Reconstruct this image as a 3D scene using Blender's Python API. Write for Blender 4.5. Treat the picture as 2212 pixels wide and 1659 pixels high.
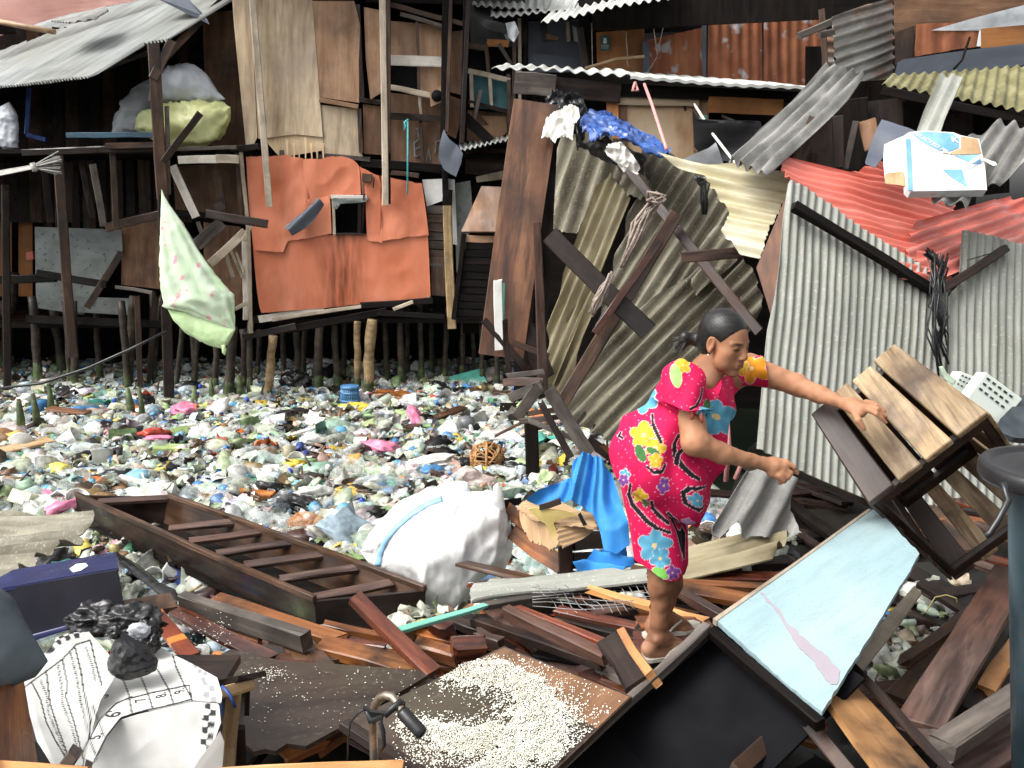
import bpy, bmesh, math, random
import numpy as np
from mathutils import Vector, Matrix, noise
for _o in list(bpy.data.objects): bpy.data.objects.remove(_o)
SC = bpy.context.scene
COL = SC.collection
R = random.Random(11)
# ---------------------------------------------------------------- camera
F, CX, CY = 1916.0, 1106.0, 829.5          # focal length and centre in pixels of a 2212 x 1659 picture
PITCH = math.radians(11.2)
CAM = Vector((0, 0, 2.3))                  # water level is z = 0
cd = bpy.data.cameras.new('camera'); co = bpy.data.objects.new('camera', cd); COL.objects.link(co)
co.location = CAM; co.rotation_euler = (math.radians(90) - PITCH, 0, 0)
cd.sensor_width = 36; cd.lens = 36 * F / 2212; cd.clip_end = 500; cd.clip_start = .05
SC.camera = co
# ---------------------------------------------------------------- sky and sun (overcast)
wd = bpy.data.worlds.new('World'); SC.world = wd; wd.use_nodes = True
SUN_EL, SUN_ROT = math.radians(52), math.radians(246)
nt = wd.node_tree; nt.nodes.clear()
sk = nt.nodes.new('ShaderNodeTexSky'); sk.sky_type = 'NISHITA'; sk.sun_disc = False
sk.sun_elevation = SUN_EL; sk.sun_rotation = SUN_ROT; sk.air_density = 1.0; sk.dust_density = 6.0; sk.ozone_density = 1.0
hs = nt.nodes.new('ShaderNodeHueSaturation'); hs.inputs['Saturation'].default_value = .10
bg = nt.nodes.new('ShaderNodeBackground'); bg.inputs[1].default_value = .15
wo = nt.nodes.new('ShaderNodeOutputWorld')
nt.links.new(sk.outputs[0], hs.inputs['Color']); nt.links.new(hs.outputs[0], bg.inputs[0]); nt.links.new(bg.outputs[0], wo.inputs[0])
sl = bpy.data.lights.new('sun', 'SUN'); sl.energy = 1.1; sl.angle = math.radians(30); sl.color = (1, .95, .87)
so = bpy.data.objects.new('sun', sl); COL.objects.link(so)
_sd = Vector((math.sin(SUN_ROT) * math.cos(SUN_EL), math.cos(SUN_ROT) * math.cos(SUN_EL), math.sin(SUN_EL)))
so.rotation_euler = (-_sd).to_track_quat('-Z', 'Y').to_euler(); so.location = (0, 0, 12)
SC.view_settings.view_transform = 'Standard'; SC.view_settings.look = 'None'
SC.view_settings.gamma = 1; SC.view_settings.use_curve_mapping = False
SC.view_settings.exposure = 1.02
SC.cycles.max_bounces = 6; SC.cycles.diffuse_bounces = 3; SC.cycles.transparent_max_bounces = 8
# ---------------------------------------------------------------- pixels to places
_fw = Vector((0, math.cos(PITCH), -math.sin(PITCH))); _up = Vector((0, math.sin(PITCH), math.cos(PITCH)))
def ray(u, v): return _fw + Vector((1, 0, 0)) * ((u - CX) / F) + _up * ((CY - v) / F)
def W(u, v, Y):                             # the point of the ray at depth Y
    d = ray(u, v); return CAM + d * (Y / d.y)
def G(u, v, z):                             # the point of the ray at height z
    d = ray(u, v); return CAM + d * ((z - CAM.z) / d.z)
def px(p):                                  # back to pixels
    d = Vector(p) - CAM; w = d.dot(_fw); return CX + F * d.x / w, CY - F * d.dot(_up) / w
def plane(a, b=None, c=None):
    if isinstance(a, (int, float)): return Vector((0, a, 0)), Vector((0, -1, 0))
    P = [W(*q) if not isinstance(q, Vector) else q for q in (a, b, c)]
    n = (P[1] - P[0]).cross(P[2] - P[0]).normalized()
    if n.dot(CAM - P[0]) < 0: n = -n
    return P[0], n
def flat(z): return Vector((0, 0, z)), Vector((0, 0, 1))
def on(pl, u, v):
    o, n = pl; d = ray(u, v); return CAM + d * ((o - CAM).dot(n) / d.dot(n))
def mpx(n, Y): return n * Y / F             # pixels to metres at depth Y
# ---------------------------------------------------------------- objects
def tag(o, label=None, cat=None, group=None, kind=None):
    if label: o['label'] = label
    if cat: o['category'] = cat
    if group: o['group'] = group
    if kind: o['kind'] = kind
    elif cat: o['kind'] = 'thing'
    return o
def thing(name, loc, label, cat, group=None):
    o = bpy.data.objects.new(name, None); COL.objects.link(o); o.location = loc; o.empty_display_size = .1
    return tag(o, label, cat, group)
def setparent(o, p):
    if p is not None:
        o.parent = p
        m = Matrix.Translation(p.location)
        q = p.parent
        o.matrix_parent_inverse = Matrix.Identity(4)
        w = p.get('_w')
        o.matrix_parent_inverse = world(p).inverted()
WORLD = {}
def world(o):
    if o.name in WORLD: return WORLD[o.name]
    return Matrix.Translation(o.location)
def obj(name, me, mat=None, parent=None, M=None, smooth=False):
    o = bpy.data.objects.new(name, me); COL.objects.link(o)
    if M is not None: o.matrix_world = M
    WORLD[o.name] = M.copy() if M is not None else Matrix.Identity(4)
    if mat is not None and not me.materials:
        for m in (mat if isinstance(mat, (list, tuple)) else [mat]): me.materials.append(m)
    if parent is not None:
        o.parent = parent; o.matrix_parent_inverse = world(parent).inverted()
    if smooth: me.polygons.foreach_set('use_smooth', [True] * len(me.polygons))
    return o
def mesh(name, V, Fc):
    me = bpy.data.meshes.new(name); me.from_pydata([tuple(v) for v in V], [], [tuple(f) for f in Fc]); me.update(); return me
def npmesh(name, V, Q):
    """V (n,3), Q (m,k) arrays to a mesh"""
    me = bpy.data.meshes.new(name); V = np.asarray(V, np.float32); Q = np.asarray(Q, np.int32); k = Q.shape[1]
    me.vertices.add(len(V)); me.vertices.foreach_set('co', V.ravel())
    me.loops.add(Q.size); me.loops.foreach_set('vertex_index', Q.ravel())
    me.polygons.add(len(Q)); me.polygons.foreach_set('loop_start', np.arange(0, Q.size, k, dtype=np.int32))
    me.polygons.foreach_set('loop_total', np.full(len(Q), k, np.int32)); me.update(calc_edges=True); return me
def frame(o, x, n):
    x = x.normalized(); y = n.cross(x).normalized(); z = x.cross(y).normalized()
    return Matrix(((x.x, y.x, z.x, o.x), (x.y, y.y, z.y, o.y), (x.z, y.z, z.z, o.z), (0, 0, 0, 1)))
def nz(x, y=0, z=0): return noise.noise(Vector((x, y, z)))
# ---- a plank, post or beam between two points; w lies across the normal hint n, t along it
def beam(name, p0, p1, w, t, mat, parent=None, n=None, bow=0., rough=.004, split=0., taper=1.):
    x = p1 - p0; L = x.length; x.normalize()
    if n is None: n = (CAM - (p0 + p1) / 2)
    n = (n - x * n.dot(x)).normalized()
    M = frame((p0 + p1) / 2, x, n)
    seg = max(2, min(7, int(L / .16))); ch = min(w, t) * .12
    prof = [(-w/2+ch, -t/2), (w/2-ch, -t/2), (w/2, -t/2+ch), (w/2, t/2-ch), (w/2-ch, t/2), (-w/2+ch, t/2), (-w/2, t/2-ch), (-w/2, -t/2+ch)]
    s = R.random() * 90; V = []; b = bow if bow else R.uniform(-.006, .006) * L
    for i in range(seg + 1):
        q = i / seg; X = (q - .5) * L; k = 1 + (taper - 1) * q; dz = b * (1 - (2*q-1)**2); dy = nz(s + q*1.5) * rough * 2
        for j, (a, c) in enumerate(prof):
            e = 0
            if i in (0, seg): e = (R.uniform(-1, 1) * (.006 + split*1.6))
            V.append((X + e, a*k + dy + R.uniform(-1, 1) * rough * .7, c*k + dz + nz(s + q*3, j) * rough * 1.3))
    Fc = []
    for i in range(seg):
        for j in range(8):
            a, c = i*8 + j, i*8 + (j+1) % 8; Fc.append((a, a+8, c+8, c))
    Fc.append(tuple(range(8))); Fc.append(tuple(range(seg*8+7, seg*8-1, -1)))
    return obj(name, mesh(name, V, Fc), mat, parent, M)
# ---- the same, given in pixels with one or two depths and a width in pixels
def bm(name, a, b, Y, w, mat, parent=None, t=None, n=None, **k):
    Y0, Y1 = Y if isinstance(Y, tuple) else (Y, Y)
    wm = mpx(w, (Y0 + Y1) / 2)
    return beam(name, W(a[0], a[1], Y0), W(b[0], b[1], Y1), wm, t if t else min(.05, wm), mat, parent, n, **k)
def gb(name, a, b, z, w, mat, parent=None, t=.03, **k):          # lying plank: ends at heights z
    z0, z1 = z if isinstance(z, tuple) else (z, z)
    p, q = G(a[0], a[1], z0), G(b[0], b[1], z1); n = k.pop('n', Vector((0, -.15, 1)))
    x = (q - p).normalized(); nn = (n - x * n.dot(x)).normalized(); y = nn.cross(x)
    v = ((p + q) / 2 - CAM).normalized(); yl = (y - v * y.dot(v)).length      # undo the foreshortening of the width
    wm = mpx(w, (p.y + q.y) / 2) / max(yl, .45)
    return beam(name, p, q, min(wm, .24), t, mat, parent, n=n, **k)
# ---- outline columns: a sheet made of columns along r, cut by an outline; h(a, r) lifts it off its plane
def spans(poly, a):
    out = []; n = len(poly)
    for i in range(n):
        (a0, r0), (a1, r1) = poly[i], poly[(i+1) % n]
        if (a0 <= a) != (a1 <= a): out.append(r0 + (r1 - r0) * (a - a0) / (a1 - a0))
    return (min(out), max(out)) if len(out) >= 2 else None
def sheet(name, out, pl, mat, parent=None, ridge=((0, 0), (0, 1)), h=None, da=.02, nr=10, thick=.006, jag=.0, smooth=True, seed=0):
    """out: outline in pixels on plane pl; ridge: pixel direction of the columns (local x); h: lift towards the viewer"""
    o, n = pl
    P = [on(pl, *q) for q in out]; c = sum(P, Vector()) / len(P)
    cu, cv = px(c)
    dx, dy = ridge[1][0] - ridge[0][0], ridge[1][1] - ridge[0][1]; L = math.hypot(dx, dy)
    x = on(pl, cu + dx/L*20, cv + dy/L*20) - on(pl, cu - dx/L*20, cv - dy/L*20)
    M = frame(c, x, n); Mi = M.inverted()
    loc = [Mi @ p for p in P]; poly = [(p.y, p.x) for p in loc]
    a0, a1 = min(p[0] for p in poly), max(p[0] for p in poly)
    N = max(3, int((a1 - a0) / da)); rr = random.Random(seed + 5)
    V = []; Fc = []; cols = []
    for i in range(N + 1):
        a = a0 + (a1 - a0) * (i + (.02 if i == 0 else -.02 if i == N else 0)) / N
        s = spans(poly, a)
        if s is None: cols.append(None); continue
        r0, r1 = s
        if jag:
            r0 += jag * (nz(a * 9, seed, 3) + .6*rr.uniform(-1, 1) * .5); r1 += jag * (nz(a * 9, seed, 7) + .6*rr.uniform(-1, 1) * .5)
        if r1 - r0 < .002: r1 = r0 + .002
        base = len(V)
        for j in range(nr + 1):
            r = r0 + (r1 - r0) * j / nr
            V.append((r, a, h(a, r) if h else 0.))
        cols.append(base)
    nV = len(V)
    V += [(v[0], v[1], v[2] - thick) for v in V[:nV]]
    for i in range(N):
        if cols[i] is None or cols[i+1] is None: continue
        A, B = cols[i], cols[i+1]
        for j in range(nr):
            Fc.append((A+j, A+j+1, B+j+1, B+j)); Fc.append((nV+A+j, nV+B+j, nV+B+j+1, nV+A+j+1))
        Fc.append((A, B, nV+B, nV+A)); Fc.append((A+nr, nV+A+nr, nV+B+nr, B+nr))
        if i == 0 or cols[i-1] is None:
            for j in range(nr): Fc.append((A+j, nV+A+j, nV+A+j+1, A+j+1))
        if i == N-1 or cols[i+2] is None:
            for j in range(nr): Fc.append((B+j, B+j+1, nV+B+j+1, nV+B+j))
    me = mesh(name, V, Fc)
    ob = obj(name, me, mat, parent, M)
    if smooth:
        bmm = bmesh.new(); bmm.from_mesh(me)
        bmesh.ops.recalc_face_normals(bmm, faces=bmm.faces)
        for f in bmm.faces: f.smooth = True
        for e in bmm.edges:
            if len(e.link_faces) == 2 and e.calc_face_angle(0) > .9: e.smooth = False
        bmm.to_mesh(me); bmm.free()
    return ob
def corr(name, out, pl, mat, parent=None, ridge=None, pitch=.07, amp=.014, bend=0., warp=.006, jag=.012, seed=0, thick=.006, nr=14, ph=0.):
    def h(a, r): return amp * (1 + .5*nz(a*3, r*2, seed + 9)) * math.sin(2*math.pi*a/pitch + ph + .9*nz(a*2.2, r*1.3, seed)) + warp * 3 * nz(a*1.7, r*1.7, seed) + warp * nz(a*6, r*5, seed + 3) + bend * r * r
    return sheet(name, out, pl, mat, parent, ridge, h, pitch / 9, nr, thick, jag, True, seed)
# ---- flat board cut to an outline, extruded away from the viewer
def panel(name, out, pl, mat, parent=None, thick=.012, grain=((0, 0), (0, 1)), jit=0.):
    o, n = pl
    P = [on(pl, u + R.uniform(-1, 1)*jit, v + R.uniform(-1, 1)*jit) for u, v in out]; c = sum(P, Vector()) / len(P); cu, cv = px(c)
    dx, dy = grain[1][0] - grain[0][0], grain[1][1] - grain[0][1]; L = math.hypot(dx, dy)
    x = on(pl, cu + dx/L*20, cv + dy/L*20) - on(pl, cu - dx/L*20, cv - dy/L*20)
    M = frame(c, x, n); Mi = M.inverted(); loc = [Mi @ p for p in P]; k = len(loc)
    ar = sum(loc[i].x*loc[(i+1) % k].y - loc[(i+1) % k].x*loc[i].y for i in range(k))
    if ar < 0: loc.reverse()
    V = [(p.x, p.y, 0) for p in loc] + [(p.x, p.y, -thick) for p in loc]
    Fc = [tuple(range(k)), tuple(range(2*k-1, k-1, -1))] + [(i, k+i, k+(i+1) % k, (i+1) % k) for i in range(k)]
    return obj(name, mesh(name, V, Fc), mat, parent, M)
def box4(name, a, b, c, d, mat, parent=None, thick=.015):         # slab from four world corners
    n = (b - a).cross(d - a).normalized(); M = frame((a+b+c+d)/4, b - a, n); Mi = M.inverted()
    L = [Mi @ p for p in (a, b, c, d)]
    V = [(p.x, p.y, p.z + thick/2) for p in L] + [(p.x, p.y, p.z - thick/2) for p in L]
    return obj(name, mesh(name, V, [(0, 1, 2, 3), (7, 6, 5, 4)] + [(i, 4+i, 4+(i+1) % 4, (i+1) % 4) for i in range(4)]), mat, parent, M)
# ---- body of elliptical sections that fills an outline (sacks, bundles, bags)
def loft(name, out, Y, mat, parent=None, axis=(1, 0), deep=.8, maxd=9., N=56, K=40, amp=.01, fs=6., fold=None, seed=0, back=0., floor=None, sub=0):
    pl = plane(Y) if isinstance(Y, (int, float)) else Y
    P = [on(pl, *q) for q in out]; c = sum(P, Vector()) / len(P); cu, cv = px(c)
    x = on(pl, cu + axis[0]*30, cv + axis[1]*30) - c
    M = frame(c, x, pl[1]); Mi = M.inverted(); loc = [Mi @ p for p in P]; poly = [(p.x, p.y) for p in loc]
    a0, a1 = min(p[0] for p in poly), max(p[0] for p in poly)
    V = []; Fc = []
    for i in range(N + 1):
        q = i / N; q = .5 - .5*math.cos(math.pi * q)
        a = a0 + (a1 - a0) * (.003 + .994*q)
        s = spans(poly, a) or (0, .001); m, hw = (s[0]+s[1])/2, max((s[1]-s[0])/2, .001)
        d = min(hw * deep, maxd) * (1 if 0 < i < N else .05)
        for j in range(K):
            th = 2*math.pi*j/K; cy, cz = math.cos(th), math.sin(th)
            p = Vector((a, m + hw*cy, d*cz))
            nn = Vector((0, cy*d, cz*hw)); nn = nn.normalized() if nn.length > 1e-6 else Vector((1, 0, 0))
            e = min(1, hw*6, d*8)
            f1 = (1 - abs(noise.noise(Vector((p.x*fs, p.y*fs*1.0, p.z*fs + seed)))) * 1.6)**2
            f2 = (1 - abs(noise.noise(Vector((p.x*fs*2.6+9, p.y*fs*2.6, p.z*fs*2.6 + seed)))) * 1.7)**2
            f3 = noise.noise(Vector((p.x*fs*6+3, p.y*fs*6, p.z*fs*6 + seed)))
            D = amp * (f1*.75 + f2*.5 + f3*.16 - .6)
            if fold: D += fold(p.x, th, q)
            p += nn * (D * e)
            V.append(p)
    for i in range(N):
        for j in range(K):
            A, B = i*K+j, i*K+(j+1) % K; Fc.append((A, B, B+K, A+K))
    Fc.append(tuple(range(K-1, -1, -1))); Fc.append(tuple(range(N*K, N*K+K)))
    if floor is not None:
        V2 = []
        for v in V:
            w = M @ v
            if w.z < floor: w.z = floor + (w.z - floor)*.08
            V2.append(Mi @ w)
        V = V2
    o = obj(name, mesh(name, V, Fc), mat, parent, M, True)
    return o
def ragged(out, step=14, amp=1.5, seed=1):
    rr = random.Random(seed); o_ = []; n = len(out)
    for i in range(n):
        (a, b), (c, d) = out[i], out[(i+1) % n]; L = math.hypot(c-a, d-b); k = max(1, int(L/step))
        for j in range(k):
            t = j/k; o_.append((a + (c-a)*t + (rr.uniform(-amp, amp) if j else 0), b + (d-b)*t + (rr.uniform(-amp, amp) if j else 0)))
    return o_
# ---- tube along points
def tube(name, pts, r, mat, parent=None, K=6, cyc=False, rs=None):
    V = []; Fc = []; n = len(pts)
    for i, p in enumerate(pts):
        a = pts[max(0, i-1)]; b = pts[min(n-1, i+1)]; x = (b - a).normalized()
        u = x.orthogonal().normalized() if i == 0 else (u - x * u.dot(x)).normalized(); w = x.cross(u)
        rr = rs[i] if rs else r
        for j in range(K):
            th = 2*math.pi*j/K; V.append(p + u*(rr*math.cos(th)) + w*(rr*math.sin(th)))
    for i in range(n-1):
        for j in range(K):
            A, B = i*K+j, i*K+(j+1) % K; Fc.append((A, B, B+K, A+K))
    Fc.append(tuple(range(K-1, -1, -1))); Fc.append(tuple(range((n-1)*K, n*K)))
    return obj(name, mesh(name, V, Fc), mat, parent, None, True)
def lathe(name, prof, mat, parent=None, M=None, K=24, smooth=True):
    V = []; Fc = []
    for r, z in prof:
        for j in range(K):
            th = 2*math.pi*j/K; V.append((r*math.cos(th), r*math.sin(th), z))
    for i in range(len(prof)-1):
        for j in range(K):
            A, B = i*K+j, i*K+(j+1) % K; Fc.append((A, B, B+K, A+K))
    if prof[0][0] > .001: Fc.append(tuple(range(K-1, -1, -1)))
    if prof[-1][0] > .001: Fc.append(tuple(range((len(prof)-1)*K, len(prof)*K)))
    return obj(name, mesh(name, V, Fc), mat, parent, M, smooth)
# ---------------------------------------------------------------- materials
MAT = {}
def surf(name, cols, scale=(1.5, 14, 14), rough=(.45, .8), bump=.25, stain=None, speck=None, spec=.5, det=7, dist=.6, sheen=0., rnd=.25, stripes=None, trans=0., fine=None):
    """cols: two or three colours mixed by stretched noise along local x; stain (colour, amount 0-1, scale); speck (colour, amount, scale)"""
    m = bpy.data.materials.new(name); m.use_nodes = True; t = m.node_tree; N = t.nodes; L = t.links
    b = N['Principled BSDF']; tc = N.new('ShaderNodeTexCoord'); oi = N.new('ShaderNodeObjectInfo')
    mu = N.new('ShaderNodeMath'); mu.operation = 'MULTIPLY'; mu.inputs[1].default_value = 37.; L.new(oi.outputs['Random'], mu.inputs[0])
    ad = N.new('ShaderNodeVectorMath'); ad.operation = 'ADD'; L.new(tc.outputs['Object'], ad.inputs[0]); L.new(mu.outputs[0], ad.inputs[1])
    mp = N.new('ShaderNodeMapping'); mp.inputs['Scale'].default_value = scale; L.new(ad.outputs[0], mp.inputs[0])
    n1 = N.new('ShaderNodeTexNoise'); n1.inputs['Scale'].default_value = 1.; n1.inputs['Detail'].default_value = det; n1.inputs['Roughness'].default_value = .62; n1.inputs['Distortion'].default_value = dist
    L.new(mp.outputs[0], n1.inputs['Vector'])
    rp = N.new('ShaderNodeValToRGB'); L.new(n1.outputs[0], rp.inputs[0])
    e = rp.color_ramp.elements; k = len(cols)
    while len(e) < k: e.new(.5)
    for i, c in enumerate(cols): e[i].position = .3 + .4*i/max(1, k-1); e[i].color = (*c, 1)
    out = rp.outputs[0]
    def mix(fac, col, amt, mode='MIX'):
        nonlocal out
        x = N.new('ShaderNodeMix'); x.data_type = 'RGBA'; x.blend_type = mode
        if fac is not None:
            mm = N.new('ShaderNodeMath'); mm.operation = 'MULTIPLY'; mm.inputs[1].default_value = amt; mm.use_clamp = True
            L.new(fac, mm.inputs[0]); L.new(mm.outputs[0], x.inputs[0])
        else: x.inputs[0].default_value = amt
        L.new(out, x.inputs[6])
        if isinstance(col, tuple): x.inputs[7].default_value = (*col, 1)
        else: L.new(col, x.inputs[7])
        out = x.outputs[2]
    def nmask(sc, lo, hi, d=5, vec=None, ro=.6):
        n = N.new('ShaderNodeTexNoise'); n.inputs['Scale'].default_value = sc; n.inputs['Detail'].default_value = d; n.inputs['Roughness'].default_value = ro
        L.new(vec or ad.outputs[0], n.inputs['Vector'])
        r = N.new('ShaderNodeMapRange'); r.inputs[1].default_value = lo; r.inputs[2].default_value = hi; L.new(n.outputs[0], r.inputs[0]); return r.outputs[0]
    if stripes:                                    # bands across local x
        col, fr, lo, hi = stripes
        sx = N.new('ShaderNodeSeparateXYZ'); L.new(tc.outputs['Object'], sx.inputs[0])
        w = N.new('ShaderNodeMath'); w.operation = 'SINE'; q = N.new('ShaderNodeMath'); q.operation = 'MULTIPLY'; q.inputs[1].default_value = fr
        L.new(sx.outputs[0], q.inputs[0]); L.new(q.outputs[0], w.inputs[0])
        r = N.new('ShaderNodeMapRange'); r.inputs[1].default_value = lo; r.inputs[2].default_value = hi; L.new(w.outputs[0], r.inputs[0]); mix(r.outputs[0], col, 1.)
    if stain: mix(nmask(stain[2], .44, .66), stain[0], stain[1])
    if fine: mix(nmask(fine[2]*.3, .48, .66, 4, mp.outputs[0]), fine[0], fine[1])
    if speck: mix(nmask(speck[2], .60, .68, 2), speck[0], speck[1])
    if rnd:
        v = N.new('ShaderNodeMapRange'); v.inputs[3].default_value = 1 - rnd; v.inputs[4].default_value = 1 + rnd; L.new(oi.outputs['Random'], v.inputs[0])
        mix(None, v.outputs[0], 1., 'MULTIPLY')
    L.new(out, b.inputs['Base Color'])
    rr = N.new('ShaderNodeMapRange'); rr.inputs[3].default_value = rough[0]; rr.inputs[4].default_value = rough[1]; rr.inputs[1].default_value = .35; rr.inputs[2].default_value = .65
    n3 = N.new('ShaderNodeTexNoise'); n3.inputs['Scale'].default_value = 4.; n3.inputs['Detail'].default_value = 4; L.new(ad.outputs[0], n3.inputs['Vector'])
    L.new(n3.outputs[0], rr.inputs[0]); L.new(rr.outputs[0], b.inputs['Roughness'])
    b.inputs['Specular IOR Level'].default_value = spec
    if bump:
        bp = N.new('ShaderNodeBump'); bp.inputs['Strength'].default_value = bump; bp.inputs['Distance'].default_value = .006
        L.new(n1.outputs[0], bp.inputs['Height']); L.new(bp.outputs[0], b.inputs['Normal'])
    if trans: b.inputs['Transmission Weight'].default_value = trans
    MAT[name] = m; return m
BK = (.006, .004, .004)
surf('wood_black', [(.002, .0016, .0016), (.006, .0045, .004), (.013, .009, .007)], rough=(.4, .8), spec=.12)
surf('wood_dark', [(.006, .0035, .003), (.019, .010, .007), (.042, .022, .014)], rough=(.22, .7), stain=(BK, .85, 3), spec=.35, bump=.5)
surf('wood_brown', [(.018, .009, .005), (.06, .028, .014), (.125, .064, .034)], rough=(.3, .75), stain=((.008, .005, .004), .8, 2.6), bump=.5)
surf('wood_red', [(.020, .005, .003), (.085, .019, .009), (.20, .052, .020)], rough=(.12, .42), spec=.6, rnd=.45, stain=((.008, .004, .003), .88, 3.0), fine=((.2, .06, .02), .35, 9), bump=.5)
surf('wood_redstripe', [(.10, .02, .008), (.17, .032, .010), (.24, .06, .015)], rough=(.2, .5), stripes=((.52, .17, .03), 19., .80, .92), stain=((.05, .01, .005), .5, 5))
surf('wood_orange', [(.10, .028, .008), (.30, .10, .026), (.50, .20, .055)], (1.6, 18, 18), rnd=.4, rough=(.2, .6), stain=((.018, .008, .004), .92, 2.6), bump=.5)
surf('wood_fresh', [(.42, .18, .055), (.58, .28, .10), (.66, .37, .16)], rough=(.45, .8), stain=((.16, .06, .02), .6, 3))
surf('wood_grey', [(.028, .022, .019), (.085, .069, .058), (.17, .145, .12)], rough=(.45, .85), stain=((.014, .010, .008), .75, 3), bump=.5)
surf('wood_purple', [(.018, .010, .008), (.055, .033, .027), (.13, .083, .068)], rough=(.25, .6), stain=((.11, .042, .022), .6, 2), fine=((.012, .007, .006), .7, 8), bump=.5)
surf('wood_pale', [(.26, .21, .155), (.40, .335, .255), (.52, .45, .36)], rough=(.6, .9), stain=((.12, .09, .06), .5, 4))
surf('wood_white', [(.50, .46, .39), (.63, .59, .52), (.72, .69, .62)], rough=(.6, .9), stain=((.25, .2, .15), .4, 6))
surf('crate_pale', [(.20, .125, .062), (.38, .265, .145), (.52, .40, .245)], (2, 20, 20), rough=(.45, .8), stain=((.06, .035, .024), .92, 4.2), fine=((.09, .045, .02), .7, 8), bump=.6)
surf('orange_dark', [(.10, .026, .008), (.26, .065, .02), (.50, .14, .055)], (.8, 6, 6), rough=(.4, .6), bump=.03, rnd=.03)
surf('wood_scorch', [(.14, .065, .024), (.24, .12, .045), (.34, .18, .075)], (1.6, 14, 14), rough=(.4, .7), stain=((.012, .007, .005), .95, 4.5), bump=.5)
surf('crate_dark', [(.022, .014, .011), (.05, .032, .026), (.10, .066, .055)], rough=(.3, .55), stain=((.03, .014, .01), .7, 3))
surf('ply_light', [(.30, .21, .125), (.46, .355, .235), (.56, .455, .325)], (1.2, 9, 9), rough=(.6, .9), stain=((.21, .17, .135), .6, 1.2), fine=((.16, .11, .075), .45, 6), bump=.2)
surf('ply_torn', [(.52, .36, .2), (.66, .49, .3), (.74, .58, .4)], (1.2, 22, 22), rough=(.7, .9))
surf('ply_tan', [(.21, .115, .06), (.32, .185, .105), (.43, .27, .165)], (1.2, 9, 9), rough=(.55, .85), stain=((.08, .045, .027), .6, 1.8), bump=.12)
surf('ply_brown', [(.10, .048, .022), (.18, .09, .045), (.28, .155, .085)], (1.2, 9, 9), rough=(.5, .85), stain=((.03, .015, .009), .7, 1.5), bump=.12)
surf('ply_wet', [(.016, .010, .007), (.036, .023, .016), (.065, .045, .032)], (1.6, 7, 7), rough=(.16, .4), stain=((.05, .044, .027), .7, 2.5), speck=((.2, .17, .12), .2, 40), bump=.15)
surf('ply_door', [(.26, .13, .055), (.46, .27, .135), (.64, .43, .25)], (1., 6, 6), rough=(.5, .85), stain=((.60, .47, .32), .9, 1.7), bump=.08)
surf('ply_orange', [(.29, .10, .022), (.43, .17, .045), (.5, .22, .07)], (1.2, 9, 9), rough=(.5, .8), stain=((.10, .04, .015), .55, 2.2), bump=.1)
surf('door_brown', [(.045, .018, .010), (.14, .058, .028), (.25, .12, .062)], (.7, 5, 5), rough=(.3, .6), stain=((.03, .013, .008), .8, 1.4), fine=((.018, .011, .009), .6, 13))
surf('stilt', [(.012, .009, .006), (.04, .028, .018), (.10, .075, .05)], (2, 16, 16), rough=(.4, .8), stain=((.012, .01, .007), .75, 3))  # colour darkened for the shade beneath the houses
surf('stilt_bright', [(.16, .095, .04), (.34, .23, .11), (.50, .37, .21)], (2, 16, 16), rough=(.45, .8), stain=((.05, .03, .015), .6, 4), bump=.5)
surf('stilt_green', [(.02, .03, .01), (.055, .08, .022), (.13, .16, .06)], (2, 12, 12), rough=(.5, .8), stain=((.02, .02, .01), .6, 4))
surf('orange_sheet', [(.55, .155, .075), (.62, .20, .105), (.67, .25, .145)], (.9, 2.4, 2.4), rough=(.38, .6), stain=((.47, .115, .045), .5, .9), fine=((.40, .10, .04), .35, 6), bump=.03, rnd=.04)
surf('orange_stained', [(.20, .055, .018), (.40, .105, .032), (.60, .165, .065)], (1.0, 7, 7), rough=(.4, .6), bump=.03, rnd=.03)
surf('asbestos_olive', [(.085, .076, .052), (.20, .183, .134), (.34, .318, .245)], (1.0, 7, 7), rough=(.6, .9), stain=((.045, .036, .022), .7, 2.0), fine=((.08, .068, .042), .6, 5), speck=((.46, .43, .35), .45, 60), bump=.2, rnd=.14)
surf('asbestos_tan', [(.16, .13, .07), (.28, .24, .145), (.40, .355, .235)], (1.4, 8, 8), rough=(.6, .9), stain=((.11, .085, .042), .55, 2.6), bump=.15, rnd=.1)
surf('asbestos_grey', [(.17, .176, .15), (.25, .258, .226), (.33, .337, .30)], (.8, 7, 7), rough=(.55, .85), stain=((.15, .152, .13), .55, 1.3), speck=((.44, .44, .40), .45, 55), fine=((.20, .20, .18), .4, 16), bump=.2, rnd=.05)
surf('asbestos_dark', [(.09, .088, .080), (.185, .182, .17), (.29, .286, .27)], (1.2, 8, 8), rough=(.55, .85), stain=((.04, .037, .03), .65, 2.4), speck=((.34, .34, .32), .3, 70), rnd=.12)
surf('asbestos_moss', [(.115, .105, .038), (.19, .175, .075), (.26, .245, .125)], (1.2, 8, 8), rough=(.6, .9), stain=((.07, .062, .022), .6, 2), rnd=.08)
surf('roof_zinc', [(.25, .265, .265), (.34, .355, .35), (.43, .445, .43)], (.5, 9, 9), rough=(.4, .65), stain=((.27, .265, .2), .4, .6), bump=.05, rnd=.05)
surf('roof_white', [(.36, .37, .35), (.46, .47, .44), (.54, .55, .52)], (1, 5, 5), rough=(.5, .8), stain=((.4, .38, .33), .3, 3), rnd=.03)
surf('rust', [(.17, .05, .02), (.28, .09, .036), (.38, .145, .062)], (.8, 5, 5), rough=(.6, .9), stain=((.055, .022, .015), .5, 2), speck=((.36, .35, .36), .9, 4.5), bump=.1, rnd=.12)
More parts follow.
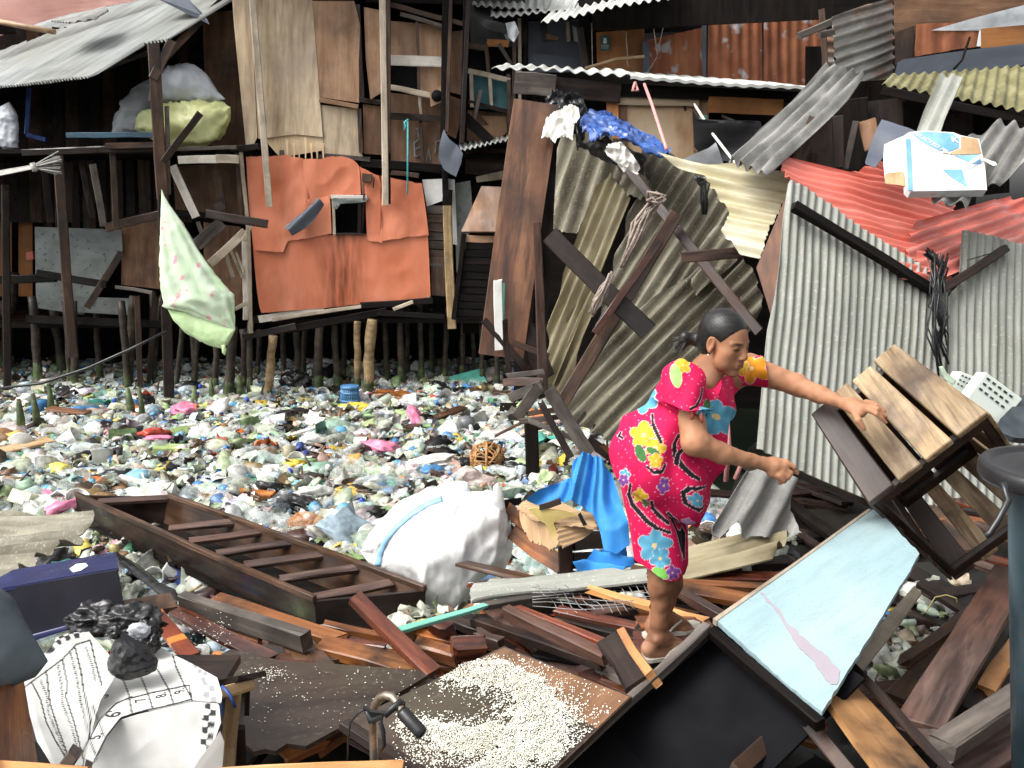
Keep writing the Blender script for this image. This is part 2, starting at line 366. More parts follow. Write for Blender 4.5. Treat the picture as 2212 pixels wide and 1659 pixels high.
surf('rust_zinc', [(.17, .16, .145), (.30, .295, .275), (.40, .40, .38)], (.7, 4, 4), rough=(.45, .75), stain=((.24, .085, .024), .95, 2.0), fine=((.10, .045, .02), .5, 7), rnd=.05)
surf('yellow_fibre', [(.34, .30, .18), (.48, .44, .30), (.58, .55, .43)], (1.5, 5, 5), rough=(.35, .6), stain=((.36, .29, .12), .55, 3), rnd=.04)
surf('red_sheet', [(.57, .125, .09), (.65, .185, .14), (.71, .265, .215)], (.7, 4, 4), rough=(.28, .5), stain=((.5, .06, .03), .4, 1.6), bump=.04, rnd=.03)
surf('pink_tarp', [(.48, .24, .205), (.56, .30, .26), (.62, .38, .33)], (1, 2, 2), rough=(.4, .7), stain=((.4, .17, .13), .5, 1.5), rnd=.03)
surf('tarp_grey', [(.058, .068, .092), (.082, .096, .125), (.115, .13, .16)], (1, 2, 2), rough=(.4, .6), stain=((.05, .055, .068), .5, 2), rnd=.08)
surf('tarp_pale', [(.30, .32, .35), (.42, .44, .47), (.5, .52, .54)], (1, 2, 2), rough=(.4, .6), stain=((.18, .19, .2), .6, 4), rnd=.08)
surf('tarp_black', [(.006, .006, .007), (.012, .012, .014), (.022, .022, .026)], (2, 4, 4), rough=(.3, .55), rnd=.1)
surf('tarp_blue', [(.012, .04, .18), (.022, .075, .30), (.05, .14, .42)], (2, 5, 5), rough=(.25, .5), stain=((.01, .015, .04), .7, 7), rnd=.08)
surf('board_greywhite', [(.13, .145, .14), (.18, .20, .19), (.23, .25, .24)], (1, 3, 3), rough=(.6, .9), stain=((.08, .085, .08), .6, 2), speck=((.03, .03, .03), .7, 14), rnd=.05)
surf('paint_teal', [(.018, .10, .115), (.028, .145, .165), (.05, .20, .22)], (1, 7, 7), rough=(.4, .7), stain=((.01, .05, .065), .7, 3), rnd=.05)
surf('paint_mint', [(.13, .42, .32), (.17, .50, .39), (.22, .55, .44)], (1.5, 9, 9), rough=(.45, .7), stain=((.12, .3, .22), .4, 4), rnd=.05)
surf('paint_white', [(.66, .66, .63), (.74, .74, .71), (.8, .8, .78)], (1, 4, 4), rough=(.5, .8), stain=((.4, .37, .32), .45, 4), rnd=.03)
surf('paint_paleblue', [(.24, .345, .375), (.275, .39, .42), (.30, .42, .45)], (2, 9, 9), rough=(.25, .5), stain=((.33, .41, .41), .6, 2.0), fine=((.21, .27, .28), .35, 9), speck=((.17, .21, .21), .4, 110), bump=.04, rnd=.0)
surf('paint_pinkpatch', [(.26, .235, .275), (.30, .265, .30), (.33, .29, .325)], (1, 3, 3), rough=(.4, .6), bump=.02, rnd=0)
surf('navy', [(.008, .011, .05), (.014, .018, .085), (.022, .03, .12)], (1, 3, 3), rough=(.25, .5), rnd=.05)
surf('navy_black', [(.006, .006, .012), (.009, .009, .018), (.013, .013, .025)], (1, 3, 3), rough=(.35, .6), rnd=.05)
surf('blue_rail', [(.03, .075, .12), (.05, .115, .17), (.08, .16, .21)], (1, 6, 6), rough=(.5, .8), stain=((.03, .03, .03), .5, 6))
surf('sack_white', [(.56, .56, .545), (.64, .64, .63), (.70, .70, .69)], (10, 10, 10), rough=(.35, .55), stain=((.50, .49, .46), .5, 3), bump=.28, dist=2.2, rnd=0)
surf('sack_grey', [(.46, .49, .54), (.56, .59, .63), (.64, .67, .70)], (2, 2, 2), rough=(.35, .6), stain=((.36, .38, .42), .5, 3), rnd=.05)
surf('sack_yellow', [(.50, .53, .20), (.62, .65, .30), (.69, .72, .40)], (2, 2, 2), rough=(.35, .6), stain=((.34, .36, .14), .6, 3.5), rnd=.03)
surf('blue_stripe', [(.20, .38, .58), (.26, .46, .66), (.32, .52, .70)], (2, 2, 2), rough=(.4, .6), rnd=0)
surf('cloth_green', [(.40, .56, .32), (.54, .68, .47), (.63, .75, .57)], (1.2, 5, 5), rough=(.7, .95), stain=((.60, .68, .58), .6, 3.2), speck=((.72, .25, .38), .85, 6.5), rnd=0)
surf('cloth_green_plain', [(.40, .58, .26), (.50, .68, .36), (.6, .74, .46)], (1.2, 5, 5), rough=(.7, .95), stain=((.34, .46, .24), .5, 4), rnd=0)
surf('cloth_blue', [(.012, .155, .45), (.022, .20, .54), (.04, .25, .60)], (4, 9, 9), rough=(.7, .95), stain=((.015, .17, .50), .5, 4), rnd=0)
surf('cloth_white', [(.62, .60, .55), (.72, .70, .65), (.78, .76, .72)], (2, 5, 5), rough=(.7, .95), stain=((.42, .38, .32), .5, 5), rnd=.05)
surf('cloth_grey', [(.30, .28, .26), (.43, .41, .385), (.54, .52, .49)], (2, 6, 6), rough=(.7, .95), stain=((.17, .15, .13), .6, 6), rnd=.05)
surf('rope', [(.14, .105, .085), (.27, .215, .18), (.42, .35, .30)], (6, 40, 40), rough=(.8, 1), bump=.6, rnd=.1)
surf('cardboard', [(.33, .205, .105), (.42, .275, .15), (.50, .35, .20)], (1.5, 22, 22), rough=(.7, .9), stain=((.2, .11, .05), .6, 4), bump=.1, rnd=.08)
surf('carton_white', [(.55, .56, .57), (.62, .63, .63), (.66, .66, .66)], (1, 3, 3), rough=(.5, .8), speck=((.45, .33, .2), .5, 9), rnd=0)
surf('carton_blue', [(.10, .28, .50), (.14, .33, .55), (.19, .38, .58)], (1, 3, 3), rough=(.45, .7), stain=((.35, .56, .76), .5, 6), rnd=0)
surf('yellow_card', [(.58, .45, .14), (.68, .55, .21), (.74, .62, .3)], (2, 6, 6), rough=(.5, .8), stain=((.4, .28, .09), .5, 4), rnd=0)
surf('banner', [(.56, .55, .52), (.64, .63, .60), (.68, .67, .65)], (1.5, 2, 2), rough=(.4, .6), stain=((.58, .55, .48), .55, 3), fine=((.4, .37, .3), .25, 7), rnd=0, bump=.04)
surf('ink', [(.012, .011, .014), (.02, .018, .022), (.035, .032, .036)], (1, 1, 1), rough=(.45, .6), rnd=0, bump=0)
surf('ink_grey', [(.20, .20, .21), (.28, .28, .29), (.34, .34, .35)], (1, 1, 1), rough=(.5, .7), rnd=0, bump=0)
surf('bag_black', [(.006, .006, .007), (.012, .012, .013), (.02, .02, .022)], (9, 9, 9), rough=(.22, .42), bump=.5, dist=1.5, spec=.5, rnd=.2)
surf('rubber', [(.006, .006, .007), (.012, .012, .013), (.018, .018, .019)], (3, 8, 8), rough=(.25, .5), rnd=0)
surf('chrome_old', [(.20, .165, .12), (.36, .32, .26), (.50, .46, .40)], (6, 12, 12), rough=(.25, .5), stain=((.13, .06, .025), .6, 12), rnd=0)
for _n in ('chrome_old',): MAT[_n].node_tree.nodes['Principled BSDF'].inputs['Metallic'].default_value = .8
surf('bin_blue', [(.016, .034, .044), (.030, .060, .076), (.06, .105, .13)], (1, 3, 3), rough=(.3, .5), stain=((.02, .035, .045), .6, 3), rnd=0)
surf('dark_plastic', [(.010, .014, .017), (.022, .03, .036), (.06, .078, .09)], (1, 2, 2), rough=(.25, .5), stain=((.09, .115, .13), .5, 4), rnd=0)
surf('basket_white', [(.58, .66, .58), (.68, .74, .67), (.74, .78, .73)], (1, 3, 3), rough=(.35, .6), rnd=.05)
surf('rattan', [(.19, .085, .025), (.34, .17, .06), (.46, .25, .10)], (6, 30, 30), rough=(.5, .8), rnd=.1)
surf('wire', [(.16, .16, .16), (.27, .27, .27), (.36, .36, .36)], (6, 30, 30), rough=(.4, .6), rnd=.05)
surf('rice', [(.66, .64, .52), (.76, .75, .65), (.82, .81, .74)], (8, 8, 8), rough=(.5, .7), bump=0, rnd=0)
surf('twig', [(.26, .25, .23), (.38, .37, .34), (.5, .49, .46)], (6, 30, 30), rough=(.6, .9), rnd=.1)
surf('bamboo', [(.24, .14, .07), (.40, .26, .145), (.52, .37, .23)], (3, 20, 20), rough=(.35, .6), stain=((.10, .06, .03), .5, 5), rnd=.05)
surf('rope_pink', [(.52, .20, .19), (.62, .28, .26), (.7, .36, .34)], (6, 20, 20), rough=(.4, .6), rnd=.05)
surf('cord_teal', [(.05, .34, .36), (.08, .42, .44), (.12, .5, .5)], (6, 20, 20), rough=(.5, .7), rnd=0)
surf('dark_void', [(.003, .003, .004), (.005, .005, .006), (.008, .007, .008)], (1, 3, 3), rough=(.7, .95), spec=.1, rnd=0, bump=0)  # near-black that stands in for unlit interiors; also the speaker cone
surf('mud', [(.003, .003, .0025), (.008, .007, .005), (.016, .014, .010)], (2, 2, 2), rough=(.25, .6), bump=.4, rnd=0)
surf('water', [(.008, .011, .008), (.012, .017, .011), (.022, .028, .018)], (.8, .8, .8), rough=(.06, .2), bump=.05, rnd=0)
def flatcol(name, c, rough=.5, alpha=1., spec=.5):
    m = bpy.data.materials.new(name); m.use_nodes = True; t = m.node_tree; b = t.nodes['Principled BSDF']
    n = t.nodes.new('ShaderNodeTexNoise'); n.inputs['Scale'].default_value = 18; n.inputs['Detail'].default_value = 4
    tc = t.nodes.new('ShaderNodeTexCoord'); t.links.new(tc.outputs['Object'], n.inputs['Vector'])
    r = t.nodes.new('ShaderNodeValToRGB'); r.color_ramp.elements[0].position = .35; r.color_ramp.elements[1].position = .62
    r.color_ramp.elements[0].color = (c[0]*.62, c[1]*.62, c[2]*.58, 1); r.color_ramp.elements[1].color = (*c, 1)
    t.links.new(n.outputs[0], r.inputs[0]); t.links.new(r.outputs[0], b.inputs['Base Color'])
    b.inputs['Roughness'].default_value = rough; b.inputs['Alpha'].default_value = alpha; b.inputs['Specular IOR Level'].default_value = spec
    MAT[name] = m; return m
def attrmat(name, rough=.5, alpha=1., spec=.5):
    m = bpy.data.materials.new(name); m.use_nodes = True; t = m.node_tree; b = t.nodes['Principled BSDF']
    a = t.nodes.new('ShaderNodeAttribute'); a.attribute_name = 'Col'
    n = t.nodes.new('ShaderNodeTexNoise'); n.inputs['Scale'].default_value = 22; n.inputs['Detail'].default_value = 4
    g = t.nodes.new('ShaderNodeNewGeometry'); t.links.new(g.outputs['Position'], n.inputs['Vector'])
    r = t.nodes.new('ShaderNodeMapRange'); r.inputs[1].default_value = .35; r.inputs[2].default_value = .6; r.inputs[3].default_value = .55; r.inputs[4].default_value = 1.
    t.links.new(n.outputs[0], r.inputs[0])
    x = t.nodes.new('ShaderNodeMix'); x.data_type = 'RGBA'; x.blend_type = 'MULTIPLY'; x.inputs[0].default_value = 1
    t.links.new(a.outputs['Color'], x.inputs[6]); t.links.new(r.outputs[0], x.inputs[7]); t.links.new(x.outputs[2], b.inputs['Base Color'])
    b.inputs['Roughness'].default_value = rough; b.inputs['Alpha'].default_value = alpha; b.inputs['Specular IOR Level'].default_value = spec
    MAT[name] = m; return m
attrmat('litter', .45); attrmat('litter_clear', .12, .42, .8)
# pieces of the ground
o = obj('water', mesh('water', [(-40, -5, 0), (40, -5, 0), (40, 60, 0), (-40, 60, 0)], [(0, 1, 2, 3)]), MAT['water']); o['kind'] = 'structure'

# orange sheet with a brown drip stain of its own shape
_om = MAT['orange_sheet'].copy(); _om.name = 'orange_dripped'; _t = _om.node_tree; _N = _t.nodes; _L = _t.links; _b = _N['Principled BSDF']; _src = _b.inputs['Base Color'].links[0].from_socket
_tc = _N.new('ShaderNodeTexCoord'); _sx = _N.new('ShaderNodeSeparateXYZ'); _L.new(_tc.outputs['Object'], _sx.inputs[0])
_mp = _N.new('ShaderNodeMapping'); _mp.inputs['Scale'].default_value = (1.1, 9, 9); _L.new(_tc.outputs['Object'], _mp.inputs[0])
_n = _N.new('ShaderNodeTexNoise'); _n.inputs['Scale'].default_value = 1.4; _n.inputs['Detail'].default_value = 6; _L.new(_mp.outputs[0], _n.inputs['Vector'])
_ab = _N.new('ShaderNodeMath'); _ab.operation = 'SUBTRACT'; _ab.inputs[1].default_value = DRIP_Y = .08; _L.new(_sx.outputs[1], _ab.inputs[0])
_a2 = _N.new('ShaderNodeMath'); _a2.operation = 'ABSOLUTE'; _L.new(_ab.outputs[0], _a2.inputs[0])
_mr = _N.new('ShaderNodeMapRange'); _mr.inputs[1].default_value = .34; _mr.inputs[2].default_value = .05; _L.new(_a2.outputs[0], _mr.inputs[0])
_nr = _N.new('ShaderNodeMapRange'); _nr.inputs[1].default_value = .36; _nr.inputs[2].default_value = .62; _L.new(_n.outputs[0], _nr.inputs[0])
_mm = _N.new('ShaderNodeMath'); _mm.operation = 'MULTIPLY'; _L.new(_mr.outputs[0], _mm.inputs[0]); _L.new(_nr.outputs[0], _mm.inputs[1])
_mx = _N.new('ShaderNodeMix'); _mx.data_type = 'RGBA'; _L.new(_mm.outputs[0], _mx.inputs[0]); _L.new(_src, _mx.inputs[6]); _mx.inputs[7].default_value = (.16, .036, .010, 1); _L.new(_mx.outputs[2], _b.inputs['Base Color'])
MAT['orange_dripped'] = _om
def corrw(name, a, b, c, d, mat, parent=None, pitch=.07, amp=.014, nr=8, thick=.006, warp=.01, jag=.0, seed=0):
    """corrugated quad from world corners: a-b is the edge across the waves, a-d and b-c run along the ridges"""
    L = (b - a).length; N = max(4, int(L / pitch * 8)); V = []; Fc = []; n = (b - a).cross(d - a).normalized()
    if n.z < 0: n = -n
    rr = random.Random(seed)
    for i in range(N + 1):
        s = i / N; j0, j1 = rr.uniform(-jag, jag), rr.uniform(-jag, jag)
        for j in range(nr + 1):
            t = j / nr; p = (a*(1-s) + b*s) * (1-t) + (d*(1-s) + c*s) * t
            p = p + (d - a).normalized() * (j0*(1-t) + j1*t)
            V.append(p + n * (amp*math.sin(2*math.pi*s*L/pitch) + warp*2*nz(p.x*1.5, p.y*1.5, seed)))
    nV = len(V); V += [v - n*thick for v in V]; k = nr + 1
    for i in range(N):
        for j in range(nr):
            A = i*k + j; Fc.append((A, A+1, A+k+1, A+k)); Fc.append((nV+A, nV+A+k, nV+A+k+1, nV+A+1))
        Fc.append((i*k, i*k+k, nV+i*k+k, nV+i*k)); Fc.append((i*k+nr, nV+i*k+nr, nV+i*k+k+nr, i*k+k+nr))
    M = frame((a+b+c+d)/4, d - a, n); Mi = M.inverted()
    me = mesh(name, [Mi @ v for v in V], Fc)
    bmm = bmesh.new(); bmm.from_mesh(me); bmesh.ops.recalc_face_normals(bmm, faces=bmm.faces)
    for f in bmm.faces: f.smooth = True
    for e in bmm.edges:
        if len(e.link_faces) == 2 and e.calc_face_angle(0) > .9: e.smooth = False
    bmm.to_mesh(me); bmm.free()
    return obj(name, me, mat, parent, M)
def rect(u0, v0, u1, v1): return [(u0, v0), (u1, v0), (u1, v1), (u0, v1)]
def slab(name, x0, x1, y0, y1, z0, z1, mat, parent=None):
    c = Vector(((x0+x1)/2, (y0+y1)/2, (z0+z1)/2)); a, b, d = (x1-x0)/2, (y1-y0)/2, (z1-z0)/2
    V = [(sx*a, sy*b, sz*d) for sx in (-1, 1) for sy in (-1, 1) for sz in (-1, 1)]
    return obj(name, mesh(name, V, [(0, 1, 3, 2), (4, 6, 7, 5), (0, 4, 5, 1), (2, 3, 7, 6), (0, 2, 6, 4), (1, 5, 7, 3)]), mat, parent, Matrix.Translation(c))
m = MAT
HOR, VER = ((0, 0), (1, 0)), ((0, 0), (0, 1))
# ================================================================ open shack on stilts, far left
LS = thing('stilt_shack', (-5.2, 11, 0), 'dark open-sided stilt shack with grey corrugated roof and propped posts', 'shack')
rp = plane((0, 187, 11.0), (359, 88, 10.4), (475, -5, 11.5))
corr('roof_sheet', [(-160, 206), (60, 181), (193, 166), (219, 151), (245, 128), (297, 98), (330, 91), (362, 86), (480, -12), (600, -60), (325, -4), (234, 16), (112, 40), (0, 80), (-160, 120)], rp, m['roof_zinc'], LS, ridge=((100, 150), (200, 92)), pitch=.058, amp=.016, jag=.01, thick=.006, seed=3, warp=.004)
bm('rafter', (340, 140), (490, -10), (10.35, 11.4), 14, m['wood_brown'], LS, t=.05)
bm('rafter', (330, 170), (372, 88), (10.3, 10.45), 18, m['wood_brown'], LS, t=.04)
bm('roof_batten', (180, 165), (340, 105), (11.0, 10.6), 9, m['wood_dark'], LS)
bm('post', (331, 95), (352, 430), 10.35, 24, m['wood_brown'], LS, t=.09)
bm('post', (352, 420), (366, 880), 10.3, 22, m['wood_dark'], LS, t=.09)
bm('post', (360, 230), (364, 420), 10.4, 9, m['wood_grey'], LS, t=.05)
bm('post', (124, 330), (158, 770), 10.6, 20, m['wood_brown'], LS, t=.09)
bm('post', (12, 400), (16, 860), 10.8, 16, m['wood_dark'], LS, t=.09)
bm('post', (296, 640), (304, 860), 11, 12, m['wood_brown'], LS, t=.06)
bm('post', (335, 640), (322, 830), 11.3, 13, m['wood_dark'], LS, t=.06)
bm('strut', (201, 355), (224, 488), 10.7, 14, m['wood_grey'], LS)
bm('strut', (243, 330), (252, 490), 10.7, 13, m['wood_brown'], LS)
bm('strut', (175, 345), (200, 470), 11.2, 12, m['wood_dark'], LS)
bm('strut', (150, 350), (148, 480), 11.3, 16, m['wood_dark'], LS)
bm('strut', (95, 350), (110, 480), 11.4, 14, m['wood_dark'], LS)
bm('floor_beam', (50, 330), (350, 318), 10.6, 14, m['wood_dark'], LS, t=.08)
bm('floor_beam', (230, 316), (345, 312), 10.5, 12, m['wood_brown'], LS, t=.05)
bm('floor_beam', (230, 492), (350, 462), 10.9, 18, m['wood_brown'], LS, t=.06)
bm('floor_beam', (80, 590), (230, 615), 11.1, 16, m['wood_black'], LS, t=.06)
bm('floor_beam', (0, 605), (120, 600), 11.1, 18, m['wood_black'], LS, t=.06)
bm('floor_beam', (250, 620), (330, 632), 11.0, 8, m['wood_grey'], LS)
bm('floor_beam', (60, 690), (350, 700), 11.3, 18, m['wood_black'], LS, t=.08)
bm('handrail', (145, 292), (343, 292), 10.45, 11, m['blue_rail'], LS, t=.04)
bm('blue_pipe', (62, 190), (58, 290), 11.6, 9, m['tarp_blue'], LS)
bm('blue_pipe', (58, 292), (100, 302), 11.6, 9, m['tarp_blue'], LS)
panel('wall_board', [(75, 490), (262, 496), (265, 540), (205, 650), (180, 680), (78, 665)], plane(11.6), m['board_greywhite'], LS, grain=HOR)
panel('wall_board', [(130, 640), (295, 645), (296, 682), (132, 672)], plane(11.5), m['board_greywhite'], LS, grain=HOR)
panel('wall_board', [(262, 490), (350, 470), (350, 625), (262, 615)], plane(11.7), m['ply_brown'], LS)
bm('leaning_board', (262, 545), (188, 665), (11.2, 11), 14, m['wood_brown'], LS, t=.02)
panel('far_panel', rect(-60, 440, 25, 640), plane(13.2), m['ply_orange'], LS)
panel('far_panel', rect(40, 440, 70, 640), plane(13.2), m['ply_orange'], LS)
panel('red_tub', [(56, 545), (70, 543), (72, 560), (57, 562)], plane(12.4), m['red_sheet'], LS, .1)
for i in range(24):                      # boards of the dark back wall
    u = -90 + i * 27; bm('back_board', (u, 60), (u + 6, 480), 12.9 + .03*(i % 3), 24, m['wood_dark'] if i % 3 else m['wood_brown'], LS, t=.02)
for i in range(9):
    u = 100 + i * 30; bm('back_board', (u, 340), (u + 4, 500), 12.2 + .03*(i % 2), 16 + 8*(i % 2), m['wood_brown'] if i % 2 else m['wood_dark'], LS, t=.02)
p = W(-140, 335, 11); q = W(345, 320, 10.6)
slab('floor_deck', -8.5, q.x, 10.75, 13.2, q.z - .05, q.z, m['wood_black'], LS)
slab('lower_deck', -8.5, -4.4, 11.4, 13.6, W(200, 700, 11.4).z - .05, W(200, 700, 11.4).z, m['wood_black'], LS)
slab('dark_backing', -9, -3.2, 15.6, 15.7, 0, 5.6, m['wood_black'], LS)  # unseen rear and side walls, added so the shack interior gets no light
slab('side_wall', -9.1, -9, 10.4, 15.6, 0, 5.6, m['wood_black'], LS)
panel('ceiling_blocker', [(-160, 190), (355, 96), (480, -5), (600, -50), (600, -300), (-160, -200)], (rp[0] - rp[1]*.16, rp[1]), m['wood_black'], LS, .01)  # added dark layer under the roof that keeps light out of the shack
# pale tarpaulin and poles above that roof
o = sheet('tarpaulin', [(-120, 40), (0, 78), (112, 38), (234, 14), (330, -6), (330, -60), (-120, -60)], plane(12.2), m['pink_tarp'], None, HOR, lambda a, r: .05*nz(a*2, r*2), .05, 12, .006)
tag(o, 'faded salmon tarpaulin stretched above the grey corrugated roof', 'tarpaulin')
o = corr('roofing_sheet', [(112, 46), (150, 30), (228, 16), (234, 22), (205, 40), (150, 48)], plane((112, 44, 11.3), (234, 18, 11.2), (170, 25, 11.5)), m['asbestos_dark'], None, ridge=((112, 44), (230, 18)), pitch=.06, amp=.012, seed=4)
tag(o, 'short loose corrugated offcut lying on the upper edge of the grey shack roof', 'roofing sheet')
o = tube('bamboo_pole', [W(-40, 40, 10.5), W(118, 69, 10.3)], .03, m['bamboo'], None, 8); tag(o, 'bare bamboo pole jutting over the grey shack roof', 'pole')
o = bm('timber_block', (-20, 62), (38, 60), 10.6, 22, m['wood_black'], None, t=.12); tag(o, 'black timber stub under the jutting bamboo pole', 'timber')
o = panel('metal_flap', [(330, -8), (445, 36), (452, 52), (400, -8)], plane((330, 0, 11), (450, 45, 10.8), (400, 0, 11.2)), m['tarp_pale'], None, .004); 
tag(o, 'bent pale flashing strip lying on the grey shack roof', 'flashing')
o.data.materials[0] = m['tarp_grey']
# ================================================================ plywood house with the orange lower wall
PH = thing('plywood_house', (-1.6, 11, 0), 'two-storey plywood house on stilts with orange sheet lower wall and small window', 'house')
HY = 11.0
panel('recess_panel', [(437, 30), (520, 20), (530, 318), (447, 312)], plane(11.5), m['ply_brown'], PH)
panel('wall_panel', [(500, -20), (540, -20), (556, 296), (548, 312), (531, 314), (506, 60)], plane(HY), m['ply_light'], PH)
panel('wall_panel', [(541, -20), (673, -20), (697, 296), (640, 290), (574, 298), (558, 300)], plane(HY-.02), m['ply_light'], PH)
tp = [(574, 298), (640, 290), (697, 295), (704, 366)] + [(704 - i*6.2, 362 - (i*37 % 38)) for i in range(1, 17)] + [(580, 312)]
panel('torn_ply', tp, plane(HY+.01), m['ply_torn'], PH, .008)
for i, (u, v, l) in enumerate([(620, 322, 50), (634, 330, 30), (645, 325, 42), (659, 318, 55), (672, 330, 34), (684, 335, 30), (697, 330, 36)]):
    bm('splinter', (u, v - 20), (u + 2, v + l*.6), HY - .03, 5, m['ply_torn'], PH, t=.005, taper=.25)
panel('wall_panel', [(674, 2), (765, 2), (778, 55), (775, 130), (776, 222), (690, 210)], plane(HY-.015), m['ply_tan'], PH)
panel('wall_panel', [(691, 226), (772, 236), (784, 342), (702, 335)], plane(HY), m['ply_light'], PH)
bm('batten', (690, 216), (774, 230), HY-.04, 9, m['ply_tan'], PH)
panel('wall_panel', [(786, 15), (822, 22), (824, 200), (800, 215), (790, 130)], plane(HY+.05), m['ply_tan'], PH)
panel('wall_panel', [(784, 225), (826, 230), (828, 335), (786, 332)], plane(HY+.04), m['ply_brown'], PH)
bm('batten', (776, 216), (824, 222), HY-.01, 10, m['wood_dark'], PH)
bm('batten', (776, 235), (780, 330), HY-.03, 9, m['wood_brown'], PH)
bm('batten', (772, 10), (782, 215), HY+.02, 10, m['wood_dark'], PH)
panel('wall_panel', [(844, 45), (900, 50), (902, 122), (844, 120)], plane(HY+.1), m['ply_tan'], PH)
panel('wall_panel', [(904, 50), (960, 60), (958, 122), (904, 122)], plane(HY+.1), m['ply_tan'], PH)
panel('wall_panel', [(906, 142), (956, 144), (954, 208), (908, 200)], plane(HY+.1), m['ply_tan'], PH)
panel('wall_panel', [(844, 200), (956, 214), (952, 356), (844, 352)], plane(HY+.12), m['ply_brown'], PH)
win = panel('window', [(844, 138), (905, 138), (905, 202), (844, 195)], plane(HY+.2), m['dark_void'], PH)  # near-black sheet in place of the unlit room behind
bm('rail', (842, 130), (961, 134), HY-.02, 20, m['wood_white'], PH, t=.03)
bm('rail', (842, 188), (930, 206), HY, 11, m['wood_pale'], PH)
bm('rail', (842, 250), (956, 256), HY, 14, m['wood_dark'], PH)
bm('rail', (845, 10), (1000, 52), HY-.05, 10, m['wood_brown'], PH)
bm('rail', (865, 30), (962, 58), HY-.02, 8, m['wood_grey'], PH)
bm('rail', (790, -8), (1010, -2), HY-.05, 22, m['wood_black'], PH)
bm('stud', (901, 45), (905, 205), HY+.02, 6, m['wood_brown'], PH)
bm('stud', (906, 205), (910, 250), HY+.02, 6, m['wood_pale'], PH)
bm('stud', (908, 255), (914, 350), HY+.05, 7, m['wood_brown'], PH)
bm('post', (544, -20), (582, 446), HY-.15, 14, m['wood_pale'], PH, t=.07)
bm('post', (826, -20), (833, 443), HY-.18, 13, m['wood_pale'], PH, t=.06)
bm('post', (839, -20), (840, 330), HY-.16, 8, m['wood_brown'], PH, t=.06)
bm('post', (838, 320), (839, 440), HY-.16, 9, m['wood_black'], PH, t=.06)
bm('post', (974, -20), (966, 285), HY-.1, 8, m['wood_brown'], PH, t=.05)
bm('post', (963, -20), (957, 300), HY-.06, 13, m['wood_black'], PH, t=.06)
bm('post', (1013, -20), (998, 310), HY-.12, 10, m['wood_dark'], PH, t=.06)
bm('post', (1006, 0), (996, 300), HY-.08, 8, m['wood_black'], PH, t=.06)
panel('wall_panel', [(976, 68), (1000, 66), (996, 205), (970, 198)], plane(HY+.1), m['ply_brown'], PH)
panel('wall_panel', [(968, 205), (996, 215), (994, 260), (985, 300), (966, 290)], plane(HY+.08), m['ply_brown'], PH)
# speaker box hung on the wall, graffiti strokes
sp = panel('speaker_box', [(928, 196), (958, 186), (960, 218), (930, 231)], plane(HY-.05), m['ply_tan'], PH, .1)
q = W(944, 207, HY-.055); lathe('speaker_cone', [(.068, 0), (.06, .02), (.0, .03)], m['dark_void'], sp, frame(q, Vector((1, 0, 0)), Vector((0, -1, 0))), 20)
for (a, b) in [((898, 278), (908, 276)), ((900, 278), (906, 298)), ((906, 300), (893, 310)), ((894, 305), (896, 337)), ((894, 322), (908, 318)), ((895, 338), (908, 335)), ((920, 350), (926, 320)), ((926, 320), (930, 345)), ((942, 305), (940, 330)), ((942, 306), (956, 303))]:
    bm('chalk_stroke', a, b, HY + .105, 2.6, m['board_greywhite'], PH, t=.004)
# floor line between the storeys
bm('floor_beam', (500, 322), (560, 316), HY-.06, 13, m['wood_dark'], PH, t=.08)
bm('floor_beam', (380, 322), (512, 318), HY-.2, 8, m['wood_grey'], PH, t=.1)
bm('floor_beam', (385, 345), (470, 344), HY-.25, 16, m['wood_white'], PH, t=.04)
bm('floor_beam', (468, 343), (516, 343), HY-.25, 17, m['wood_pale'], PH, t=.04)
bm('floor_beam', (700, 336), (800, 344), HY+.02, 10, m['wood_grey'], PH, t=.06)
bm('floor_beam', (780, 352), (970, 366), HY+.05, 18, m['wood_black'], PH, t=.08)
bm('joist', (608, 325), (610, 352), HY+.02, 10, m['wood_grey'], PH); bm('joist', (694, 335), (697, 368), HY+.0, 9, m['wood_brown'], PH)
bm('batten', (845, 372), (905, 380), HY+.0, 10, m['wood_brown'], PH)
# orange sheets of the lower wall
def wr(k, s):
    return lambda a, r: .018*nz(a*2.2+s, r*2.2, s)*k + .010*(1-abs(nz(a*4+s, r*3, s))*2.2)*k
OS = [[(531, 338), (580, 338), (622, 335), (662, 345), (664, 430), (716, 424), (716, 505), (620, 522), (612, 545), (550, 540), (540, 470)],
      [(655, 345), (700, 342), (720, 338), (745, 338), (768, 348), (778, 362), (780, 420), (716, 424), (690, 432), (657, 430)],
      [(778, 360), (800, 372), (822, 380), (826, 524), (794, 520), (790, 505), (790, 420), (780, 420)],
      [(826, 380), (860, 388), (912, 396), (922, 470), (926, 508), (880, 512), (820, 522), (820, 380)]]
zo = [-.024, -.030, -.020, -.028]
for i, s in enumerate(OS):
    sheet('orange_sheet', s, plane(HY + zo[i]), m['orange_sheet'], PH, VER, wr(1.3, 7*i), .02, 30, .004, .012, True, i)
sheet('orange_sheet', [(544, 500), (720, 507), (794, 507), (925, 507), (930, 642), (796, 655), (715, 664), (562, 676), (552, 600)], plane(HY), m['orange_dripped'], PH, VER, wr(.8, 41), .025, 26, .004, .006, True, 9)
sheet('loose_flap', [(690, 432), (700, 440), (668, 480), (630, 508), (612, 486), (640, 462)], plane((690, 432, HY-.06), (630, 508, HY-.3), (612, 486, HY-.22)), m['tarp_grey'], PH, ((690, 432), (620, 500)), lambda a, r: .05*math.cos(a*30), .01, 8, .004)
wn = panel('window', rect(716, 420, 792, 508), plane(HY+.35), m['dark_void'], PH)  # near-black sheet set behind the opening for the dark of the room
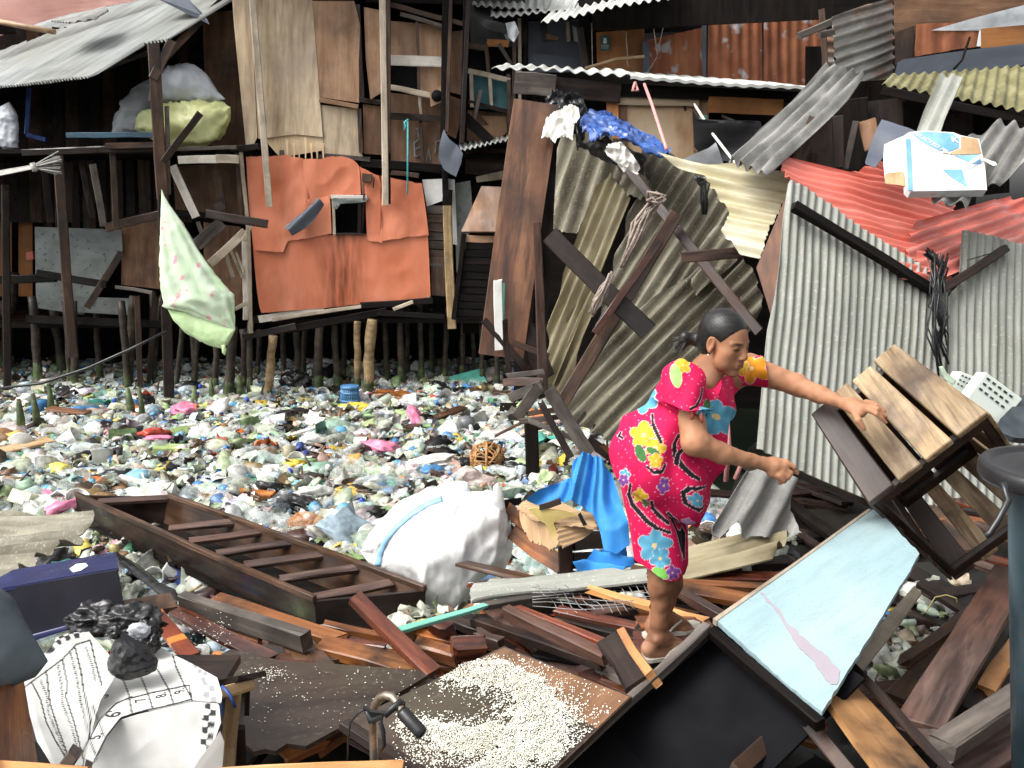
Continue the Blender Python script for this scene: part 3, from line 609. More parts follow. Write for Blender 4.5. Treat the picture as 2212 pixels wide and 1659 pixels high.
bm('window_frame', (716, 426), (794, 426), HY-.06, 9, m['wood_white'], wn, t=.05); bm('window_frame', (720, 428), (722, 506), HY-.05, 6, m['wood_pale'], wn, t=.05)
bm('window_frame', (778, 430), (776, 506), HY-.02, 8, m['wood_dark'], wn, t=.05); bm('window_frame', (720, 505), (788, 505), HY-.03, 4, m['wood_dark'], wn, t=.05)
sheet('plastic_film', [(719, 428), (796, 428), (790, 436), (760, 440), (738, 436), (728, 452), (721, 450)], plane(HY-.09), m['board_greywhite'], wn, HOR, lambda a, r: .02*nz(a*14, r*9), .008, 16, .002)
bx = panel('meter_box', [(782, 374), (802, 376), (802, 392), (782, 392)], plane(HY-.1), m['wood_brown'], PH, .08)
tube('cable', [W(785, 392, HY-.1), W(786, 440, HY-.08), W(783, 500, HY-.06)], .012, m['wood_dark'], PH); tube('cable', [W(803, 378, HY-.12), W(808, 385, HY-.14), W(806, 405, HY-.12)], .008, m['rubber'], PH)
bm('trim', (519, 318), (535, 480), HY-.05, 8, m['wood_pale'], PH); bm('trim', (512, 330), (520, 470), HY-.02, 10, m['wood_brown'], PH)
bm('trim', (925, 640), (929, 655), HY-.02, 5, m['wood_pale'], PH)
# right of the orange wall
panel('white_board', [(912, 388), (962, 386), (966, 430), (922, 446)], plane(HY+.05), m['paint_white'], PH, grain=HOR)
panel('white_board', [(968, 386), (982, 388), (988, 530), (972, 525)], plane(HY+.02), m['paint_white'], PH)
for i in range(7):
    bm('side_board', (922, 452 + i*19), (962, 454 + i*19), HY+.06 + .01*(i % 2), 17, m['wood_brown'] if i % 3 else m['wood_grey'], PH, t=.02)
panel('side_board', [(930, 555), (960, 556), (964, 640), (932, 638)], plane(HY+.05), m['wood_brown'], PH)
bm('corner_post', (967, 410), (966, 450), HY-.08, 20, m['wood_black'], PH, t=.08)
bm('corner_post', (966, 445), (976, 710), HY-.1, 19, m['stilt_bright'], PH, t=.08); bm('corner_post', (960, 300), (962, 420), HY-.04, 12, m['wood_black'], PH, t=.08)
o = panel('patterned_board', [(984, 396), (1016, 390), (1022, 470), (1000, 555), (986, 590), (984, 520)], plane(HY+.15), m['board_greywhite'], PH)
# ledge under the orange wall and floor
bm('ledge', (525, 728), (640, 705), (HY-.35, HY-.3), 15, m['wood_dark'], PH, t=.05)
bm('ledge', (620, 712), (835, 672), (HY-.3, HY-.1), 16, m['wood_black'], PH, t=.06)
bm('ledge', (590, 690), (780, 662), (HY-.1, HY-.05), 8, m['wood_pale'], PH, t=.05)
bm('ledge', (780, 660), (935, 650), HY-.02, 14, m['wood_black'], PH, t=.08)
bm('ledge', (815, 676), (960, 684), HY-.15, 12, m['wood_black'], PH, t=.06)
bm('ledge', (560, 690), (700, 668), HY+.02, 16, m['wood_white'], PH, t=.03)
bm('ledge', (850, 668), (892, 652), HY-.1, 8, m['wood_pale'], PH)
fz = W(700, 690, HY).z
slab('floor_deck', W(530, 690, HY).x, W(1125, 690, HY).x, HY+.1, 16, fz - .06, fz, m['wood_black'], PH)
slab('dark_backing', W(400, 690, HY).x - 1.5, W(1200, 690, HY).x, 16, 16.1, 0, 5.8, m['wood_black'], PH)  # added backing down to the water, black for the shade behind the stilts
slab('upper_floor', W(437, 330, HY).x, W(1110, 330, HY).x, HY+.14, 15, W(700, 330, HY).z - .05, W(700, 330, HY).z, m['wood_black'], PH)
corrw('roof_sheet', Vector((-3.8, 10.45, 5.25)), Vector((.3, 10.45, 5.05)), Vector((.3, 16, 6.1)), Vector((-3.8, 16, 6.3)), m['asbestos_dark'], PH, .08, .02)  # unseen roof above the frame, added to keep the house interior dark
# loose braces between shack and house
for a, b, w, mt, Y in [((372, 358), (424, 470), 17, 'wood_white', 10.75), ((353, 350), (432, 245), 14, 'wood_dark', 10.2), ((425, 530), (480, 480), 26, 'wood_grey', 10.7), ((455, 570), (530, 500), 18, 'wood_pale', 10.6), ((536, 480), (542, 720), 9, 'wood_pale', 10.6), ((528, 520), (530, 690), 10, 'wood_white', 10.75), ((545, 480), (525, 520), 9, 'wood_pale', 10.6), ((507, 668), (542, 650), 8, 'wood_pale', 10.6), ((498, 540), (524, 600), 6, 'wood_pale', 10.7), ((510, 545), (526, 588), 5, 'wood_pale', 10.7), ((488, 545), (504, 600), 8, 'wood_pale', 10.68), ((428, 480), (440, 520), 9, 'wood_grey', 10.72), ((470, 440), (478, 455), 22, 'wood_brown', 10.95), ((468, 365), (480, 452), 18, 'wood_brown', 11.1)]:
    bm('brace', a, b, Y, w, m[mt], PH)
bm('jutting_beam', (446, 462), (578, 484), 10.3, 18, m['wood_dark'], PH, t=.08)
panel('lower_panel', [(372, 360), (520, 350), (530, 470), (380, 460)], plane(11.8), m['ply_brown'], PH)
panel('lower_panel', [(440, 480), (520, 490), (526, 660), (440, 660)], plane(11.7), m['ply_brown'], PH)
bm('beam_end', (380, 460), (470, 468), 11.2, 14, m['wood_black'], PH, t=.08)
# stilts: u, top v, foot v, width, leaning, material, depth
ST = [(590, 725, 905, 18, -14, 1, 10.5), (691, 732, 868, 20, -6, 0, 11), (772, 694, 812, 15, -2, 1, 10.95), (803, 690, 850, 23, -12, 1, 10.75), (864, 690, 812, 15, 2, 0, 11.3), (906, 684, 800, 13, 4, 0, 11.5),
      (640, 735, 868, 16, 6, 0, 11.4), (722, 725, 850, 15, 8, 0, 11.2), (745, 720, 845, 12, -4, 0, 11.8), (965, 700, 805, 13, -6, 0, 11.6), (1000, 715, 800, 13, -3, 0, 11.7), (1040, 720, 815, 12, 2, 0, 11.4), (1075, 725, 815, 13, -2, 0, 11.3),
      (470, 742, 860, 15, -8, 0, 10.9), (505, 740, 865, 22, -14, 0, 10.8), (540, 730, 860, 13, -2, 0, 10.7), (525, 745, 880, 14, 6, 0, 11.1), (430, 700, 850, 12, -14, 0, 11.1), (395, 730, 880, 12, -18, 0, 11.0), (415, 735, 862, 12, 10, 0, 11.4),
      (830, 700, 830, 13, 8, 0, 11.6), (880, 700, 795, 12, -2, 0, 12), (930, 700, 800, 12, 3, 0, 12), (660, 735, 850, 13, -6, 0, 12), (610, 735, 850, 12, 4, 0, 12.2), (560, 745, 850, 12, -3, 0, 12.1), (1020, 715, 800, 10, 4, 0, 12)]
def stilt(nm, u, v0, v1, w, dx, mt, Y, parent):
    p0 = W(u, v0, Y); p1 = W(u + dx, v1, Y); p1.z = -.1
    rr = mpx(w, Y)/2; n = 8; pts = [p0.lerp(p1, i/n) + Vector((R.uniform(-1, 1)*rr*.18, R.uniform(-1, 1)*rr*.1, 0)) for i in range(n+1)]
    s = tube(nm, pts, rr, mt, parent, 9, rs=[rr*R.uniform(.86, 1.1) for _ in range(n+1)])
    g = [p1.lerp(p0, t) for t in (0, .12, .24, .34)]
    tube('algae', g, rr, m['stilt_green'], s, 9, rs=[rr*1.16, rr*1.14, rr*1.1, rr*.9])
for (u, v0, v1, w, dx, k, Y) in ST: stilt('stilt', u, v0 - (0 if k else 34), v1, w, dx, m['stilt_bright'] if k else m['stilt'], Y, PH)
for (u, v0, v1, w, dx) in [(30, 640, 930, 24, -12), (70, 690, 880, 18, 18), (110, 690, 870, 20, 34), (160, 700, 880, 16, 2), (205, 705, 850, 14, 14), (262, 700, 870, 16, 18), (290, 690, 885, 20, -14), (330, 680, 872, 14, 4), (10, 700, 900, 18, 10), (140, 700, 850, 12, 13), (350, 690, 860, 12, -24)]:
    stilt('stilt', u, v0 - 50, v1, w, dx, m['stilt'], 10.8 + R.random()*1.9, LS)
BS = [(40, 862, 952, 20, 6), (70, 850, 935, 18, 12), (105, 830, 905, 16, 6), (160, 900, 940, 12, 2), (275, 838, 912, 20, 10), (300, 835, 915, 14, 8), (420, 835, 892, 18, -4), (455, 820, 880, 14, 2), (415, 862, 905, 16, 0), (515, 810, 870, 20, 6), (540, 815, 868, 16, -2), (565, 845, 880, 12, 0), (690, 800, 850, 16, 0), (950, 790, 832, 14, 0), (1010, 785, 822, 12, 4), (990, 770, 820, 10, -3), (855, 795, 830, 12, 2)]
for (u, v0, v1, w, dx) in BS:
    p1 = G(u + dx, v1, -.03); p0 = W(u, v0, p1.y); rr = mpx(w, p1.y)/2
    o = tube('broken_stake', [p1, p1.lerp(p0, .5) + Vector((.01, 0, 0)), p0], rr, m['stilt_green'] if w > 13 else m['stilt'], None, 7, rs=[rr, rr*.9, rr*.45])
    tag(o, 'broken mossy stake standing up out of the litter before the stilts', 'stake', 'broken stakes in the litter')
# ================================================================ house with the teal window
TH = thing('teal_window_house', (0, 11.5, 0), 'dark timber house with broken teal panes in a wooden window frame', 'house')
TY = 11.2
panel('wall_panel', [(1016, -10), (1135, -10), (1135, 100), (1016, 100)], plane(TY+.3), m['tarp_black'], TH)
panel('wall_panel', [(1010, 238), (1110, 245), (1112, 310), (1008, 305)], plane(TY+.2), m['ply_brown'], TH)
panel('torn_ply', [(1040, 250), (1092, 252), (1096, 285), (1070, 308), (1050, 300), (1038, 272), (1056, 270)], plane(TY+.12), m['ply_tan'], TH, .008)
tw = panel('window', [(1016, 160), (1098, 170), (1098, 240), (1016, 232)], plane(TY+.12), m['paint_teal'], TH)
panel('void_sheet', [(1016, 98), (1098, 100), (1098, 162), (1016, 150)], plane(TY+.16), m['dark_void'], TH)  # near-black sheet behind the frame, standing in for the dark interior
bm('window_frame', (1012, 153), (1102, 174), TY, 10, m['wood_pale'], tw); bm('window_frame', (1012, 220), (1102, 242), TY, 9, m['wood_dark'], tw); bm('window_frame', (1050, 95), (1056, 160), TY, 8, m['wood_brown'], tw)
bm('window_frame', (1058, 165), (1062, 232), TY, 7, m['wood_pale'], tw); bm('window_frame', (1018, 158), (1020, 232), TY, 8, m['wood_pale'], tw); bm('window_frame', (1098, 160), (1102, 300), TY, 9, m['wood_brown'], tw)
bm('window_frame', (1052, 92), (1098, 94), TY, 14, m['ply_orange'], tw); bm('window_frame', (1012, 98), (1050, 104), TY, 12, m['wood_brown'], tw)
bm('strut', (1078, 95), (1112, 150), TY-.1, 8, m['wood_brown'], TH); bm('strut', (1038, 195), (1024, 260), TY-.15, 8, m['wood_grey'], TH)
bm('post', (1112, 60), (1108, 300), TY-.05, 8, m['wood_brown'], TH); bm('post', (1122, 40), (1124, 270), TY-.02, 7, m['wood_pale'], TH); bm('post', (1136, 40), (1132, 250), TY+.05, 9, m['wood_black'], TH)
bm('fallen_timber', (1000, 250), (1060, 306), TY-.2, 22, m['wood_black'], TH)
for i in range(4): bm('lower_board', (1005, 325 + i*14), (1105, 330 + i*16), TY+.1 + .01*i, 15, m['wood_dark'] if i % 2 else m['wood_brown'], TH, t=.02)
panel('white_board', [(1028, 382), (1098, 366), (1098, 386), (1030, 394)], plane(TY), m['wood_pale'], TH)
panel('wall_panel', [(1000, 395), (1110, 395), (1112, 720), (1000, 720)], plane(TY+.35), m['wood_black'], TH)
sf = thing('corrugated_awning', W(1030, 315, 10.8), 'narrow wet corrugated awning under the teal window', 'awning')
corrw('roof_sheet', W(996, 325, 10.6), W(1114, 298, 10.6), W(1114, 290, 11.3), W(990, 312, 11.3), m['roof_zinc'], sf, .06, .014)
o = sheet('tarpaulin', [(958, 278), (972, 300), (988, 314), (1003, 330), (1000, 350), (985, 382), (960, 366), (950, 345)], plane((958, 278, 10.6), (1003, 330, 10.5), (960, 366, 10.7)), m['tarp_black'], None, VER, lambda a, r: .06*abs(nz(a*3, r*3)), .012, 10, .003); o.data.materials[0] = m['tarp_grey']
tag(o, 'grey rubber sheet hanging folded from the corner post', 'tarpaulin')
o = sheet('tarpaulin', [(1018, 30), (1050, 42), (1085, 50), (1122, 64), (1118, 85), (1100, 92), (1085, 70), (1050, 62)], plane(10.9), m['tarp_black'], None, HOR, lambda a, r: .05*nz(a*6, r*5), .015, 14, .003)
tag(o, 'black torn plastic hanging from the eave above the teal window', 'tarpaulin')
o = sheet('plastic_scrap', [(1092, 50), (1112, 46), (1122, 70), (1110, 92), (1098, 80)], plane(10.8), m['tarp_pale'], None, VER, lambda a, r: .03*nz(a*16, r*9), .006, 10, .002)
tag(o, 'pale shredded plastic scrap on the eave above the teal window', 'plastic scrap')
o = tube('cord', [W(882, 258, 10.7), W(874, 264, 10.68), W(873, 280, 10.68), W(880, 262, 10.66), W(881, 330, 10.66), W(880, 420, 10.66)], .012, m['cord_teal'], None); tag(o, 'teal cord looped over the railing of the plywood house', 'cord')
# roofs and walls behind, on the right
RH = thing('rusty_shed', (2.2, 11, 0), 'rusty corrugated shed wall with brown boards under a dark eave', 'shed')
RY = 10.6
panel('wall_panel', [(1288, 70), (1392, 62), (1392, 162), (1290, 152)], plane(RY), m['ply_orange'], RH)
corr('rust_sheet', [(1388, 88), (1526, 58), (1526, 178), (1388, 164)], plane(RY-.04), m['rust'], RH, ridge=VER, pitch=.11, amp=.008, jag=.004, seed=5)
corr('rust_sheet', [(1528, 54), (1648, 34), (1648, 184), (1528, 176)], plane(RY-.08), m['rust'], RH, ridge=VER, pitch=.11, amp=.008, jag=.004, seed=8)
corr('rust_sheet', [(1649, 32), (1780, 10), (1784, 190), (1649, 184)], plane(RY-.05), m['rust'], RH, ridge=VER, pitch=.11, amp=.008, jag=.004, seed=9)
panel('flashing', [(1388, 90), (1402, 88), (1406, 166), (1388, 164)], plane(RY-.06), m['tarp_grey'], RH)
panel('flashing', [(1516, 56), (1526, 54), (1525, 178), (1518, 178)], plane(RY-.07), m['tarp_grey'], RH)
panel('wall_panel', [(1254, 60), (1290, 60), (1292, 152), (1262, 150)], plane(RY+.1), m['wood_black'], RH)
bm('post', (1252, 60), (1266, 150), RY-.03, 14, m['wood_dark'], RH, t=.06)
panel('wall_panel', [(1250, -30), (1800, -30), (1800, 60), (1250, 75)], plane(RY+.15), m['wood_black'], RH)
po = panel('poster', [(1297, 78), (1316, 76), (1317, 108), (1298, 110)], plane(RY-.03), m['paint_teal'], RH, .003)
panel('poster_emblem', [(1304, 82), (1310, 82), (1311, 92), (1307, 95), (1303, 92)], plane(RY-.036), m['paint_white'], po, .002)
for i in range(3): panel('poster_line', rect(1299, 97 + i*3, 1315, 98.4 + i*3), plane(RY-.036), m['tarp_pale'], po, .002)
e0 = W(1168, 48, 9.6); e1 = W(1480, -14, 9.2)
corrw('eave_sheet', e0, e1, e1 + Vector((.3, 2.2, .62)), e0 + Vector((.3, 2.2, .62)), m['roof_white'], RH, .094, .017, 6)
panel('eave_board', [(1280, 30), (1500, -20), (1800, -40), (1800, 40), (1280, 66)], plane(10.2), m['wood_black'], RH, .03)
tube('hanging_stick', [W(1264, 148, 10), W(1330, 128, 10), W(1392, 122, 10)], .018, m['bamboo'], RH)
for a, b in [((1278, 50), (1280, 145)), ((1352, 70), (1356, 128)), ((1412, 62), (1420, 120)), ((1432, 60), (1420, 118)), ((1420, 122), (1396, 160)), ((1354, 130), (1358, 146))]: tube('string', [W(*a, 10), W(*b, 10)], .005, m['rope'], RH)
GH = thing('tarp_wall_house', (1, 12, 0), 'house wall covered with torn blue-grey tarpaulin under a white roof', 'house')
sheet('tarpaulin', [(1142, 42), (1262, 40), (1268, 152), (1140, 152)], plane(11.4), m['tarp_grey'], GH, HOR, lambda a, r: .02*nz(a*3, r*2), .03, 10, .004)
sheet('tarpaulin', [(1143, 112), (1266, 128), (1268, 156), (1140, 156)], plane(11.34), m['tarp_grey'], GH, HOR, lambda a, r: .02*nz(a*3+7, r*2), .03, 10, .004)
panel('exposed_board', [(1180, 72), (1206, 80), (1204, 88), (1180, 84)], plane(11.36), m['ply_tan'], GH); bm('batten', (1226, 48), (1228, 90), 11.35, 7, m['wood_pale'], GH)
panel('torn_edge', [(1166, 48), (1182, 50), (1184, 88), (1172, 92), (1168, 70)], plane(11.37), m['tarp_black'], GH, .003)
panel('torn_edge', [(1236, 55), (1246, 60), (1250, 92), (1240, 88)], plane(11.35), m['tarp_pale'], GH, .003)
corrw('roof_sheet', W(1060, 34, 11), W(1240, 22, 10.6), W(1260, -18, 13), W(1060, -10, 13), m['roof_white'], GH, .1, .015, 6)
corrw('roof_sheet', W(1020, 10, 11.3), W(1180, 20, 11), W(1180, -30, 13), W(1020, -30, 13), m['roof_white'], GH, .1, .015, 6)
bm('eave_beam', (1075, 42), (1250, 30), 11.2, 9, m['wood_black'], GH); panel('gable', [(1085, 44), (1250, 34), (1250, 60), (1090, 60)], plane(11.6), m['wood_black'], GH)
slab('dark_backing', 0, 6, 13.5, 13.6, 0, 5.4, m['wood_black'], GH)  # added black backing that keeps the space behind the houses dark
# right-hand metal sheets
ZH = thing('patched_metal_house', (4, 9.6, 0), 'patched house wall of rusting zinc, brown plywood and dark tarpaulin', 'house')
corr('zinc_sheet', [(1795, 36), (1870, 10), (1930, -6), (1932, 170), (1840, 178), (1808, 165), (1800, 100)], plane((1795, 100, 9.2), (1932, 100, 10.2), (1860, 0, 9.7)), m['rust_zinc'], ZH, ridge=((1800, 60), (1930, 15)), pitch=.10, amp=.016, seed=12)
corr('zinc_strip', [(1776, 80), (1800, 76), (1802, 165), (1778, 150)], plane(9.2), m['rust_zinc'], ZH, ridge=HOR, pitch=.1, amp=.016, seed=13, nr=5)
panel('wall_panel', [(1932, -20), (2230, -20), (2230, 30), (2090, 62), (1932, 80)], plane(9.7), m['ply_brown'], ZH, grain=HOR)
sheet('tarpaulin', [(2010, 66), (2100, 40), (2230, 6), (2230, 60), (2110, 66), (2060, 62)], plane(9.6), m['tarp_pale'], ZH, HOR, lambda a, r: .015*nz(a*6, r*2), .02, 14, .003)
corr('rust_sheet', [(1976, 52), (2120, 46), (2110, 100), (1976, 122)], plane(9.62), m['rust'], ZH, ridge=VER, pitch=.2, amp=.008, seed=14)
panel('wall_panel', [(2120, 62), (2230, 52), (2230, 96), (2120, 104)], plane(9.6), m['ply_orange'], ZH, grain=HOR)
panel('wall_panel', [(1934, 70), (1976, 55), (1976, 128), (1934, 140)], plane(9.64), m['wood_brown'], ZH)
sheet('tarpaulin', [(1940, 130), (2060, 112), (2230, 92), (2230, 140), (1930, 172)], plane(9.4), m['tarp_grey'], ZH, HOR, lambda a, r: .02*nz(a*3, r*2), .03, 12, .004)
tube('cable', [W(2095, 80, 9.2), W(2078, 130, 9.2), W(2060, 150, 9.2)], .012, m['wood_black'], ZH)
bm('post', (1776, 20), (1784, 180), 9.1, 12, m['wood_brown'], ZH); bm('bracket', (1726, 78), (1795, 48), 8.8, 14, m['wood_grey'], ZH); bm('bracket', (1770, 76), (1802, 68), 8.9, 12, m['wood_grey'], ZH)
panel('wall_panel', [(1740, 100), (2300, 100), (2300, 330), (1740, 330)], plane(10.4), m['wood_black'], ZH)
corrw('roof_sheet', W(1905, 182, 8.0), W(2260, 246, 7.4), W(2260, 140, 9.3), W(1925, 162, 9.3), m['asbestos_moss'], ZH, .085, .015, 8)
bm('eave_beam', (1905, 195), (2230, 262), (8, 7.5), 18, m['wood_black'], ZH)
for i in range(6): bm('wall_board', (1760 + i*75, 215), (1764 + i*75, 420), 8.6 + .03*(i % 2), 70, m['wood_black'] if i % 2 else m['wood_dark'], ZH, t=.02)
# long low roof in front of the rusty shed, with its plywood wall
FH = thing('low_roof_shack', (2, 8.6, 0), 'low shack with white corrugated roof edge and bare plywood wall', 'shack')
r0, r1, r2 = W(1062, 146, 8.6), W(1362, 160, 8.4), W(1760, 190, 8.2)
corrw('roof_sheet', r0, r1, r1 + Vector((.1, 1.7, .285)), r0 + Vector((.1, 1.7, .285)), m['roof_white'], FH, .135, .015, 6)
corrw('roof_sheet', r1 + Vector((0, -.02, -.01)), r2, r2 + Vector((.1, 1.7, .27)), r1 + Vector((.1, 1.7, .275)), m['roof_white'], FH, .13, .006, 6, thick=.025)
bm('fascia', (1112, 178), (1200, 186), 8.5, 44, m['wood_grey'], FH, t=.05); bm('fascia', (1200, 188), (1340, 200), 8.56, 40, m['wood_dark'], FH, t=.05)
bm('fascia', (1340, 195), (1760, 212), 8.6, 24, m['wood_black'], FH, t=.05)
FP = 8.68
panel('wall_panel', [(1350, 222), (1508, 200), (1508, 345), (1350, 330)], plane(FP), m['ply_door'], FH)
bm('door_rail', (1332, 214), (1510, 216), FP-.05, 24, m['ply_light'], FH, t=.02); bm('door_stile', (1322, 208), (1326, 320), FP-.06, 24, m['ply_orange'], FH, t=.03)
panel('wall_panel', [(1332, 225), (1354, 225), (1356, 330), (1334, 330)], plane(FP-.02), m['ply_brown'], FH)
panel('wall_panel', [(1500, 200), (1532, 196), (1530, 300), (1498, 330)], plane(FP-.02), m['ply_tan'], FH)
bm('lintel', (1530, 226), (1690, 232), FP-.1, 32, m['ply_orange'], FH, t=.03)
bm('mint_post', (1520, 248), (1508, 310), FP-.08, 14, m['paint_mint'], FH, t=.03)
panel('void', [(1150, 195), (1330, 205), (1330, 420), (1150, 420)], plane(9.6), m['wood_black'], FH)  # black sheets put in for the dark gaps under the low roof
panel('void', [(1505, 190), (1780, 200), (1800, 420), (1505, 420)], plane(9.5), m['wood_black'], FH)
slab('dark_backing', W(1110, 200, 9.7).x, 5.2, 10.15, 10.2, 0, 3.4, m['wood_black'], FH)  # added black backing to darken the inside of the low shack
for a, b, w, mt in [((1196, 214), (1150, 260), 10, 'twig'), ((1560, 250), (1585, 262), 5, 'rope'), ((1470, 205), (1480, 240), 9, 'rubber')]: bm('rag', a, b, 8.7, w, m[mt], FH)
rope = tube('rope', [W(1372, 178, 8.3), W(1378, 196, 8.2), W(1366, 196, 8.2), W(1372, 178, 8.25)], .012, m['rope_pink'], None); tag(rope, 'pink rope loop tied under the white roof edge', 'rope')
rope = tube('rope', [W(1392, 182, 8.2), W(1408, 225, 7.6), W(1440, 322, 6.6)], .014, m['rope_pink'], None); tag(rope, 'pink rope stretched down across the bare plywood door', 'rope')
rope = tube('rope', [W(1500, 225, 8.4), W(1540, 290, 7.6), W(1598, 365, 7.0)], .012, m['cloth_white'], None); tag(rope, 'white rope sagging past the black tarpaulin', 'rope')
o = sheet('tarpaulin', [(1495, 235), (1510, 260), (1560, 300), (1640, 262), (1650, 300), (1590, 350), (1540, 345), (1500, 320)], plane(7.6), m['tarp_black'], None, HOR, lambda a, r: .06*nz(a*4, r*4), .02, 20, .004)
tag(o, 'black tarpaulin sagging below the orange lintel', 'tarpaulin')
o = sheet('tarpaulin', [(1470, 345), (1530, 320), (1545, 308), (1560, 345), (1570, 368), (1500, 372)], plane(7.0), m['tarp_pale'], None, HOR, lambda a, r: .05*nz(a*5, r*4), .02, 16, .004)
tag(o, 'pale grey plastic sheet bunched beside the black tarpaulin', 'tarpaulin')
o = tube('cable', [W(-30, 842, 9.6), W(90, 828, 9.7), W(190, 795, 9.8), W(280, 755, 9.9), W(360, 715, 10)], .016, m['rubber'], None, 8); tag(o, 'black hose slung across in front of the dark stilts', 'hose')
tw_ = thing('twig_broom', W(40, 365, 10), 'bundle of pale dry twigs tied together, jutting from the dark shack', 'broom')
for i in range(22):
    a = R.uniform(-1, 1); tube('twig', [W(-60, 385 + a*6, 10), W(75, 360 + a*4, 10), W(128 + R.uniform(-8, 8), 352 + a*26, 10 + R.uniform(-.1, .1))], .008, m['twig'], tw_, 4)
tube('binding', [W(70, 352, 9.95), W(76, 370, 9.95)], .03, m['twig'], tw_)
# ================================================================ collapsed corrugated roof and what leans on it
PS = plane((1310, 945, 7.4), (1640, 650, 7.0), (1340, 310, 8.3))
def PSo(d): return PS[0] + PS[1]*d, PS[1]
o = corr('roofing_sheet', [(1213, 292), (1256, 278), (1335, 300), (1372, 330), (1350, 425), (1290, 460), (1262, 480), (1240, 503), (1213, 500), (1184, 490), (1190, 395)], PSo(-.02), m['asbestos_olive'], None, ridge=((1215, 480), (1272, 310)), pitch=.185, amp=0.042, seed=21, jag=.03)
tag(o, 'wide-waved grey-olive roofing sheet at the upper corner of the collapse', 'roofing sheet')
o = corr('roofing_sheet', [(1292, 402), (1320, 374), (1360, 428), (1330, 500), (1290, 590), (1240, 690), (1196, 830), (1180, 830), (1186, 700), (1222, 575)], PSo(.09), m['asbestos_tan'], None, ridge=((1195, 760), (1335, 420)), pitch=.105, amp=0.026, seed=22, jag=.02)
tag(o, 'narrow tan roofing strip standing steeply over the collapsed sheets', 'roofing sheet')
o = corr('roofing_sheet', [(1272, 618), (1300, 640), (1250, 760), (1222, 868), (1178, 862), (1183, 790), (1226, 690)], PSo(.05), m['asbestos_tan'], None, ridge=((1195, 830), (1285, 640)), pitch=.125, amp=0.030, seed=23, jag=.015)
tag(o, 'tan roofing offcut tucked below the crossing dark beam', 'roofing sheet')
o = corr('roofing_sheet', [(1392, 306), (1450, 330), (1520, 372), (1612, 460), (1585, 520), (1540, 600), (1500, 640), (1400, 760), (1300, 800), (1290, 690), (1340, 520), (1375, 420)], PSo(.02), m['asbestos_olive'], None, ridge=((1310, 700), (1480, 440)), pitch=.118, amp=0.034, seed=24, jag=.02)
tag(o, 'large olive roofing sheet at the middle of the collapse, crossed by long thin beam', 'roofing sheet')
o = corr('roofing_sheet', [(1502, 585), (1575, 520), (1630, 590), (1650, 660), (1600, 735), (1520, 805), (1400, 912), (1312, 952), (1238, 908), (1212, 870), (1290, 745), (1420, 640)], PSo(.10), m['asbestos_olive'], None, ridge=((1300, 900), (1560, 640)), pitch=.122, amp=0.036, seed=25, jag=.03)
tag(o, 'large mossy roofing sheet sliding down behind the woman', 'roofing sheet')
o = corr('roofing_sheet', [(1528, 500), (1560, 486), (1604, 520), (1590, 560), (1540, 610), (1505, 640), (1490, 600)], PSo(.16), m['asbestos_olive'], None, ridge=((1505, 620), (1580, 520)), pitch=.12, amp=0.030, seed=26, jag=.03)
tag(o, 'small broken olive roofing piece beside the short stub of plank', 'roofing sheet')
o = corr('roofing_sheet', [(1322, 330), (1390, 350), (1400, 400), (1380, 430), (1352, 420), (1338, 380)], PSo(.14), m['asbestos_olive'], None, ridge=((1335, 400), (1375, 340)), pitch=.15, amp=.03, seed=27, jag=.03)
tag(o, 'curled roofing scrap below the knotted white rag', 'roofing sheet')
yp = plane((1420, 340, 7.0), (1700, 385, 6.6), (1590, 520, 6.3))
o = corr('fibreglass_sheet', [(1418, 338), (1500, 352), (1600, 358), (1702, 378), (1700, 420), (1678, 470), (1660, 500), (1640, 560), (1600, 548), (1560, 500), (1575, 455), (1520, 385), (1470, 368)], yp, m['yellow_fibre'], None, ridge=((1600, 440), (1700, 462)), pitch=.105, amp=.022, seed=28, jag=.02, bend=.1)
tag(o, 'bent yellow fibreglass roofing sheet draped over the collapsed roof', 'roofing sheet')
def loose(name, a, b, Y, w, mt, label, t=None, **k): return tag(bm(name, a, b, Y, w, m[mt], None, t, **k), label, {'plank': 'plank', 'beam': 'beam', 'post': 'post', 'board': 'board', 'stick': 'stick'}[name.split('_')[-1]])
loose('roof_beam', (1188, 508), (1300, 620), (7.15, 7.0), 40, 'wood_dark', 'thick dark beam end crossing the tan roofing strip', .06)
loose('roof_beam', (1290, 612), (1402, 716), (7.0, 6.85), 42, 'wood_dark', 'sawn dark beam stub poking over the mossy sheet', .06)
loose('roof_beam', (1462, 462), (1208, 880), (7.0, 6.9), 30, 'wood_brown', 'brown beam laid diagonally with rope twisted round it', .07)
loose('roof_beam', (1425, 520), (1285, 720), (6.9, 6.85), 16, 'wood_red', 'reddish lath lashed to the diagonal brown beam', .03)
loose('roof_beam', (1305, 300), (1640, 718), (7.6, 6.6), 21, 'wood_purple', 'long thin weathered beam running down the collapsed roof', .05)
loose('short_plank', (1472, 556), (1602, 546), 6.5, 24, 'wood_purple', 'short sawn plank stub resting across the long thin beam', .05)
loose('tall_board', (1158, 222), (1082, 770), (7.9, 7.5), 96, 'door_brown', 'tall scuffed brown board leaning upright beside the collapsed sheets', .03)
loose('tall_board', (1188, 300), (1166, 700), (8.0, 7.7), 34, 'wood_black', 'black board standing behind the tall scuffed brown board', .03)
loose('thin_post', (1160, 480), (1174, 850), 7.3, 17, 'wood_purple', 'thin rough post standing before the leaning brown board', .05, taper=1.3)
o = panel('wall_board', [(1040, 402), (1096, 404), (1080, 500), (996, 500)], plane((1040, 402, 8.9), (1096, 404, 8.8), (996, 500, 8.6)), m['ply_brown'], None, .02); tag(o, 'brown plywood hatch propped beside the tall leaning board', 'board')
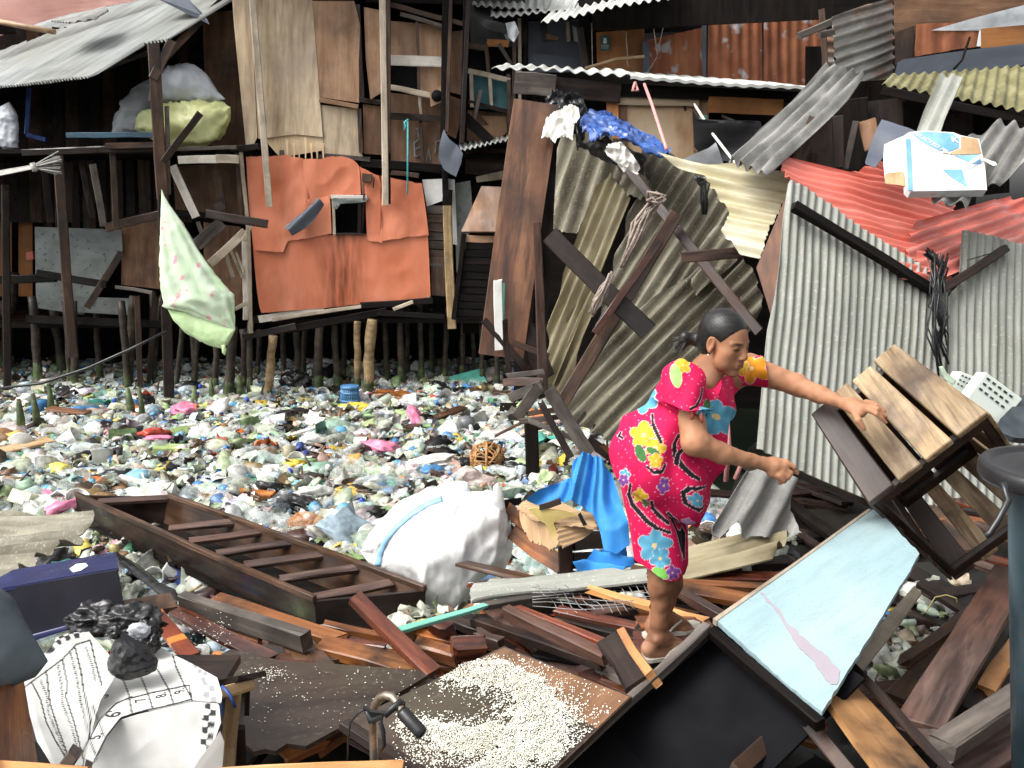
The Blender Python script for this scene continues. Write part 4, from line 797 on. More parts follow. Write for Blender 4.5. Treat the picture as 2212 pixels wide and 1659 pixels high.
ld = thing('slatted_shutter', W(1030, 690, 8.7), 'dark slatted shutter leaning under the brown plywood hatch', 'shutter')
for i in range(11): bm('slat', (1008 - i*2.2, 515 + i*16), (1078 - i*2, 517 + i*16), 8.6, 14, m['wood_black'] if i else m['ply_tan'], ld, t=.02)
bm('stile', (1002, 505), (980, 690), 8.58, 10, m['wood_black'], ld); bm('stile', (1080, 505), (1066, 690), 8.58, 10, m['wood_black'], ld)
o = bm('painted_plank', (1076, 605), (1078, 755), 7.4, 18, m['paint_white'], None, t=.03); tag(o, 'white painted plank with a mint edge at the foot of the leaning board', 'plank')
o = bm('painted_plank', (1086, 612), (1084, 735), 7.42, 9, m['paint_mint'], None, t=.03); tag(o, 'mint painted strip beside the white painted plank', 'plank')
o = panel('wall_board', [(1698, 424), (1702, 470), (1668, 690), (1634, 578)], plane((1698, 424, 6.1), (1634, 578, 5.9), (1668, 690, 5.7)), m['door_brown'], None, .012); tag(o, 'pointed brown board wedged beside the grey sheet wall', 'board')
# rags and ropes on the collapse
def crinkle(k, f, s): return lambda a, r: k*((1 - 2*abs(nz(a*f + s, r*f*.7, s)))*1.2 + .7*(1 - 2*abs(nz(a*f*2.3, r*f*2 + s))) + .5*math.sin(a*f*6 + 5*nz(r*f, a*f)))
o = sheet('rag', [(1306, 325), (1312, 310), (1340, 306), (1362, 328), (1384, 362), (1374, 378), (1352, 366), (1345, 372), (1330, 352), (1312, 340)], plane(7.15), m['cloth_grey'], None, ((0, 0), (1, .7)), crinkle(.028, 8, 3), .006, 44, .006, .02); o.data.materials[0] = m['cloth_white']; tag(o, 'white rag knotted round the top of the long thin beam', 'rag')
o = sheet('rag', [(1170, 302), (1180, 262), (1200, 245), (1232, 226), (1250, 236), (1253, 256), (1240, 270), (1238, 306), (1222, 300), (1205, 302), (1200, 310), (1186, 300)], plane((1170, 302, 7.65), (1238, 306, 7.6), (1232, 226, 7.75)), m['cloth_white'], None, VER, crinkle(.022, 6, 5), .006, 44, .006, .03); tag(o, 'frayed lace cloth hung over the top of the leaning brown board', 'cloth')
o = sheet('tarpaulin', [(1250, 270), (1270, 250), (1290, 244), (1320, 255), (1345, 275), (1400, 302), (1446, 338), (1425, 348), (1370, 322), (1330, 304), (1300, 300), (1280, 310), (1262, 290)], plane((1250, 270, 7.7), (1440, 338, 7.3), (1330, 300, 7.5)), m['tarp_blue'], None, ((0, 0), (1, .5)), crinkle(.03, 7, 6), .007, 60, .004, .03); tag(o, 'crumpled blue tarpaulin tied at the top of the collapsed roof', 'tarpaulin')
o = sheet('tarpaulin', [(1256, 300), (1300, 296), (1350, 310), (1400, 335), (1395, 372), (1360, 350), (1320, 330), (1280, 322)], plane((1256, 300, 7.75), (1395, 360, 7.5), (1320, 330, 7.65)), m['tarp_black'], None, ((0, 0), (1, .4)), crinkle(.03, 7, 7), .008, 50, .004, .04); tag(o, 'black plastic bunched under the crumpled blue tarpaulin', 'tarpaulin')
o = sheet('tarpaulin', [(1176, 212), (1200, 196), (1250, 200), (1268, 240), (1262, 300), (1245, 330), (1240, 270), (1215, 240), (1185, 250)], plane(8.0), m['bag_black'], None, VER, crinkle(.03, 6, 8), .008, 44, .004, .06); tag(o, 'shredded black plastic stuffed under the white roof edge', 'tarpaulin')
def ropebundle(name, pts, n, sp, r, mt, label):
    t = thing(name, pts[0], label, 'rope')
    for i in range(n):
        off = Vector((R.uniform(-1, 1), R.uniform(-.5, .5), R.uniform(-1, 1)))*sp
        tube('strand', [p + off*(.3 + 1.2*math.sin(k/(len(pts)-1)*math.pi)) + Vector((R.uniform(-1, 1), 0, R.uniform(-1, 1)))*sp*.5 for k, p in enumerate(pts)], r, m[mt], t, 5)
    return t
ropebundle('frayed_rope', [W(1418, 436, 6.85), W(1400, 455, 6.8), W(1385, 490, 6.75), W(1370, 520, 6.75), W(1345, 575, 6.75)], 12, .035, .011, 'rope', 'frayed grey rope hanging down the diagonal brown beam')
ropebundle('frayed_rope', [W(1320, 590, 6.75), W(1300, 630, 6.75), W(1285, 660, 6.75), W(1278, 680, 6.75)], 10, .03, .01, 'rope', 'frayed rope end knotted low on the diagonal brown beam')
ropebundle('frayed_rope', [W(1400, 432, 6.8), W(1412, 425, 6.75), W(1424, 430, 6.75), W(1434, 428, 6.7)], 9, .03, .01, 'rope', 'rope knot wrapped round the long thin beam')
ropebundle('frayed_rope', [W(1504, 382, 6.6), W(1515, 388, 6.6), W(1525, 395, 6.6), W(1524, 430, 6.6), W(1522, 460, 6.6)], 7, .025, .007, 'rubber', 'black string tied at the edge of the yellow sheet')
# ---- grey sheet wall and red sheet on the right
GP = plane((1640, 960, 5.0), (1860, 1080, 5.05), (1703, 388, 5.75))
def GPo(d): return GP[0] + GP[1]*d, GP[1]
o = corr('roofing_sheet', [(1707, 388), (1738, 398), (1850, 480), (1960, 555), (2050, 612), (2064, 650), (2062, 900), (2052, 1130), (1985, 1150), (1862, 1086), (1637, 968), (1648, 850), (1660, 720)], GP, m['asbestos_grey'], None, ridge=((1790, 460), (1762, 950)), pitch=.0565, amp=.0105, seed=31, jag=.008, warp=.008)
tag(o, 'large pale grey corrugated sheet standing behind the crate', 'roofing sheet')
o = corr('roofing_sheet', [(2080, 496), (2130, 506), (2250, 540), (2260, 1150), (2050, 1150), (2050, 640), (2086, 600)], GPo(.03), m['asbestos_grey'], None, ridge=((2100, 560), (2090, 950)), pitch=.062, amp=.0105, seed=32, jag=.008)
tag(o, 'pale grey corrugated sheet to the right of the black string bundle', 'roofing sheet')
rb = thing('sheet_batten', on(GPo(.05), 1712, 443), 'black wet batten nailed slanting across the large pale grey sheet', 'batten')
pa, pb = on(GPo(.06), 1714, 444), on(GPo(.06), 2022, 632)
beam('bar', pa, pb, .062, .055, m['wood_black'], rb, n=GP[1], bow=.004)
o = beam('sheet_batten', on(GPo(.07), 2020, 634), on(GPo(.07), 2172, 538), .05, .05, m['wood_dark'], None, n=GP[1]); tag(o, 'short dark batten rising across the right-hand grey sheet', 'batten')
RP = plane((1709, 395, 6.1), (2030, 590, 5.85), (1900, 352, 6.9))
o = corr('red_sheet', [(1676, 330), (1700, 338), (1740, 358), (1790, 378), (1850, 372), (1905, 350), (1935, 378), (2010, 415), (2060, 440), (2060, 620), (1960, 600), (1850, 520), (1740, 430), (1700, 385)], RP, m['red_sheet'], None, ridge=((1720, 380), (2000, 455)), pitch=.085, amp=.015, seed=33, jag=.012, warp=.02)
tag(o, 'salmon red corrugated sheet sagging behind the grey sheet wall', 'roofing sheet')
o = corr('red_sheet', [(2030, 470), (2120, 445), (2185, 420), (2240, 446), (2240, 552), (2085, 585), (2030, 600), (1960, 540), (1975, 480)], (RP[0] + RP[1]*.03, RP[1]), m['red_sheet'], None, ridge=((2000, 540), (2200, 470)), pitch=.10, amp=.02, seed=34, jag=.012, warp=.02)
tag(o, 'bright red corrugated sheet below the cardboard carton', 'roofing sheet')
LP = plane((1600, 350, 6.4), (1830, 150, 7.4), (1700, 330, 6.3))
o = corr('roofing_sheet', [(1572, 340), (1640, 280), (1786, 140), (1815, 148), (1868, 166), (1760, 280), (1655, 378), (1610, 360)], LP, m['asbestos_dark'], None, ridge=((1600, 350), (1810, 155)), pitch=.106, amp=.03, seed=35, jag=.012)
tag(o, 'grey corrugated sheet leaning up against the dark eave', 'roofing sheet')
o = corr('roofing_sheet', [(1978, 285), (2034, 160), (2050, 166), (2070, 160), (2084, 170), (2062, 200), (2048, 240), (2032, 292)], plane((2000, 280, 6.4), (2045, 170, 6.9), (2040, 270, 6.35)), m['asbestos_tan'], None, ridge=((1995, 285), (2050, 168)), pitch=.1, amp=.018, seed=36, jag=.03)
o.data.materials[0] = m['asbestos_grey']; tag(o, 'torn narrow corrugated strip standing behind the carton', 'roofing sheet')
o = corr('roofing_sheet', [(2090, 300), (2160, 262), (2240, 275), (2240, 330), (2160, 400), (2120, 412), (2095, 340)], plane((2100, 380, 6.0), (2210, 280, 6.6), (2160, 390, 5.9)), m['asbestos_dark'], None, ridge=((2110, 390), (2190, 270)), pitch=.105, amp=.028, seed=37, jag=.02)
tag(o, 'grey corrugated sheet lying under the right edge of the carton', 'roofing sheet')
o = corr('roofing_sheet', [(1998, 412), (2105, 410), (2090, 444), (2062, 436), (2040, 442), (2015, 430)], plane((2000, 412, 5.95), (2105, 410, 5.95), (2050, 445, 5.6)), m['asbestos_dark'], None, ridge=((2040, 440), (2060, 412)), pitch=.1, amp=.022, seed=38, jag=.01)
tag(o, 'end of a grey corrugated sheet poking out below the carton', 'roofing sheet')
o = sheet('tarpaulin', [(1905, 255), (1960, 275), (1985, 290), (1960, 300), (1912, 330), (1890, 362), (1868, 352), (1880, 310)], plane((1905, 255, 6.6), (1985, 290, 6.4), (1880, 355, 6.3)), m['tarp_grey'], None, HOR, lambda a, r: .03*nz(a*5, r*4), .02, 10, .004); tag(o, 'grey rubber sheet tucked behind the carton', 'tarpaulin')
for a, b, w, mt, lb in [((1762, 255), (1700, 405), 26, 'wood_brown', 'brown board propped beneath the leaning grey sheet'), ((1848, 262), (1826, 365), 12, 'wood_grey', 'grey stick standing in the dark gap behind the red sheet'), ((1872, 260), (1886, 320), 34, 'ply_tan', 'splintered tan board hanging in the dark gap behind the red sheet'), ((1810, 250), (1812, 360), 22, 'wood_dark', 'dark board standing in the gap behind the red sheet')]:
    o = bm('gap_board', a, b, 6.7, w, m[mt], None, t=.03); tag(o, lb, 'board')
# carton
cb = thing('cardboard_carton', W(2040, 412, 5.8), 'flattened white and blue cardboard carton with torn tape on the red sheet', 'carton')
CP = plane((1958, 410, 5.7), (2128, 408, 5.7), (2040, 284, 6.05))
def CPo(d): return CP[0] + CP[1]*d, CP[1]
panel('carton_face', [(1956, 290), (1965, 285), (2000, 282), (2060, 286), (2075, 292), (2115, 300), (2128, 360), (2132, 410), (1968, 413), (1960, 405)], CP, m['carton_white'], cb, .06)
panel('carton_side', [(1910, 312), (1955, 292), (1960, 402), (1950, 398), (1912, 392), (1908, 350)], plane((1955, 292, 6.06), (1960, 402, 5.76), (1910, 312, 6.2)), m['carton_white'], cb, .01)
panel('torn_flap', [(1912, 375), (1950, 370), (1958, 402), (1912, 396)], plane((1955, 292, 6.045), (1960, 402, 5.745), (1910, 312, 6.185)), m['cardboard'], cb, .006)
panel('blue_print', [(1970, 287), (2000, 284), (2058, 288), (2072, 300), (2072, 318), (2054, 326), (2030, 325), (1990, 305)], CPo(.004), m['carton_blue'], cb, .002)
panel('blue_print', [(1957, 300), (1967, 300), (1972, 411), (1962, 411)], CPo(.004), m['carton_blue'], cb, .002)
panel('blue_print', [(2036, 366), (2078, 366), (2090, 404), (2052, 380)], CPo(.004), m['carton_blue'], cb, .002)
panel('blue_print', [(2062, 336), (2115, 334), (2120, 354), (2098, 352), (2084, 346)], CPo(.004), m['carton_blue'], cb, .002)
panel('bare_cardboard', [(2076, 294), (2112, 300), (2120, 332), (2060, 334), (2034, 330), (2056, 328), (2076, 320)], CPo(.005), m['cardboard'], cb, .002)
panel('tape', [(2082, 357), (2118, 333), (2124, 338), (2090, 358)], CPo(.03), m['paint_white'], cb, .002); panel('tape', [(2120, 340), (2150, 350), (2154, 356), (2146, 358), (2122, 344)], CPo(.05), m['paint_white'], cb, .002)
def text(body, u, v, pl, size, ang, mt, parent, name='lettering', shear=0., lift=.008):
    c = bpy.data.curves.new('t', 'FONT'); c.body = body; c.size = size; c.align_x = 'CENTER'; c.align_y = 'CENTER'; c.shear = shear; c.offset = size*.012; c.extrude = .0004
    t = bpy.data.objects.new('t', c); COL.objects.link(t); me = bpy.data.meshes.new_from_object(t.evaluated_get(bpy.context.evaluated_depsgraph_get()))
    bpy.data.objects.remove(t)
    p = on(pl, u, v) + pl[1]*lift; e = on(pl, u + math.cos(ang)*10, v + math.sin(ang)*10) - on(pl, u, v)
    return obj(name, me, m[mt], parent, frame(p, e, pl[1]))
text('SELECTED PRA', 2012, 311, CP, .042, math.radians(31), 'paint_white', cb, shear=.25)
text('K', 2062, 304, CP, .075, math.radians(6), 'paint_white', cb)
# black string bundle hanging over the grey sheets
sb = thing('string_bundle', W(2025, 640, 5.2), 'tangle of black plastic strings tied where the two battens meet', 'string')
for i in range(26):
    u = 2024 + R.uniform(-12, 12); top = R.uniform(545, 600); l = R.uniform(690, 830)
    pts = [on(GPo(.1 + R.random()*.06), u + R.uniform(-22, 22), top), on(GPo(.12), u + R.uniform(-8, 8), 632), on(GPo(.1), u + R.uniform(-14, 18), (632 + l)/2), on(GPo(.07), 2034 + R.uniform(-10, 16), l)]
    tube('strand', pts, R.uniform(.004, .008), m['rubber'], sb, 4)
for i in range(14):
    pts = [on(GPo(.1), 2015 + R.uniform(-10, 10), 555), on(GPo(.14), 2000 + R.uniform(-6, 30), 540 + R.uniform(-6, 16)), on(GPo(.12), 2035 + R.uniform(-4, 14), 580), on(GPo(.1), 2030 + R.uniform(-10, 10), 630)]
    tube('strand', pts, .006, m['rubber'], sb, 4)
o = tube('string', [on(GPo(.06), 2090, 562), on(GPo(.07), 2130, 550), on(GPo(.07), 2168, 540)], .004, m['rubber'], None); tag(o, 'thin black string tied to the short dark batten', 'string')
# broken asbestos by the woman's knees
o = corr('roofing_sheet', [(1542, 1138), (1580, 1075), (1620, 1008), (1690, 1015), (1716, 1032), (1708, 1160), (1660, 1165), (1610, 1162), (1592, 1120), (1560, 1160)], plane((1620, 1010, 4.4), (1716, 1032, 4.5), (1580, 1150, 4.1)), m['asbestos_dark'], None, ridge=((1590, 1140), (1660, 1015)), pitch=.13, amp=.028, seed=41, jag=.03, warp=.02)
tag(o, 'broken grey asbestos piece slumped below the woman reaching hand', 'roofing sheet')
o = corr('roofing_sheet', [(1440, 1185), (1560, 1158), (1704, 1140), (1700, 1168), (1678, 1190), (1660, 1200), (1560, 1222), (1440, 1246)], plane((1440, 1246, 3.9), (1660, 1200, 4.0), (1700, 1140, 4.35)), m['asbestos_tan'], None, ridge=((1480, 1210), (1690, 1165)), pitch=.115, amp=.024, seed=42, jag=.015, thick=.008)
tag(o, 'tan corrugated sheet lying flat behind the woman knees', 'roofing sheet')
o = corr('roofing_sheet', [(1016, 1268), (1060, 1252), (1200, 1240), (1396, 1228), (1400, 1250), (1250, 1268), (1100, 1288), (1018, 1294)], plane((1016, 1290, 3.72), (1400, 1250, 3.66), (1200, 1240, 3.9)), m['asbestos_grey'], None, ridge=((1020, 1280), (1390, 1240)), pitch=.07, amp=.014, seed=43, jag=.01, thick=.01)
tag(o, 'long narrow grey asbestos strip laid across the timber rubble', 'roofing sheet')
o = corr('roofing_sheet', [(-60, 1108), (120, 1114), (204, 1116), (196, 1140), (160, 1150), (175, 1165), (120, 1185), (60, 1215), (30, 1240), (-60, 1252)], plane((-60, 1250, 4.1), (100, 1190, 4.3), (200, 1118, 4.7)), m['asbestos_olive'], None, ridge=((0, 1160), (180, 1150)), pitch=.12, amp=.03, seed=44, jag=.05)
tag(o, 'broken olive asbestos sheet behind the navy box', 'roofing sheet')
# standing wreck frame over the litter
WF = [((1185, 840), (1275, 985), 30, 'wood_grey', 6.6, 'long grey beam sloping down from the thin post to the blue cloth'), ((1168, 870), (1232, 985), 15, 'wood_dark', 6.7, 'dark beam alongside the long grey sloping beam'), ((1130, 700), (1180, 815), 40, 'wood_dark', 7.6, 'dark rotten beam slanting down to the thin post'),
      ((1096, 812), (1172, 804), 12, 'wood_grey', 7.2, 'split upper plank jutting from the thin post over the litter'), ((1090, 826), (1170, 824), 18, 'wood_purple', 7.15, 'wide plank jutting from the thin post over the litter'), ((1102, 860), (1168, 832), 22, 'wood_grey', 7.1, 'grey board angled from the thin post over the litter'), ((1118, 902), (1162, 838), 26, 'wood_grey', 7.0, 'cracked grey board hanging down from the thin post'),
      ((1142, 893), (1202, 886), 12, 'wood_brown', 6.9, 'brown rail across the black post'), ((1124, 910), (1210, 900), 12, 'wood_purple', 6.85, 'brown plank lying on top of the black post'), ((1142, 908), (1240, 948), 12, 'wood_grey', 6.8, 'thin lath sloping from the black post to the grey beam'), ((1072, 940), (1126, 914), 7, 'wood_brown', 6.95, 'brown lath poking out from the black post over the litter'), ((1240, 925), (1262, 895), 8, 'wood_grey', 6.9, 'short lath beside the long grey sloping beam'), ((1225, 868), (1238, 845), 14, 'wood_black', 7.0, 'black splinter on the foot of the corrugated collapse')]
for a, b, w, mt, Y, lb in WF:
    o = bm('wreck_plank', a, b, (Y, Y - .1), w, m[mt], None, t=.035, split=.012); tag(o, lb, 'plank')
p0 = G(1150, 1042, .0); o = beam('black_post', p0, W(1148, 905, p0.y), .115, .1, m['wood_black'], None, n=Vector((0, -1, 0))); tag(o, 'squared black post standing in the litter under the wrecked planks', 'post')
for k, (a, b, w, mt) in enumerate([((1280, 925), (1390, 960), 20, 'wood_black'), ((1270, 950), (1340, 1000), 24, 'wood_dark'), ((1300, 960), (1330, 990), 12, 'wood_orange'), ((1045, 690), (1140, 800), 16, 'wood_dark'), ((1110, 740), (1185, 770), 12, 'wood_brown'), ((1090, 690), (1100, 815), 12, 'wood_dark')]):
    o = bm('wreck_plank', a, b, 7.4, w, m[mt], None, t=.035); tag(o, 'dark broken timber at the foot of the corrugated collapse', 'plank', 'timber under the collapse')
# ================================================================ rubble mound under the near timber
def hm(x, y):
    yb = 3.75 + .45/(1 + math.exp(-(x + .2)*5)) + 3.2/(1 + math.exp(-(x - 1.5)*5)) - .35/(1 + math.exp((x + 1.6)*6))
    t = max(0., min(1., (yb - y)/.6 + .5)); t = t*t*(3 - 2*t)
    return -.15 + t*(.56 + .05*nz(x*2, y*2) + (.06 if x > .2 else 0))
V = []; Fc = []; nx, ny = 90, 80
for j in range(ny + 1):
    for i in range(nx + 1):
        x = -4.5 + 9.5*i/nx; y = .2 + 8.3*j/ny; V.append((x, y, hm(x, y) + .03*nz(x*7, y*7)))
for j in range(ny):
    for i in range(nx): A = j*(nx+1) + i; Fc.append((A, A+1, A+nx+2, A+nx+1))
o = obj('ground', mesh('ground', V, Fc), m['mud'], None, None, True); o['kind'] = 'structure'
# scattered dark timber filling the mound
SM = ['wood_dark', 'wood_dark', 'wood_black', 'wood_red', 'wood_red', 'wood_brown', 'wood_red', 'wood_purple', 'wood_orange', 'wood_orange']
for i in range(190):
    x = R.uniform(-1.9, 3.0); y = R.uniform(2.0, 4.5 if x < .9 else 6.2); z = hm(x, y)
    if z < .3: continue
    if -.2 < x < 1.15 and y < 2.75: continue
    gap = .7 < x < 2.2 and y > 3.45  # planks in this cavity are coloured black to stand in for its shade
    a = R.gauss(-.45, .5) if x < 1.0 else R.uniform(0, 3.14); L = R.uniform(.35, 1.3)
    if x + L*.5 > 1.0 and 2.7 < y < 3.8 and x < 1.6: L *= .5
    d = Vector((math.cos(a), math.sin(a), R.uniform(-.06, .06)))*(L/2); c = Vector((x, y, z + R.uniform(.0, .09)))
    mt = R.choice(['wood_black', 'wood_black', 'wood_dark']) if gap else R.choice(SM); o = beam('rubble_plank', c - d, c + d, R.uniform(.05, .13), R.uniform(.018, .04), m[mt], None, n=Vector((R.uniform(-.25, .25), R.uniform(-.4, .2), 1)), split=.01)
    cn = {'wood_dark': 'dark brown', 'wood_black': 'black', 'wood_red': 'reddish', 'wood_brown': 'mid brown', 'wood_purple': 'greyish brown', 'wood_orange': 'orange'}[mt]; tag(o, 'loose wet ' + cn + ' plank buried in the timber rubble', 'plank', 'loose ' + cn + ' planks buried in the rubble')
# ---- timber one can point to: a, b, heights, width px, material, thickness, label
PL = [((333, 1325), (412, 1418), (.58, .60), 38, 'wood_redstripe', .025, 'red board with bright orange cross stripes beside the black bags'),
      ((380, 1322), (585, 1424), (.50, .53), 34, 'wood_red', .025, 'long reddish board dusted with rice beside the striped board'),
      ((394, 1299), (663, 1385), (.52, .56), 24, 'wood_grey', .09, 'heavy grey-sided beam lying beside the boat'),
      ((470, 1297), (737, 1385), (.44, .50), 34, 'wood_orange', .05, 'orange-faced beam with charred end lying beside the boat'),
      ((420, 1340), (560, 1385), (.44, .46), 16, 'wood_orange', .03, 'thin orange lath under the heavy grey-sided beam'),
      ((764, 1292), (936, 1455), (.72, .62), 36, 'wood_red', .03, 'dark red plank with nail holes propped slanting at the end of the boat'),
      ((700, 1395), (900, 1448), (.50, .50), 42, 'wood_orange', .05, 'broad orange-brown plank behind the dark plywood board'),
      ((700, 1350), (840, 1380), (.48, .48), 16, 'wood_orange', .03, 'orange lath below the stern of the boat'),
      ((712, 1385), (830, 1398), (.50, .5), 12, 'wood_red', .03, 'red lath below the stern of the boat'),
      ((880, 1365), (1010, 1395), (.50, .50), 20, 'wood_orange', .04, 'orange split plank beyond the slanting red plank'),
      ((900, 1395), (985, 1420), (.56, .56), 26, 'wood_orange', .06, 'chunky yellow-orange offcut beside the red block'),
      ((890, 1425), (990, 1440), (.50, .50), 26, 'wood_orange', .04, 'orange board showing under the slanting red plank'),
      ((982, 1402), (1042, 1400), (.62, .62), 30, 'wood_red', .07, 'short red timber block beside the rice tray'),
      ((1030, 1372), (1085, 1392), (.60, .60), 20, 'wood_purple', .05, 'short purplish block beyond the red timber block'),
      ((930, 1345), (968, 1362), (.56, .56), 30, 'wood_red', .05, 'small dark red block beneath the green stick'),
      ((960, 1335), (1060, 1372), (.52, .52), 20, 'wood_dark', .04, 'dark plank end beside the foot of the white sack'),
      ((1020, 1340), (1300, 1435), (.56, .62), 20, 'wood_dark', .04, 'long dark curved plank running to the raised orange block'),
      ((1098, 1322), (1312, 1425), (.62, .66), 26, 'wood_purple', .05, 'grey-topped plank pointing at the woman feet'),
      ((1120, 1318), (1330, 1402), (.60, .62), 16, 'wood_red', .04, 'bright red plank beside the grey-topped plank'),
      ((1199, 1318), (1396, 1362), (.60, .62), 20, 'wood_red', .03, 'glossy red-orange plank running under the woman heel'),
      ((1210, 1335), (1400, 1385), (.58, .6), 22, 'wood_dark', .03, 'dark plank running beside the glossy red-orange plank'),
      ((1275, 1325), (1368, 1312), (.62, .62), 24, 'wood_purple', .03, 'flat brown offcut beside the woman ankle'),
      ((1274, 1274), (1402, 1309), (.66, .66), 15, 'wood_fresh', .025, 'fresh pale orange lath with a nail behind the woman leg'),
      ((1440, 1320), (1523, 1342), (.66, .66), 13, 'wood_fresh', .025, 'fresh pale lath end in front of the woman far foot'),
      ((1370, 1318), (1450, 1322), (.60, .6), 22, 'wood_orange', .03, 'bright orange board under the woman far heel'),
      ((1456, 1272), (1560, 1332), (.64, .62), 19, 'wood_purple', .04, 'weathered grey batten lying between the woman and the blue cabinet'),
      ((1476, 1272), (1630, 1300), (.60, .6), 26, 'wood_orange', .03, 'broad orange board behind the weathered grey batten'),
      ((1470, 1262), (1660, 1270), (.58, .58), 14, 'wood_orange', .03, 'thin red-orange lath behind the broad orange board'),
      ((1440, 1246), (1690, 1252), (.56, .56), 20, 'wood_red', .04, 'dark red beam below the flat tan corrugated sheet'),
      ((1440, 1225), (1710, 1215), (.54, .54), 20, 'wood_dark', .04, 'dark beam under the flat tan corrugated sheet'),
      ((1380, 1350), (1530, 1385), (.645, .645), 40, 'wood_dark', .03, 'wet dark plank under the woman near foot'),
      ((1370, 1392), (1540, 1412), (.635, .635), 50, 'wood_red', .03, 'wet red plank under the woman near foot'),
      ((1380, 1348), (1530, 1352), (.655, .65), 30, 'wood_orange', .03, 'wet orange plank under the woman far foot'),
      ((1290, 1440), (1400, 1490), (.56, .6), 20, 'wood_grey', .03, 'grey splintered lath below the raised orange block'),
      ((1360, 1232), (1402, 1240), (.68, .68), 16, 'wood_brown', .04, 'broken brown stub at the end of the asbestos strip'),
      ((1040, 1310), (1280, 1272), (.6, .62), 10, 'wood_grey', .03, 'thin grey lath under the long asbestos strip'),
      ((400, 1450), (520, 1422), (.55, .55), 16, 'wood_purple', .03, 'short purplish lath beside the striped board'),
      ((610, 1640), (700, 1600), (.5, .52), 26, 'wood_orange', .03, 'orange plank under the broken edge of the dark plywood'),
      ((690, 1620), (770, 1572), (.48, .5), 20, 'wood_orange', .03, 'bright orange lath under the corner of the rice tray'),
      ((2186, 1236), (1985, 1575), (.86, .82), 84, 'wood_purple', .04, 'broad purplish plank with torn orange end by the bin'),
      ((2100, 1320), (1955, 1428), (.62, .66), 24, 'wood_brown', .04, 'brown batten under the broad purplish plank'),
      ((2095, 1340), (1930, 1510), (.60, .62), 40, 'wood_brown', .03, 'mottled brown plank beside the broad purplish plank'),
      ((2210, 1370), (2130, 1490), (.72, .72), 38, 'wood_fresh', .03, 'bright orange plank standing against the bin'),
      ((2190, 1280), (2070, 1540), (.70, .70), 60, 'wood_dark', .04, 'dark plank under the broad purplish plank'),
      ((2240, 1480), (2030, 1618), (.80, .82), 56, 'wood_grey', .06, 'dark grey beam in the corner before the bin'),
      ((2240, 1570), (2060, 1680), (.70, .72), 80, 'wood_purple', .04, 'wide brown board in the corner below the grey beam'),
      ((1990, 1262), (2100, 1330), (.62, .60), 24, 'wood_dark', .03, 'mouldy dark plank below the crate'),
      ((1960, 1330), (2080, 1365), (.56, .56), 16, 'wood_dark', .03, 'dark lath among the green bottles'),
      ((1970, 1400), (2040, 1392), (.55, .55), 14, 'wood_red', .03, 'red lath among the green bottles')]
for a, b, z, w, mt, t, lb in PL:
    o = gb('rubble_plank', a, b, z, w, m[mt], None, t, split=.008); tag(o, lb, 'plank')
# raised block in front of the woman
o = beam('timber_block', W(1320, 1388, 2.80), W(1384, 1488, 2.52), .085, .06, m['wood_dark'], None); tag(o, 'raised orange-topped timber block in front of the woman near foot', 'timber block')  # side colour is dark wood with the shadow on it painted in
beam('top_face', W(1348, 1372, 2.79), W(1412, 1468, 2.51), .028, .062, m['wood_fresh'], o)
o = gb('green_stick', (858, 1364), (1075, 1299), (.66, .60), 15, m['paint_mint'], None, .02, taper=.7); tag(o, 'mint green painted stick pointing at the white sack', 'stick')
# dark plywood board with broken edge, tray of rice
PW = plane((445, 1432, 3.05), (940, 1449, 3.0), (560, 1610, 2.55))
o = panel('plywood_board', [(445, 1432), (498, 1402), (560, 1415), (610, 1428), (700, 1432), (800, 1440), (940, 1449), (752, 1562), (700, 1590), (660, 1612), (620, 1606), (596, 1622), (572, 1618), (548, 1624), (528, 1605), (525, 1560), (532, 1480)], PW, m['ply_wet'], None, .016, ((600, 1500), (800, 1470))); tag(o, 'large wet dark plywood board with broken edge lying flat', 'plywood board')
TP = plane((1090, 1398, 2.72), (1362, 1502, 2.45), (745, 1562, 2.28))
rt = thing('wooden_tray', on(TP, 1050, 1560), 'brown board tray with white rice spread over it to dry', 'tray')
panel('board', [(1088, 1396), (1365, 1505), (1100, 1760), (745, 1562)], TP, m['wood_orange'] if 0 else m['ply_wet'], rt, .02, ((900, 1600), (1100, 1440)))
def TPo(d): return TP[0] + TP[1]*d, TP[1]
panel('board_patch', [(1088, 1399), (1360, 1505), (1290, 1572), (1180, 1520), (1030, 1470), (985, 1450)], TPo(.002), m['ply_brown'], rt, .002, ((900, 1600), (1100, 1440)))
beam('rim', on(TPo(-.01), 745, 1566), on(TPo(-.01), 935, 1688), .03, .03, m['wood_dark'], rt, n=TP[1])
